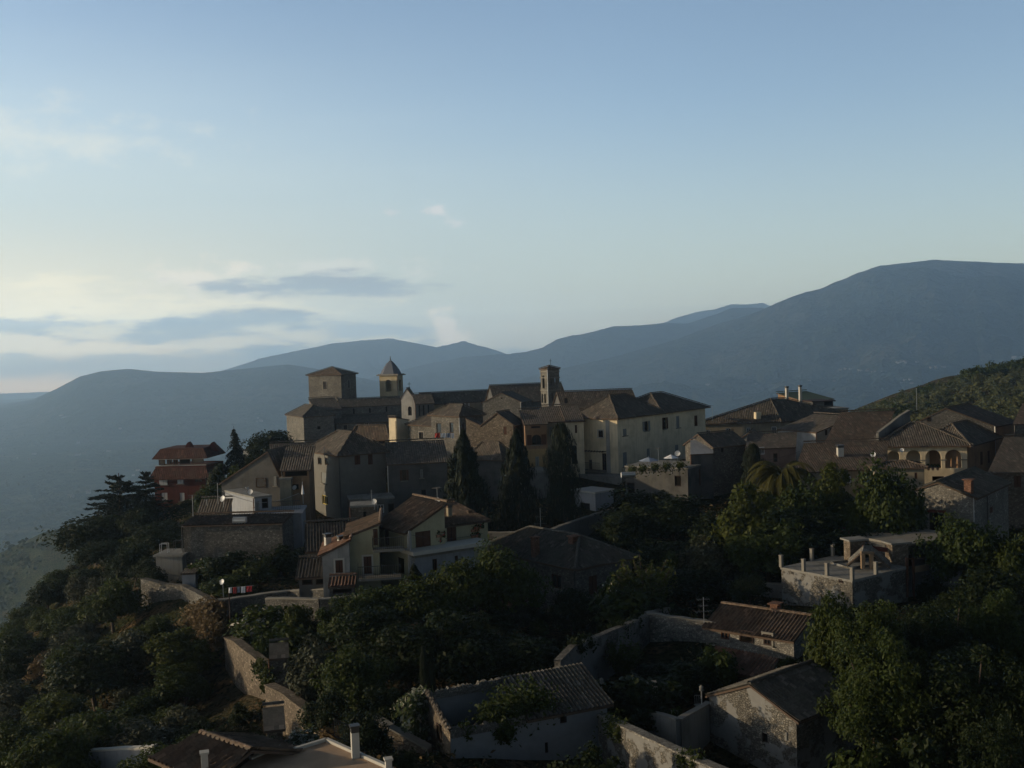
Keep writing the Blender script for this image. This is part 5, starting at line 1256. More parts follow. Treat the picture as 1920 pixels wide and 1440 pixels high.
wall_run('lane_wall', 'smooth rendered wall rising from the roofs toward the white outbuilding', [(905,999,107),(1022,998,106),(1060,983,110),(1150,953,120)], 3.0, 'old_plaster', .4, 'stone_trim')
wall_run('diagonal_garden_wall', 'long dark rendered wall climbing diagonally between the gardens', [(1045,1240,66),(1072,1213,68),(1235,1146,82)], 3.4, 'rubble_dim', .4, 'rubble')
wall_run('white_stone_wall', 'pale rubble wall with clean coping beside the red tiled stone house', [(1252,1140,85),(1213,1150,80),(1345,1168,78)], 2.9, 'rubble_pale', .4, 'stone_trim')
wall_run('orchard_wall', 'weathered wall between the fig trees and the square rubble building', [(1352,1090,97),(1400,1092,96),(1468,1096,94)], 2.6, 'grey_plaster', .4, 'stone_trim')
wall_run('foreground_wall', 'long rendered wall with white crumbling crest descending past the barn', [(1128,1340,60.5),(1180,1366,57.5),(1280,1412,53.5),(1400,1466,49.5)], 4.0, 'rubble_patch', .5, 'rubble_pale')
wall_run('planter_wall', 'low pale retaining wall under the flowering bush beside the barn', [(1222,1336,62.5),(1272,1350,60),(1330,1318,63)], 3.0, 'concrete', .35, 'stone_trim')
wall_run('white_boundary_wall', 'peeling white boundary wall beside the brown ribbed roof', [(170,1408,56),(230,1404,55),(290,1400,54)], 3.0, 'blue_white', .3, 'pale_trim')
b = house('garden_hut', 'tiny tiled garden hut against the inside of the town wall', 'hut', (507,1236,71.5), (540,1232), 1.6, 'rubble', 'shedF', .5, a=12, over=.15, tile='tile_grey', geo=False, wins=[])
b = house('tiled_shelter', 'small open shelter with one sloping tiled roof below the town wall', 'shelter', (500,1368,56), 530, 1.8, 'rubble_warm', 'shedF', .4, a=14, over=.3, tile='tile_grey', geo=False, wins=[])
# tiled roof with solar pipes etc left of the pale green house
b = house('low_tiled_house', 'low dim house with sagging tiled roof behind the pale green house', 'house', (575,1034,94), (700,1010), 4.0, 'dark_plaster', 'shedF', 1.6, a=10, over=.3, tile='tile_old', geo=True)
b = house('vine_pergola_house', 'low pergola house with dim openings beside the pale green house', 'house', (560,1082,88.5), (615,1078), 3.0, 'dark_plaster', 'shedF', .7, a=6, over=.5, tile='tile_old', geo=True, wins=[('R',566,1084,586,1097,'hole'),('R',592,1083,610,1096,'hole')])
# ------------------------------------------------------------------ vegetation
def leaf_quads(C_, Nn, s, asp=1.0, rng=RNG, axis=None):
    """one quad per centre; Nn preferred normals, s sizes"""
    n_ = len(C_); r = rng.normal(size=(n_, 3)); nn = Nn + r*0.55
    nn /= np.linalg.norm(nn, axis=1, keepdims=True)+1e-9
    t = rng.normal(size=(n_, 3)) if axis is None else axis + rng.normal(size=(n_, 3))*0.25
    u = np.cross(nn, t); u /= np.linalg.norm(u, axis=1, keepdims=True)+1e-9
    v = np.cross(nn, u); s = np.asarray(s).reshape(-1, 1)
    a, b = u*s, v*s*asp
    V = np.stack([C_-a*.55-b*.2, C_+b*-1.0, C_+a*.55-b*.15, C_+b*1.0], 1).reshape(-1, 3)
    return V, np.arange(n_*4).reshape(-1, 4)
def unit(v): return v/(np.linalg.norm(v, axis=1, keepdims=True)+1e-9)
def cloud_crown(rng, nc, per, leaf, rc=0.30, z0=0.28, z1=1.0, squash=1.0, shell=0.6, asp=1.0, core=0.35):
    """clumps of leaves through an ellipsoid of radius 0.5 round the axis, z from z0 to z1"""
    d = unit(rng.normal(size=(nc, 3))); d[:, 2] = np.abs(d[:, 2])*1.15-0.35; d = unit(d)
    rr = shell+(1-shell)*rng.random(nc)**.7; rr[rng.random(nc) < core] *= 0.6
    wob = 0.70+0.50*rng.random(nc)+0.18*(rng.random(nc) < .12)
    zc = z0+(z1-z0)*0.42; hz_ = (z1-z0)*0.56
    cc = d*rr[:, None]*wob[:, None]; cc = np.stack([cc[:, 0]*0.42, cc[:, 1]*0.42, zc+cc[:, 2]*hz_*0.92], 1)
    R = rc*0.5*(0.65+0.7*rng.random(nc))
    idx = np.repeat(np.arange(nc), per); n_ = len(idx)
    dd = unit(rng.normal(size=(n_, 3))); rad = R[idx]*(0.35+0.75*rng.random(n_)**.6)
    off = dd*rad[:, None]; off[:, 2] *= 0.8*squash
    P_ = cc[idx]+off
    out = unit(P_-np.array([0, 0, zc])); nn = unit(dd*0.8+out*0.5+np.array([0, 0, .55]))
    V, F_ = leaf_quads(P_, nn, leaf*(0.6+0.8*rng.random(n_)), asp, rng)
    return V, F_, cc
def mesh_from(name, V, F_, mat):
    return np_mesh(name, V, F_, [M[mat]])
def tube_arrays(segs, n=6):
    Vs, Fs, b = [], [], 0
    for a, c, r0_, r1_ in segs:
        a, c = np.array(a, float), np.array(c, float); d = c-a; d /= np.linalg.norm(d)+1e-9
        up = np.array([0, 0, 1.0]) if abs(d[2]) < .9 else np.array([0, 1.0, 0]); s = np.cross(d, up); s /= np.linalg.norm(s); t = np.cross(s, d)
        th_ = np.arange(n)*2*np.pi/n; ring = np.cos(th_)[:, None]*s+np.sin(th_)[:, None]*t
        Vs += [a+ring*r0_, c+ring*r1_]
        for i in range(n): Fs.append([b+i, b+(i+1) % n, b+n+(i+1) % n, b+n+i])
        b += 2*n
    return np.concatenate(Vs), np.array(Fs)
def limbs(rng, cc, z0, tr=0.03, lean=0.05, k=9):
    top = np.array([rng.normal()*lean, rng.normal()*lean, z0+0.15]); mid_ = top*0.5+np.array([rng.normal()*.02, 0, 0])
    segs = [((0, 0, -.06), mid_, tr, tr*.8), (mid_, top, tr*.8, tr*.6)]
    for i in rng.permutation(len(cc))[:k]:
        c = cc[i]; m_ = top*0.5+c*0.5+rng.normal(size=3)*.03; segs += [(top*.75+mid_*.25, m_, tr*.42, tr*.26), (m_, c, tr*.26, tr*.1)]
    return tube_arrays(segs)
PROTO = {}
def proto(kind, leafmat, crown, trunk):
    PROTO.setdefault(kind, []).append((mesh_from('crown', *crown, leafmat), mesh_from('trunk', *trunk, 'bark')))
def r_(s): return np.random.default_rng(s)
for s_ in range(4):
    r1 = r_(100+s_); V, F_, cc = cloud_crown(r1, 70, 170, .026, rc=.30, z0=.16); proto('big', 'leaf_mid', (V, F_), limbs(r1, cc, .2, .03))
for s_ in range(2):
    r1 = r_(104+s_); V, F_, cc = cloud_crown(r1, 170, 190, .0115, rc=.19, z0=.06, shell=.45, core=.25, asp=1.4); proto('huge', 'leaf_mid', (V, F_), limbs(r1, cc, .12, .03, .05, 30))
for s_ in range(2):
    r1 = r_(106+s_); V, F_, cc = cloud_crown(r1, 170, 180, .0115, rc=.19, z0=.06, shell=.45, core=.25, asp=1.4); proto('hugedark', 'leaf_dark', (V, F_), limbs(r1, cc, .12, .03, .05, 30))
for s_ in range(3):
    r1 = r_(110+s_); V, F_, cc = cloud_crown(r1, 60, 150, .026, rc=.32, z0=.12); proto('bigdark', 'leaf_dark', (V, F_), limbs(r1, cc, .2, .03))
for s_ in range(2):
    r1 = r_(120+s_); V, F_, cc = cloud_crown(r1, 60, 130, .030, rc=.27, z0=.14, shell=.5); proto('fresh', 'leaf_fresh', (V, F_), limbs(r1, cc, .2, .025))
for s_ in range(3):
    r1 = r_(130+s_); V, F_, cc = cloud_crown(r1, 42, 110, .030, rc=.36, z0=.05, asp=1.5); proto('olive', 'leaf_olive', (V, F_), limbs(r1, cc, .12, .04, .08))
for s_ in range(3):
    r1 = r_(140+s_); V, F_, cc = cloud_crown(r1, 34, 90, .045, rc=.42, z0=-.12, asp=1.2); proto('bush', 'leaf_mid', (V, F_), limbs(r1, cc, .05, .02, .08))
for s_ in range(2):
    r1 = r_(150+s_); V, F_, cc = cloud_crown(r1, 34, 90, .045, rc=.42, z0=-.12); proto('bushdark', 'leaf_dark', (V, F_), limbs(r1, cc, .05, .02, .08))
for s_ in range(2):
    r1 = r_(160+s_); V, F_, cc = cloud_crown(r1, 30, 80, .05, rc=.42, z0=-.12); proto('blossom', 'leaf_flower', (V, F_), limbs(r1, cc, .05, .02, .08))
r1 = r_(165); V, F_, cc = cloud_crown(r1, 34, 70, .06, rc=.42, z0=-.1); proto('glossy', 'leaf_white', (V, F_), limbs(r1, cc, .05, .02))
for s_ in range(2):
    r1 = r_(168+s_); V, F_, cc = cloud_crown(r1, 26, 50, .045, rc=.5, z0=-.1, asp=2.2); proto('dry', 'leaf_dry', (V, F_), limbs(r1, cc, .1, .02, .1, 16))
for s_ in range(2):      # low detail trees for the far hill
    r1 = r_(170+s_); V, F_, cc = cloud_crown(r1, 18, 26, .085, rc=.5, z0=-.02); proto('faroliv', 'leaf_grove', (V, F_), tube_arrays([((0, 0, -.1), (0, 0, .4), .05, .03)]))
    V, F_, cc = cloud_crown(r1, 24, 34, .075, rc=.45, z0=-.02); proto('fardark', 'leaf_mid', (V, F_), tube_arrays([((0, 0, -.1), (0, 0, .4), .05, .03)]))
def spindle(rng, n_, leaf, prof, rough=.30, asp=2.2, mat='leaf_cypress', tiers=0, kind='cypress', z0=.03):
    t = rng.random(n_)**.85; z = z0+(1-z0)*t; th_ = rng.random(n_)*2*np.pi
    R = 0.5*np.interp(z, [p[0] for p in prof], [p[1] for p in prof])
    nz = np.array([noise.noise(Vector((math.cos(a)*2.2, math.sin(a)*2.2, zz*9+n_*.01))) for a, zz in zip(th_, z)])
    R = R*(1+nz*rough*2)
    if tiers: R = R*(0.72+0.34*np.abs(np.sin(z*tiers*math.pi+np.sin(th_*3)*.8)))
    rr = R*(1-0.5*rng.random(n_)**2.2)
    P_ = np.stack([np.cos(th_)*rr, np.sin(th_)*rr, z-(rr*.25 if tiers else 0)], 1)
    out = np.stack([np.cos(th_), np.sin(th_), np.full(n_, .25)], 1)
    ax = np.tile(np.array([0, 0, 1.0]), (n_, 1)) + (out*1.2 if tiers else 0)
    V, F_ = leaf_quads(P_, out, leaf*(.6+.8*rng.random(n_)), asp, rng, ax)
    proto(kind, mat, (V, F_), tube_arrays([((0, 0, -.05), (0, 0, .9), .03, .005)]))
for s_ in range(2):
    spindle(r_(180+s_), 9000, .013, [(0, .55), (.1, .85), (.35, 1), (.7, .86), (.9, .6), (1, .22)], kind='column')
    spindle(r_(184+s_), 9000, .013, [(0, 1.0), (.2, .92), (.5, .66), (.8, .33), (1, .03)], .38, kind='cone')
spindle(r_(188), 16000, .014, [(0, .9), (.12, 1.0), (.4, .82), (.7, .52), (.9, .26), (1, .03)], .34, 2.0, 'leaf_blue', 9, 'fir')
def spruce(rng, mat, kind, nl=13, per=9, droop=.25, ln=.5, leaf=.018, flat=False, taper=1.0, lv=90):
    Cs, Ns, Ax, segs = [], [], [], [((0, 0, -.05), (0, 0, .99), .02, .004)]
    for i in range(nl):
        z = .12+.86*i/nl; L_ = ln*(1-(i/nl)**taper*.93)
        for k in range(per):
            a = rng.random()*2*np.pi; l_ = L_*(.7+.5*rng.random()); zz = z+rng.normal()*.012
            p = None; d = np.array([math.cos(a), math.sin(a), 0])
            pts = [np.array([0, 0, zz])+d*l_*f+np.array([0, 0, (-droop*l_*f*f*1.3+(.06 if flat else .02)*f)]) for f in (0, .35, .7, 1)]
            for q0, q1 in zip(pts, pts[1:]): segs.append((q0, q1, .005, .003))
            m_ = int(lv*l_/ln)+6; f = rng.random(m_)**.8
            base = np.array([0, 0, zz])+d*(l_*f)[:, None]; base[:, 2] += -droop*l_*f*f*1.3+(.06 if flat else .02)*f
            side = np.array([-d[1], d[0], 0]); w_ = (.22 if flat else .12)*l_*(1.1-f)
            base += side*(rng.normal(size=m_)*w_)[:, None]; base[:, 2] += (rng.normal(size=m_)*.006 if flat else -np.abs(rng.normal(size=m_))*.03)
            Cs.append(base); Ns.append(np.tile([0, 0, 1.0] if flat else d*.5+np.array([0, 0, .6]), (m_, 1))); Ax.append(np.tile(d, (m_, 1)))
    C_ = np.concatenate(Cs); V, F_ = leaf_quads(C_, np.concatenate(Ns), leaf*(.6+.8*rng.random(len(C_))), 1.6, rng, np.concatenate(Ax))
    proto(kind, mat, (V, F_), tube_arrays(segs, 4))
spruce(r_(190), 'leaf_blue', 'spruce', 15, 9, .35)
spruce(r_(191), 'leaf_blue', 'cedar', 11, 8, .08, .55, .020, True, 1.3, 150)
spruce(r_(192), 'leaf_blue', 'cedar', 10, 9, .08, .55, .020, True, 1.5, 150)
# palm
def palm():
    rng = r_(200); Cs, Ns, Ax, Sz, segs = [], [], [], [], []
    for k in range(64):
        a = rng.random()*2*np.pi; el = rng.uniform(-.35, 1.25); L_ = .50*(.85+.3*rng.random()); d = np.array([math.cos(a), math.sin(a), 0])
        p = np.array([0, 0, .62]); prev = p; N = 12; e = el
        for i in range(N):
            q = p+(d*math.cos(e)+np.array([0, 0, math.sin(e)]))*L_/N; segs.append((p, q, .006*(1-i/N)+.002, .005*(1-i/N)+.0015)); tdir = (q-p); p0_, p = p, q; e -= (.16+.05*rng.random())
            if i < 1: continue
            side = np.cross(tdir, [0, 0, 1.0]); side /= np.linalg.norm(side)+1e-9
            for s in (-1, 1):
                for j in range(3):
                    l_ = .075*(math.sin(math.pi*min(1, (i+1)/N))*.8+.3); dirn = side*s+tdir/np.linalg.norm(tdir)*.6+np.array([0, 0, -.35]); dirn /= np.linalg.norm(dirn)
                    c = p0_+(p-p0_)*(j/3)+dirn*l_*.5; Cs.append(c); Ns.append(np.cross(dirn, tdir)); Ax.append(dirn); Sz.append(l_*.5)
    C_ = np.array(Cs); Nn = unit(np.array(Ns)); Nn *= np.sign(Nn[:, 2:3]+1e-6); ax = np.array(Ax); s = np.array(Sz)
    u = unit(np.cross(Nn, ax))*.0055; v = ax*s[:, None]
    V = np.stack([C_-v-u, C_-v+u, C_+v+u*.3, C_+v-u*.3], 1).reshape(-1, 3); F_ = np.arange(len(C_)*4).reshape(-1, 4)
    seg_t = [((0, 0, -.05), (0.01, 0, .3), .045, .04), ((0.01, 0, .3), (0, 0, .55), .04, .05), ((0, 0, .55), (0, 0, .66), .07, .045)]
    for k in range(40):
        a = rng.random()*2*np.pi; z = rng.uniform(.5, .64); d = np.array([math.cos(a), math.sin(a), 0]); seg_t.append((np.array([0, 0, z]), np.array([0, 0, z+.05])+d*.085, .014, .006))
    V2_, F2_ = tube_arrays(segs, 4); F2_ = F2_+len(V)
    proto('palm', 'leaf_palm', (np.concatenate([V, V2_]), np.concatenate([F_, F2_])), tube_arrays(seg_t, 8))
palm()
# bamboo / feathery shrub
def feathery():
    rng = r_(210); Cs, Ax, segs = [], [], []
    for k in range(46):
        a = rng.random()*2*np.pi; l_ = rng.uniform(.6, 1.0); lean = rng.uniform(.05, .42); d = np.array([math.cos(a)*lean, math.sin(a)*lean, 1.0]); p = np.array([math.cos(a), math.sin(a), 0])*.08*rng.random(); N = 10; bend = .05
        for i in range(N):
            q = p+d/np.linalg.norm(d)*l_/N; segs.append((p, q, .006, .004)); 
            if i > 2:
                for j in range(10):
                    c = p+(q-p)*rng.random()+rng.normal(size=3)*.035; Cs.append(c); Ax.append(rng.normal(size=3)+np.array([0, 0, .4]))
            p = q; d = d+np.array([math.cos(a), math.sin(a), -.6])*bend
    C_ = np.array(Cs); V, F_ = leaf_quads(C_, np.tile([0, 0, 1.0], (len(C_), 1)), np.full(len(C_), .026), 1.9, rng, np.array(Ax))
    proto('feathery', 'leaf_fresh', (V, F_), tube_arrays(segs, 4))
feathery()
TN = {'hugedark': ('leafy_tree', 'tree'), 'huge': ('leafy_tree', 'tree'), 'big': ('leafy_tree', 'tree'), 'bigdark': ('leafy_tree', 'tree'), 'fresh': ('leafy_tree', 'tree'), 'olive': ('olive_tree', 'olive tree'), 'bush': ('bush', 'bush'), 'bushdark': ('bush', 'bush'),
      'blossom': ('flowering_shrub', 'shrub'), 'glossy': ('flowering_shrub', 'shrub'), 'dry': ('bare_shrub', 'shrub'), 'faroliv': ('olive_tree', 'olive tree'), 'fardark': ('leafy_tree', 'tree'),
      'column': ('cypress_tree', 'cypress'), 'cone': ('cypress_tree', 'cypress'), 'fir': ('fir_tree', 'fir tree'), 'spruce': ('spruce_tree', 'spruce'), 'cedar': ('cedar_tree', 'cedar'), 'palm': ('palm_tree', 'palm'), 'feathery': ('bamboo', 'bamboo')}
trng = random.Random(21)
def tree_at(kind, x, y, z, h, w, label, group=None, rot=None):
    nm, cat = TN[kind]; ps = PROTO[kind]; cm_, tm_ = ps[trng.randrange(len(ps))]
    t = bpy.data.objects.new(nm, None); COL.objects.link(t); t.location = (x, y, z-.1); t.empty_display_size = .3
    t.scale = (w, w*trng.uniform(.9, 1.1), h); t.rotation_euler = (0, 0, trng.random()*6.28 if rot is None else rot)
    tag(t, label, cat, group)
    for n_, m_ in (('crown', cm_), ('trunk', tm_)):
        o = bpy.data.objects.new(n_, m_); COL.objects.link(o); o.parent = t
    return t
def tree(kind, px, pyt, D, wpx, label, group=None, zb=None, ext=0.0):
    p = at(px, pyt, D); z = gz(p.x, p.y) if zb is None else zb
    return tree_at(kind, p.x, p.y, z, max(p.z-z, .8), wpx*D/F*1.12, label, group)
T = [
 ('fir',868,808,113,100,'tall dark fir standing in front of the long dark house'),
 ('cone',968,806,116,86,'narrow pointed cypress between the fir and the column-shaped cypress'),
 ('column',1051,795,114,56,'broad column-shaped dark cypress in front of the convent'),
 ('spruce',438,796,156,60,'slim ragged spruce beside the red apartment house'),
 ('cedar',222,884,142,150,'wide flat-layered cedar at the edge of the slope'),
 ('cedar',272,880,147,80,'second cedar half hidden behind the red apartment house'),
 ('bigdark',175,962,136,130,'dark rounded evergreen just below the spreading cedar'),
 ('bigdark',300,976,118,100,'dark leafy tree under the red apartment house'),
 ('bigdark',507,803,168,88,'round dark tree beside the church apse'),
 ('bigdark',472,838,160,50,'small dark tree between the spruce and the round tree'),
 ('bush',606,823,195,46,'green bush at the foot of the church wall'),
 ('bush',560,838,190,60,'low scrubby bush below the church apse'),
 ('bushdark',405,868,140,40,'dark upright bush against the end of the red apartment house'),
 ('bush',437,872,140,50,'rounded bush below the slim spruce'),
 ('big',392,905,124,60,'bright leafed tree behind the dark gable house'),
 ('palm',1466,815,110,150,'feather-leaved palm above the fig trees'),
 ('column',1411,832,122,40,'dark dense cypress beside the bare stone house'),
 ('fresh',1400,910,101,130,'large leafed fig tree below the palm'),
 ('big',1492,905,104,120,'leafy tree with yellowing leaves beside the palm'),
 ('fresh',1560,872,106,110,'thin yellow-green tree in front of the long brown roof'),
 ('big',1660,868,100,130,'rounded green tree before the arcade house annex'),
 ('big',1612,918,103,140,'loose tree hiding the pale house wall with blue shutters'),
 ('bigdark',1510,960,98,190,'broad dark fig tree above the square rubble building'),
 ('big',1440,975,97,140,'leafy tree left untrimmed above the orchard wall'),
 ('bigdark',1590,990,97,130,'dark tree behind the stone pillars'),
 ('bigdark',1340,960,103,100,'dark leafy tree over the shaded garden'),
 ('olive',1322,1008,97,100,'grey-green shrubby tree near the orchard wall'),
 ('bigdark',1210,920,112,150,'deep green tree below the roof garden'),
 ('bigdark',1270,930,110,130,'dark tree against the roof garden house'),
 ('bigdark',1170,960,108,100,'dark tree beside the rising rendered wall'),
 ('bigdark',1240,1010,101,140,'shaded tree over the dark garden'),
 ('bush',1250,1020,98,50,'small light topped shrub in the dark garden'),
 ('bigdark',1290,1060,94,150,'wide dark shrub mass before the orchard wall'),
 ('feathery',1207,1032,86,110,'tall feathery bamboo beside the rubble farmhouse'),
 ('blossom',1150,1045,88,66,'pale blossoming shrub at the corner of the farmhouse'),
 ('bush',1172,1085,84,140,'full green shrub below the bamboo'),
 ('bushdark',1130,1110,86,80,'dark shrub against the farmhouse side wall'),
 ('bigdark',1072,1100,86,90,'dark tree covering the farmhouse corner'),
 ('feathery',1165,1190,72,80,'yellowish reedy shrub above the diagonal wall'),
 ('bush',1350,1205,69,70,'rounded shrub in front of the lower tiled roof'),
 ('bushdark',1235,1240,71,80,'dark shrub beside the pale rubble wall'),
 ('bushdark',1290,1240,68,120,'low dark garden hedge near the lower tiled roof'),
 ('blossom',1270,1306,62,42,'small white flowering bush on the planter wall'),
 ('big',940,1020,84,130,'tall leafy tree at the front of the rubble farmhouse'),
 ('big',862,1048,81,130,'leafy tree below the end of the pale green house'),
 ('cone',776,1056,82,56,'small pointed cypress before the pale green house'),
 ('big',790,1085,78,130,'bushy tree under the small pointed cypress'),
 ('big',715,1090,78,120,'bushy tree hiding the lower storey of the pale green house'),
 ('big',640,1118,76,90,'leafy tree beside the low parapet wall'),
 ('fresh',556,1128,79,60,'yellow-green young tree inside the town wall'),
 ('blossom',497,1118,81,110,'wide shrub dotted with pale flowers below the retaining wall'),
 ('bush',545,1160,76,100,'mid green bush above the garden hut'),
 ('bush',500,1185,75,60,'small bush beside the top of the town wall'),
 ('olive',590,1196,68,110,'rounded grey olive beside the garden hut'),
 ('bigdark',700,1140,72,150,'dark tree in the middle of the sunken garden'),
 ('big',665,1215,65,130,'tall leafy tree beside the lower town wall'),
 ('bigdark',770,1160,70,160,'dense dark tree above the slim paired cypresses'),
 ('bigdark',870,1150,70,170,'broad black-green tree behind the ruined house'),
 ('bigdark',975,1185,70,150,'shaded dark tree below the farmhouse arch'),
 ('bigdark',610,1290,61,100,'shadowed tree against the lower town wall'),
 ('column',793,1210,62,17,'taller of two thin cypresses beside the ruined house'),
 ('column',808,1226,62,13,'shorter of two thin cypresses beside the ruined house'),
 ('glossy',765,1282,60,74,'glossy leaved flowering shrub above the sunlit wall'),
 ('bigdark',720,1290,61,90,'dark tree behind the sunlit overgrown wall'),
 ('big',1810,958,90,130,'rounded tree in front of the gabled rubble house'),
 ('big',1890,990,88,110,'leafy tree below the roadside house'),
 ('bigdark',1860,1060,82,140,'dark leafy tree by the slabbed store'),
 ('big',1560,1118,66,100,'light twiggy tree in front of the square rubble building'),
 ('huge',1640,1118,62,190,'large spreading tree beside the red tiled house'),
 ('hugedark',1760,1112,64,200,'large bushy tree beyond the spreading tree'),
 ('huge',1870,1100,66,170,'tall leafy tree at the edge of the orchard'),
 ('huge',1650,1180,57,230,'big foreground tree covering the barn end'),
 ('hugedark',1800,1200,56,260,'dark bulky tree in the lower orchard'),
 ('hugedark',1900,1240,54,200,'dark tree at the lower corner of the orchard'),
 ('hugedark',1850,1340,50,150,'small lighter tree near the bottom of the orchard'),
 ('bush',1600,1378,51,130,'low leafy shrub beside the barn corner'),
 ('bushdark',1720,1370,51,150,'dark low shrub under the orchard trees'),
 ('fresh',1537,1208,64,70,'bright vine scrambling over the barn roof end'),
 ('bushdark',1180,1260,64,150,'dark garden bush above the foreground wall'),
 ('bushdark',1110,1395,53,110,'dark scrub at the foot of the ruined house'),
 ('blossom',380,1040,99,60,'flower dotted shrub against the rubble terrace house'),
 ('bushdark',430,1030,98,90,'dark vegetable garden shrub under the rubble terrace house'),
 ('bush',480,1040,97,80,'leafy shrub in the vegetable garden'),
 ('bushdark',530,1020,99,80,'dark climber below the rubble terrace house'),
 ('bush',425,1072,93,70,'low green bean rows in the vegetable garden'),
 ('dry',385,1120,87,70,'rust coloured creeper hanging from the curving wall'),
 ('dry',402,1150,83,60,'lower tangle of rust coloured creeper'),
 ('glossy',560,1372,57,90,'prickly pear clump behind the ochre terrace'),
 ('dry',640,1330,60,90,'dry twiggy scrub beside the lower town wall'),
]
for a_ in T:
    tree(*a_[:6])
# random planting helpers
occupied = [at(t[1], t[2], t[3]).to_2d() for t in T]
def free(x, y, d): return all((o.x-x)**2+(o.y-y)**2 > d*d for o in occupied)
BOX = []
for o in bpy.data.objects:
    if o.type == 'MESH' and o.name.split('.')[0] in ('wall', 'nave_wall', 'masonry', 'side_wall', 'wing_wall', 'end_wall', 'lower_wall', 'terrace', 'aisle_wall', 'apse_wall', 'rear_wall', 'front_wall'):
        L0 = ORG[o.name]; co = np.empty(len(o.data.vertices)*3, np.float32); o.data.vertices.foreach_get('co', co); co = co.reshape(-1, 3)
        if len(co): BOX.append((co[:, 0].min()+L0.x, co[:, 0].max()+L0.x, co[:, 1].min()+L0.y, co[:, 1].max()+L0.y))
def inbox(x, y, m_=1.0): return any(a-m_ < x < b+m_ and c-m_ < y < d+m_ for a, b, c, d in BOX)
SL = {'olive': ('grey-green olive tree on the wild slope outside the town wall', 'olives on the wooded slope'),
      'big': ('mid green bushy tree on the wild slope outside the town wall', 'green trees on the wooded slope'),
      'bigdark': ('very dark tree on the wild slope outside the town wall', 'dark trees on the wooded slope'),
      'bush': ('low green bush on the wild slope outside the town wall', 'green bushes on the wooded slope'),
      'fresh': ('bright yellow-green tree on the wild slope outside the town wall', 'yellow-green trees on the wooded slope'),
      'dry': ('brown twiggy shrub on the wild slope outside the town wall', 'brown shrubs on the wooded slope')}
pr = random.Random(99); n_sl = 0; tries = 0
while n_sl < 190 and tries < 30000:
    tries += 1
    y = pr.uniform(46, 165); x = pr.uniform(-80, -8)
    z = gz(x, y); qx, qy = topx(Vector((x, y, z)))
    if not (-60 < qx < 440 and 930 < qy < 1520): continue
    if qx > 440-(1500-qy)*0.02 and qy < 1200: continue
    lim = 285 if qy < 1070 else (300+(qy-1070)*0.75 if qy < 1200 else (405 if qy < 1260 else 440))
    if qx > lim: continue
    if 375 < qx < 440 and 1180 < qy: continue
    d = 2.3+y/85
    if not free(x, y, d) or inbox(x, y, 1.2): continue
    k = pr.choices(['olive', 'big', 'bigdark', 'bush', 'fresh', 'dry'], [15, 24, 34, 15, 6, 6])[0]
    h = pr.uniform(2.6, 5.0) if k in ('big', 'bigdark', 'olive', 'fresh') else pr.uniform(1.4, 2.4)
    if qy > 1330: h *= .75
    if qx < 170 and qy < 1250: h *= .75
    tree_at(k, x, y, z, h, h*pr.uniform(1.1, 1.55), *SL[k]); occupied.append(Vector((x, y))); n_sl += 1
# gardens inside the town
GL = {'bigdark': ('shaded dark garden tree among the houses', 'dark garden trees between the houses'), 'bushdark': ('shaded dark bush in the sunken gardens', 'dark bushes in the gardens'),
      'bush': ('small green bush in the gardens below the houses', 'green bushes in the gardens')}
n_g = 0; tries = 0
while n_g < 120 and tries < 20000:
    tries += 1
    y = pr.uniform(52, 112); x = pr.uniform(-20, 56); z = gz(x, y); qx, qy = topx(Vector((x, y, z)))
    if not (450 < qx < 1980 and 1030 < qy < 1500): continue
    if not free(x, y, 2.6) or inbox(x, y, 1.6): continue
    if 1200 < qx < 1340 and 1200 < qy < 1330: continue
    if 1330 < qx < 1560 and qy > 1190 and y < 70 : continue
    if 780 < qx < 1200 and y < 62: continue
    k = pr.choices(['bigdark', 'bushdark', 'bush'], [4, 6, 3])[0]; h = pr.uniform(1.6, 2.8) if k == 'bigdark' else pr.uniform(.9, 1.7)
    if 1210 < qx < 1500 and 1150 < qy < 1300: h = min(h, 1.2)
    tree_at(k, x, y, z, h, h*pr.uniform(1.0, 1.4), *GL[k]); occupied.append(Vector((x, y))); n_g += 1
print('slope', n_sl, 'garden', n_g)
# olive grove on the far right hill and the wood along its crest
n_o = 0; tries = 0
while n_o < 230 and tries < 20000:
    tries += 1
    y = pr.uniform(225, 430); x = pr.uniform(60, 230); z = gz(x, y); qx, qy = topx(Vector((x, y, z)))
    if not (1560 < qx < 1960 and qy < 800): continue
    if not free(x, y, 4.6): continue
    tree_at('faroliv', x, y, z, pr.uniform(2.6, 3.8), pr.uniform(3.6, 5.0), 'small olive tree in the grove on the far hillside', 'olives in the far grove'); occupied.append(Vector((x, y))); n_o += 1
for k in range(46):
    f = k/45; px_ = 1655+f*290+pr.uniform(-5, 5); y = 385+f*40+pr.uniform(-14, 14)
    if 1690 < px_ < 1715 or 1770 < px_ < 1782: continue
    x = at(px_, 700, y).x; z = gz(x, y); h = pr.uniform(3.6, 5.6)*(1.2 if px_ > 1810 else .75)
    tree_at('fardark', x, y, z, h, h*pr.uniform(1.1, 1.5), 'dark tree in the wood along the crest of the far olive hill', 'crest trees of the olive hill')
for (px_, D, hh) in ((1650,300,4),(1668,305,5),(1690,310,4.5),(1712,315,4),(1735,318,3.5)):
    x = at(px_, 740, D).x; tree_at('fardark', x, D, gz(x, D), hh, hh*1.4, 'dark thicket tree beyond the monastery roofs at the grove edge', 'thicket at the grove edge')
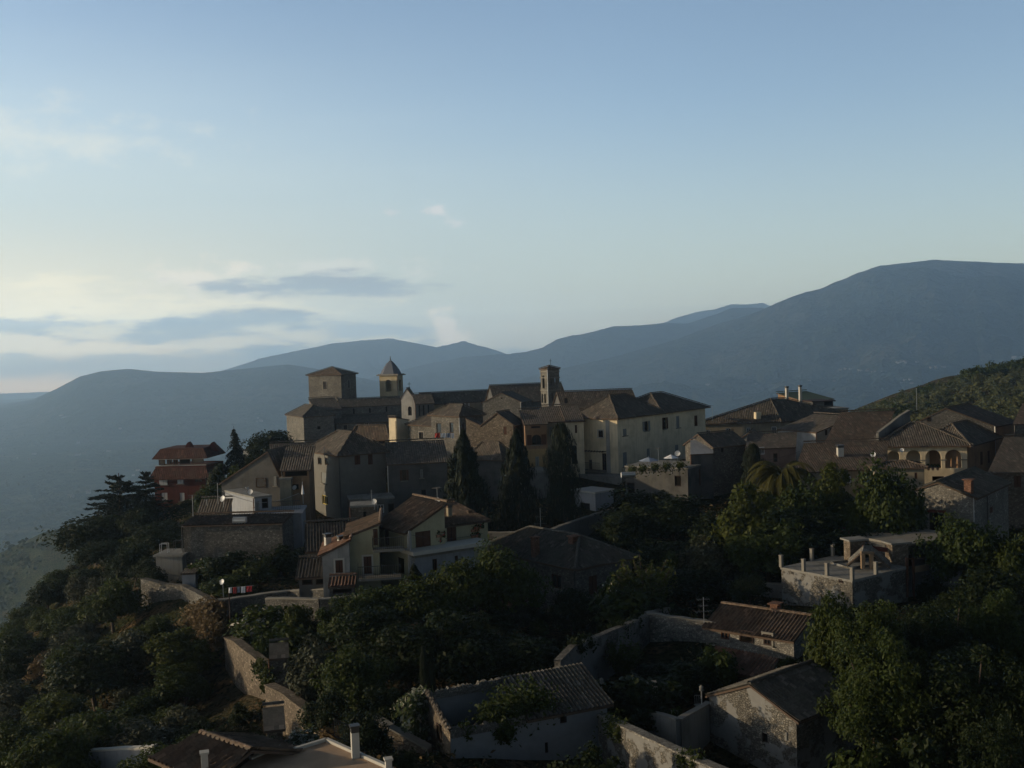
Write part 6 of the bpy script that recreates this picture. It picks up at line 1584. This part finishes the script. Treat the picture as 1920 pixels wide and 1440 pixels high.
# undergrowth: grass and weeds nobody could count
us = r_(300); n_ = 26000; xs = us.uniform(-85, 62, n_); ys = 40+us.random(n_)**1.2*125; zs = hill_z(xs, ys)
keep = np.array([not inbox(a, b, .15) for a, b in zip(xs, ys)]); xs, ys, zs = xs[keep], ys[keep], zs[keep]
pn = np.array([noise.noise(Vector((a*.16, b*.16, 5))) for a, b in zip(xs, ys)]); keep = pn > -.22; xs, ys, zs = xs[keep], ys[keep], zs[keep]; n_ = len(xs)
per = 7; ii = np.repeat(np.arange(n_), per); C_ = np.stack([xs[ii], ys[ii], zs[ii]], 1)+us.normal(size=(n_*per, 3))*np.array([.38, .38, .12])+np.array([0, 0, .22])
V, F_ = leaf_quads(C_, np.tile([0, -.3, 1.0], (len(C_), 1)), us.uniform(.06, .19, len(C_)), 1.4, us)
mi = (us.random(len(F_)) < .22).astype(np.int32)
ug = np_obj('undergrowth', np_mesh('undergrowth', V, F_, [M['leaf_dark'], M['leaf_dry']], mi)); tag(ug, kind='stuff')
# ivy on the ruin
def ivy(name, label, pts, dens=900, s=.10, mat='leaf_mid', depth=.3):
    rng = r_(400+len(name)); P_ = []
    for (px_, py_, D, rpx) in pts:
        c = np.array(at(px_, py_, D)); rr = rpx*D/F; d = rng.normal(size=(dens, 3))*np.array([.55, .3, .5])*rr; P_.append(c+d)
    P_ = np.concatenate(P_); V, F_ = leaf_quads(P_, np.tile([-.2, -.8, .6], (len(P_), 1)), s*(.6+.8*rng.random(len(P_))), 1.1, rng)
    L0 = P_.mean(0); me = np_mesh(name, V-L0, F_, [M[mat]]); o = np_obj(name, me, None, tuple(L0)); return tag(o, label, 'plant')
ivy('ivy', 'thick ivy spilling over the broken wall of the ruined house', [(960,1330,59.2,40),(985,1318,59.5,40),(1010,1325,59.8,30),(940,1350,58.8,34),(945,1375,58.2,18),(925,1340,58.5,26),(870,1372,57.6,14)], 800)
ivy('ivy', 'ivy growing on the town wall beside the garden hut', [(500,1262,71.5,16),(488,1250,72,12),(502,1285,69.5,12)], 350)
ivy('creeper', 'reddish creeper below the curving wall', [(380,1165,84,30),(395,1190,82,24),(365,1150,86,20)], 500, .12, 'leaf_dry')
for i_, (px_, py_) in enumerate(((1185,882),(1205,880),(1228,878),(1250,876),(1275,874))):
    ivy('trough_plant', 'bushy potted plant along the edge of the roof garden', [(px_, py_, 123.2, 10)], 160, .12); bpy.data.objects[-1 if False else 0]
for o in bpy.data.objects:
    if o.name.startswith('trough_plant'): o['group'] = 'plants along the roof garden edge'

ivy('ivy', 'ivy trailing over the top of the long dark diagonal wall', [(1080,1212,68.5,16),(1100,1206,70,14),(1160,1180,75.5,18),(1190,1168,78,12)], 420, .09, 'leaf_dark')
ivy('ivy', 'weeds and ivy hanging on the wall descending past the barn', [(1150,1362,58.8,22),(1165,1372,58,18),(1290,1425,53,20),(1310,1432,52.4,14)], 420, .08)
ivy('ivy', 'ivy clump on the pale rubble wall near the tall antenna', [(1262,1165,80,14),(1300,1170,79,12)], 300, .09, 'leaf_dark')
# ------------------------------------------------------------------ small things
def dish(px, py, D, wpx, label, az=200, pole=0.8, mat='metal_white', group='satellite dishes on the roofs'):
    p = at(px, py, D); r = wpx*D/F/2; t = thing('satellite_dish', p-Vector((0, 0, pole)), label, 'satellite dish', group)
    n_ = Vector((math.sin(R_(az)), math.cos(R_(az)), .45)).normalized(); s = n_.cross(Vector((0, 0, 1))).normalized(); u = s.cross(n_)
    mb = MB(); N = 16
    rings = [[p+(s*math.cos(a)+u*math.sin(a))*r*f-n_*r*.22*(1-f*f) for a in [2*math.pi*i/N for i in range(N)]] for f in (.05, .5, .8, 1)]
    for A, B in zip(rings, rings[1:]):
        for i in range(N): mb.face([A[i], B[i], B[(i+1) % N], A[(i+1) % N]]); mb.face([A[(i+1) % N]-n_*.012, B[(i+1) % N]-n_*.012, B[i]-n_*.012, A[i]-n_*.012])
    mb.face(rings[0])
    mb.build('reflector', M[mat], t, smooth=False)
    mb = MB(); mb.bar(p-n_*.1-Vector((0, 0, pole)), p-n_*.1, .045); mb.build('mast', M['metal_grey'], t)
    mb = MB(); mb.bar(p-u*r, p+n_*r*.9, .025); mb.box(tuple(p+n_*r*.9), (.09, .09, .12)); mb.build('feed_arm', M['metal_grey'], t)
def antenna(px, pyt, pyb, D, label, bars=((.05, 1.0), (.45, .8)), az=20, group='television antennas on the roofs', mat='metal_grey'):
    a, b = at(px, pyb, D), at(px, pyt, D); b = Vector((a.x, a.y, b.z)); t = thing('tv_antenna', a, label, 'antenna', group)
    mb = MB(); mb.bar(a, b, .045); mb.build('mast', M[mat], t)
    d = Vector((math.cos(R_(az)), math.sin(R_(az)), 0)); n_ = Vector((-d.y, d.x, 0))
    for f, L_ in bars:
        z = b-Vector((0, 0, f*(b.z-a.z))); mb = MB(); mb.bar(z-d*L_*.5, z+d*L_*.5, .035)
        for k in range(6): q = z+d*L_*(-.45+.18*k); w_ = .28-.02*k; mb.bar(q-n_*w_, q+n_*w_, .018)
        mb.build('aerial', M['metal_dark'], t)
def tank(px, py, D, wpx, hpx, label, az=5):
    p = at(px, py, D); L_ = wpx*D/F; r = hpx*D/F/2; d = Vector((math.cos(R_(az)), math.sin(R_(az)), 0)); t = thing('water_tank', p-Vector((0, 0, r+.3)), label, 'water tank', 'solar water tanks on the roofs')
    mb = MB(); mb.tube(p-d*L_/2, p+d*L_/2, r, 16); mb.build('drum', M['metal_grey'], t, True)
    mb = MB(); mb.tube(p-d*(L_/2+.03), p-d*L_/2, r*1.03, 16); mb.build('end_cap', M['metal_white'], t)
    mb = MB()
    for s in (-1, 1):
        for w_ in (-1, 1): mb.bar(p+d*s*L_*.35+Vector((0, w_*r*.7, -r*.5)), p+d*s*L_*.35+Vector((0, w_*r*.9, -r-.35)), .05)
    mb.bar(p-d*L_*.35+Vector((0, -r*.8, -r-.1)), p+d*L_*.35+Vector((0, -r*.8, -r-.1)), .04); mb.build('cradle', M['metal_dark'], t)
dish(796/1920*0+801, 930+8, 92, 9, 'white dish on the antenna mast above the pale green house roof') if False else None
dish(820,938,93,11,'white dish on a mast above the ridge of the pale green house')
antenna(820,914,938,93,'thin antenna rising above the dish on the pale green house',((0.02,.9),),60)
dish(701,940,108,11,'pale dish among the clutter of the small dim terrace house')
antenna(697,918,945,108,'white barred antenna among the clutter of the small dim terrace house',((.15,.9),(.35,.7),(.6,.6)),10)
dish(417,935,105,12,'grey-white dish at the corner of the slate lean-to roof', 215)
dish(469,922,110,10,'round dish lying on the parapet of the pale terrace house', 190, .3)
dish(464,916,110.5,8,'narrow edge-on dish beside the lying dish on the pale terrace house', 285, .4)
dish(552,914,118,9,'pale dish fixed to the ochre porch house', 205, .2)
dish(740,839,150,9,'bluish dish on the roofs below the white gable house', 200, .4)
dish(1270,850,124,11,'white dish on a stand in the roof garden', 200)
dish(1637,852,119,10,'bright round dish on the long brown roof by the arcade', 205, .5)
dish(1691,844,122.5,8,'small dish before the second arch of the loggia', 200, .5)
dish(416,1091,90,11,'white dish on a pole over the vegetable garden', 215, 1.4)
antenna(409,905,945,104,'antenna at the tip of the slate lean-to',((.0,.8),(.35,.6)),10)
antenna(362,928,968,104,'stacked antenna at the end of the rubble terrace house',((.02,.7),(.2,.6)),20)
antenna(388,936,948,107,'short whip antenna on the slate lean-to',((.02,.5),),0)
antenna(1014,952,996,106,'tall antenna standing above the rendered lane wall',((.38,1.0),(.68,1.2)),5)
antenna(1320,1120,1168,77,'tall antenna beside the red tiled roof',((.08,.9),(.33,.6),(.55,1.2)),8)
antenna(1719,728,768,138,'tall two-barred mast antenna above the rubble parapet',((.06,1.3),(.92,1.6)),5)
antenna(1235,838,868,124,'mast in the roof garden',((.1,.8),),30)
antenna(799,824,858,150,'thin mast on the roofs beside the washing line',((.02,.5),),30)
antenna(609,838,862,126,'short mast on the hipped roof of the tall grey house',((.02,.2),),0)
antenna(1336,760,790,165,'whip antenna on the west hip of the monastery',((.02,.3),),0)
tank(450,976,104,24,14,'water tank with white end cap on the rubble terrace house', -2)
tank(515,974,107,20,9,'slim water tank beside the balcony house', 4)
tank(1178,890,122,26,10,'white water tank at the end of the roof garden', 5)
# laundry and clutter
def laundry(pts, D, items, label, mat='metal_grey', az=0):
    a, b = at(pts[0][0], pts[0][1], D), at(pts[1][0], pts[1][1], D); t = thing('washing_line', a, label, 'laundry'); mb = MB(); mb.bar(a, b, .015); mb.build('line', M['metal_grey'], t)
    rr = random.Random(int(pts[0][0])); f = 0.03
    for (w_, h_, c) in items:
        d = (b-a); L_ = d.length; p, q = a+d*f, a+d*(f+w_/L_); mb = MB(); N = 5
        for i in range(N):
            for j in range(3):
                g0 = lambda i_, j_: p.lerp(q, i_/N)+Vector((0, .05*math.sin(i_*2+j_), -h_*j_/3))
                mb.face([g0(i, j+1), g0(i+1, j+1), g0(i+1, j), g0(i, j)])
        mb.build('garment', M[c], t); f += (w_+.08)/L_
laundry(((814,812),(850,812)),147,[(.7,.7,'cloth_red'),(.7,.7,'cloth_white'),(.55,.6,'cloth_blue'),(.4,.7,'cloth_white')],'washing line with red, white and blue cloths on the old town houses')
laundry(((427,1102),(476,1098)),87.5,[(.25,.45,'cloth_white'),(.3,.5,'cloth_red'),(.2,.45,'cloth_blue'),(.35,.5,'cloth_white'),(.45,.45,'flower_red')],'washing hung along the retaining wall by the vegetable garden')
laundry(((1606,832),(1644,831)),128,[(.5,.5,'cloth_white'),(.5,.5,'cloth_white'),(.3,.5,'wood_brown'),(.5,.4,'cloth_white')],'washing hung on the terrace under the broad brown roof')
def parasol(px, py, D, w, label, col_='cloth_blue', closed=False):
    p = at(px, py, D); t = thing('parasol', p-Vector((0, 0, 2)), label, 'parasol'); mb = MB(); N = 8
    if closed:
        for i in range(N):
            a0, a1 = 2*math.pi*i/N, 2*math.pi*(i+1)/N
            mb.face([p, p+Vector((math.cos(a0)*.16, math.sin(a0)*.16, -1.2)), p+Vector((math.cos(a1)*.16, math.sin(a1)*.16, -1.2))])
    else:
        for i in range(N):
            a0, a1 = 2*math.pi*i/N, 2*math.pi*(i+1)/N
            mb.face([p, p+Vector((math.cos(a0)*w/2, math.sin(a0)*w/2, -.4)), p+Vector((math.cos(a1)*w/2, math.sin(a1)*w/2, -.4))])
    mb.build('canopy', M[col_], t); mb = MB(); mb.bar(p+Vector((0, 0, .1)), p-Vector((0, 0, 2.2)), .05); mb.build('pole', M['metal_grey'], t)
parasol(1216,857,124.5,2.4,'open blue-grey parasol on the roof garden near the mast','cloth_blue'); parasol(1258,852,125,1.8,'second open parasol beside the dish in the roof garden','cloth_white')
parasol(567,905,114,.5,'closed white and red parasol on the balcony terrace','cloth_white',True)
# garden furniture beside the flowering bush
p = at(1221,1278,65.5); t = thing('folding_table', (p.x, p.y, p.z-.5), 'white folding table with crossed legs in the dark garden', 'table'); mb = MB(); mb.box(tuple(p), (.62, .4, .03)); mb.build('table_top', M['concrete'], t)
for s in (-1, 1): mb = MB(); mb.bar((p.x-.26*s, p.y, p.z), (p.x+.22*s, p.y+.05*s, p.z-.65), .035); mb.build('leg', M['concrete'], t)
def chair(px, py, D, label):
    p = at(px, py, D); t = thing('garden_chair', p-Vector((0, 0, .45)), label, 'chair', 'garden chairs'); mb = MB(); mb.box(tuple(p), (.42, .42, .04), .4); mb.build('seat', M['concrete'], t)
    mb = MB()
    for k in range(4): mb.bar(p+Vector((-.18+.12*k, .2, 0)), p+Vector((-.18+.12*k, .26, .5)), .03)
    mb.bar(p+Vector((-.2, .26, .5)), p+Vector((.2, .26, .5)), .04); mb.build('backrest', M['concrete'], t)
    for x in (-.17, .17):
        for y in (-.17, .17): mb = MB(); mb.bar(p+Vector((x, y, 0)), p+Vector((x, y, -.45)), .03); mb.build('leg', M['concrete'], t)
chair(1310,1322,64,'white garden chair between the flowering bush and the barn'); chair(1228,1306,64.5,'pale garden chair below the folding table')
def lantern(px, py, D, label):
    p = at(px, py, D); t = thing('garden_lantern', p-Vector((0, 0, 1.0)), label, 'lantern'); mb = MB(); mb.tube(p-Vector((0, 0, 1.4)), p-Vector((0, 0, .1)), .035); mb.build('post', M['metal_grey'], t)
    mb = MB(); mb.tube(p-Vector((0, 0, .1)), p+Vector((0, 0, .12)), .12, 8, .1); mb.tube(p+Vector((0, 0, .12)), p+Vector((0, 0, .24)), .14, 8, .02); mb.build('lamp_head', M['concrete'], t)
lantern(1128,1278,64,'pale stone lantern on the wall end behind the ruined house'); lantern(1315,1292,62.5,'white figure-like lantern by the barn corner')
p = at(1474,1380,57.2); t = thing('wall_lamp', p, 'pale glass wall lamp fixed to the barn gable', 'lamp'); mb = MB(); mb.tube(p-Vector((0, .1, .18)), p+Vector((0, -.1, .12)), .10, 8, .07); mb.tube(p+Vector((0, -.1, .12)), p+Vector((0, -.1, .26)), .12, 8, .02); mb.build('lamp_glass', M['concrete'], t)
mb = MB(); mb.bar(p+Vector((0, -.1, .2)), p+Vector((0, .3, .2)), .04); mb.build('bracket', M['metal_dark'], t)
# chairs on the hut roof
for i, (px_, py_) in enumerate(((308,1026),(334,1020))):
    p = at(px_, py_, 104); t = thing('roof_frame', p-Vector((0, 0, .5)), ('white tubular frame standing on the hut roof', 'thin wire rack behind the white frame on the hut roof')[i], 'frame'); mb = MB(); w_ = .35
    for sx_ in (-w_, w_):
        for sy_ in (-.25, .25): mb.bar(p+Vector((sx_, sy_, .35)), p+Vector((sx_, sy_, -.55)), .04)
    for sy_ in (-.25, .25): mb.bar(p+Vector((-w_, sy_, .35)), p+Vector((w_, sy_, .35)), .04)
    mb.build('bars', M['metal_white' if i == 0 else 'metal_dark'], t)
# utility pole below the retaining wall, wires
def pole(px, pyt, pyb, D, label, r=.09):
    a, b = at(px, pyb, D), at(px, pyt, D); t = thing('wooden_pole', a, label, 'pole'); mb = MB(); mb.tube(a-Vector((0, 0, 1)), Vector((a.x, a.y, b.z)), r, 8, r*.8); mb.build('post', M['wood_dark'], t)
pole(433,1112,1196,83,'slim grey pole standing against the retaining wall above the town wall', .06)
p0_, p1_ = at(417,922,104.5), at(560,925,116); mb = MB(); pr_ = p0_
for k in range(1, 15): f = k/14; q_ = p0_.lerp(p1_, f)-Vector((0, 0, 1.0*math.sin(math.pi*f))); mb.bar(pr_, q_, .03); pr_ = q_
tag(mb.build('overhead_wire', M['metal_grey'], None, loc=p0_), 'sagging overhead wire from the slate lean-to to the ochre porch house', 'wire')
def wire(a, b, sag, label):
    mb = MB(); pr_ = a
    for k in range(1, 17): f = k/16; q_ = a.lerp(b, f)-Vector((0, 0, sag*math.sin(math.pi*f))); mb.bar(pr_, q_, .028); pr_ = q_
    tag(mb.build('overhead_wire', M['metal_dark'], None, loc=a), label, 'wire')
wire(at(728, 872, 123.6), at(838, 884, 123.5), .3, 'black cable sagging along the long dark house wall under its eave')
wire(at(766, 1002, 89), at(905, 1000, 95.5), .4, 'cable slung across the balcony side of the pale green house')
wire(at(1171, 872, 122), at(1290, 878, 123), .5, 'cable hanging along the roof garden parapet')
wire(at(1336, 842, 127), at(1500, 846, 127), 1.2, 'cable strung from the bare stone house past the pinkish house')
# wooden fence beside the terrace building
pf = [at(1698,1062,88), at(1712,1064,89), at(1790,1058,95)]
t = thing('plank_fence', pf[0], 'plank fence with a long pale board beside the square rubble building', 'fence')
mb = MB(); mb.bar(at(1714,1068,89), at(1760,1060,93), .12, .5); mb.build('board', M['wood_plain'], t)
for px_, D in ((1700,88),(1712,89),(1762,93)): mb = MB(); p = at(px_, 1046, D); mb.bar(p, p-Vector((0, 0, 3.2)), .16); mb.build('fence_post', M['wood_brown'], t)
mb = MB(); mb.bar(at(1700,1048,88), at(1762,1046,93), .1); mb.build('rail', M['wood_brown'], t)
# pots at the loggia
rr = random.Random(3)
for i, px_ in enumerate((1741, 1749, 1758)):
    p = at(px_, 876, 123.4); t = thing('potted_plant', p-Vector((0, 0, .3)), 'potted plant on the loggia parapet of the arcade house', 'potted plant', 'potted plants on the loggia parapet'); mb = MB(); mb.tube(p-Vector((0, 0, .35)), p, .12, 8, .17); mb.build('pot', M['flower_pot'], t)
    mb = MB()
    for k in range(50):
        c = p+Vector((rr.gauss(0, .16), rr.gauss(0, .14), rr.uniform(0, .35))); v1 = Vector((rr.gauss(0, 1), rr.gauss(0, 1), rr.gauss(0, 1))).normalized()*.06; v2 = v1.cross(Vector((rr.gauss(0, 1), rr.gauss(0, 1), rr.gauss(0, 1)))).normalized()*.05; mb.face([c-v1-v2, c+v1-v2, c+v1+v2, c-v1+v2])
    mb.build('leaves', M['leaf_mid'], t)
# far houses in the valley and at the foot of the mountains
dg = bpy.context.evaluated_depsgraph_get(); dg.update()
LAND = [o for o in bpy.data.objects if o.name.split('.')[0] in ('valley', 'mountain', 'hill_spur')]
def land_hit(px, py):
    d = ray(px, py).normalized(); best = None
    for o in LAND:
        ok, loc, nn, _ = o.ray_cast(Vector((0, 0, CAMZ)), d)
        if ok and (best is None or loc.length < best.length): best = loc
    return best
far_rng = random.Random(17); hm = []
for s_ in range(3):
    mb = MB(); w_, d_, h_ = 9+s_*4, 8+s_, 6
    for (A, B) in (((0, 0), (w_, 0)), ((w_, 0), (w_, d_)), ((w_, d_), (0, d_)), ((0, d_), (0, 0))): mb.face([(*A, -2), (*B, -2), (*B, h_), (*A, h_)], 0)
    mb.face([(-.6, -.6, h_), (w_+.6, -.6, h_), (w_+.6, d_/2, h_+2.6), (-.6, d_/2, h_+2.6)], 1); mb.face([(w_+.6, d_+.6, h_), (-.6, d_+.6, h_), (-.6, d_/2, h_+2.6), (w_+.6, d_/2, h_+2.6)], 1)
    mb.face([(0, 0, h_), (0, d_/2, h_+2.5), (0, d_, h_)], 0); mb.face([(w_, 0, h_), (w_, d_, h_), (w_, d_/2, h_+2.5)], 0)
    o = mb.build('distant_house', [M['white_plaster'], M['tile_warm_flat']]); hm.append(o.data); bpy.data.objects.remove(o)
HB = [(1590,695,16,'foot of the big mountain'),(1620,698,20,'foot of the big mountain'),(1680,682,26,'foot of the big mountain'),(1700,680,18,'foot of the big mountain'),(1636,698,14,'foot of the big mountain'),(1700,714,24,'foot of the big mountain'),(1755,690,14,'foot of the big mountain'),(1905,672,14,'foot of the big mountain'),(1560,715,60,'foot of the big mountain'),(1400,720,60,'foot of the big mountain'),
      (60,790,50,'long low hill'),(120,780,50,'long low hill'),(140,845,70,'valley floor'),(60,860,60,'valley floor'),(270,800,60,'long low hill'),(210,850,60,'valley floor'),(230,895,60,'valley floor'),(480,790,30,'long low hill'),(110,930,80,'valley floor')]
for (px_, py_, sp_, wh) in HB:
    for k in range(4 if sp_ < 40 else 2):
        hit = land_hit(px_+far_rng.gauss(0, sp_*.6), py_+far_rng.gauss(0, sp_*.10))
        if hit is None or hit.length > 12000: continue
        o = bpy.data.objects.new('distant_house', hm[far_rng.randrange(3)]); COL.objects.link(o); o.location = hit; o.rotation_euler = (0, 0, far_rng.uniform(-.5, .5)); s_ = far_rng.uniform(.7, 1.15); o.scale = (s_, s_, s_)
        wn = {'foot of the big mountain': ('tiny pale house scattered at the foot of the big mountain', 'far houses under the big mountain'), 'long low hill': ('tiny pale house on the flank of the long low hazy hill', 'far houses on the long low hill'), 'valley floor': ('tiny pale house down on the hazy valley floor', 'far houses on the valley floor')}[wh]
        tag(o, wn[0], 'house', wn[1])
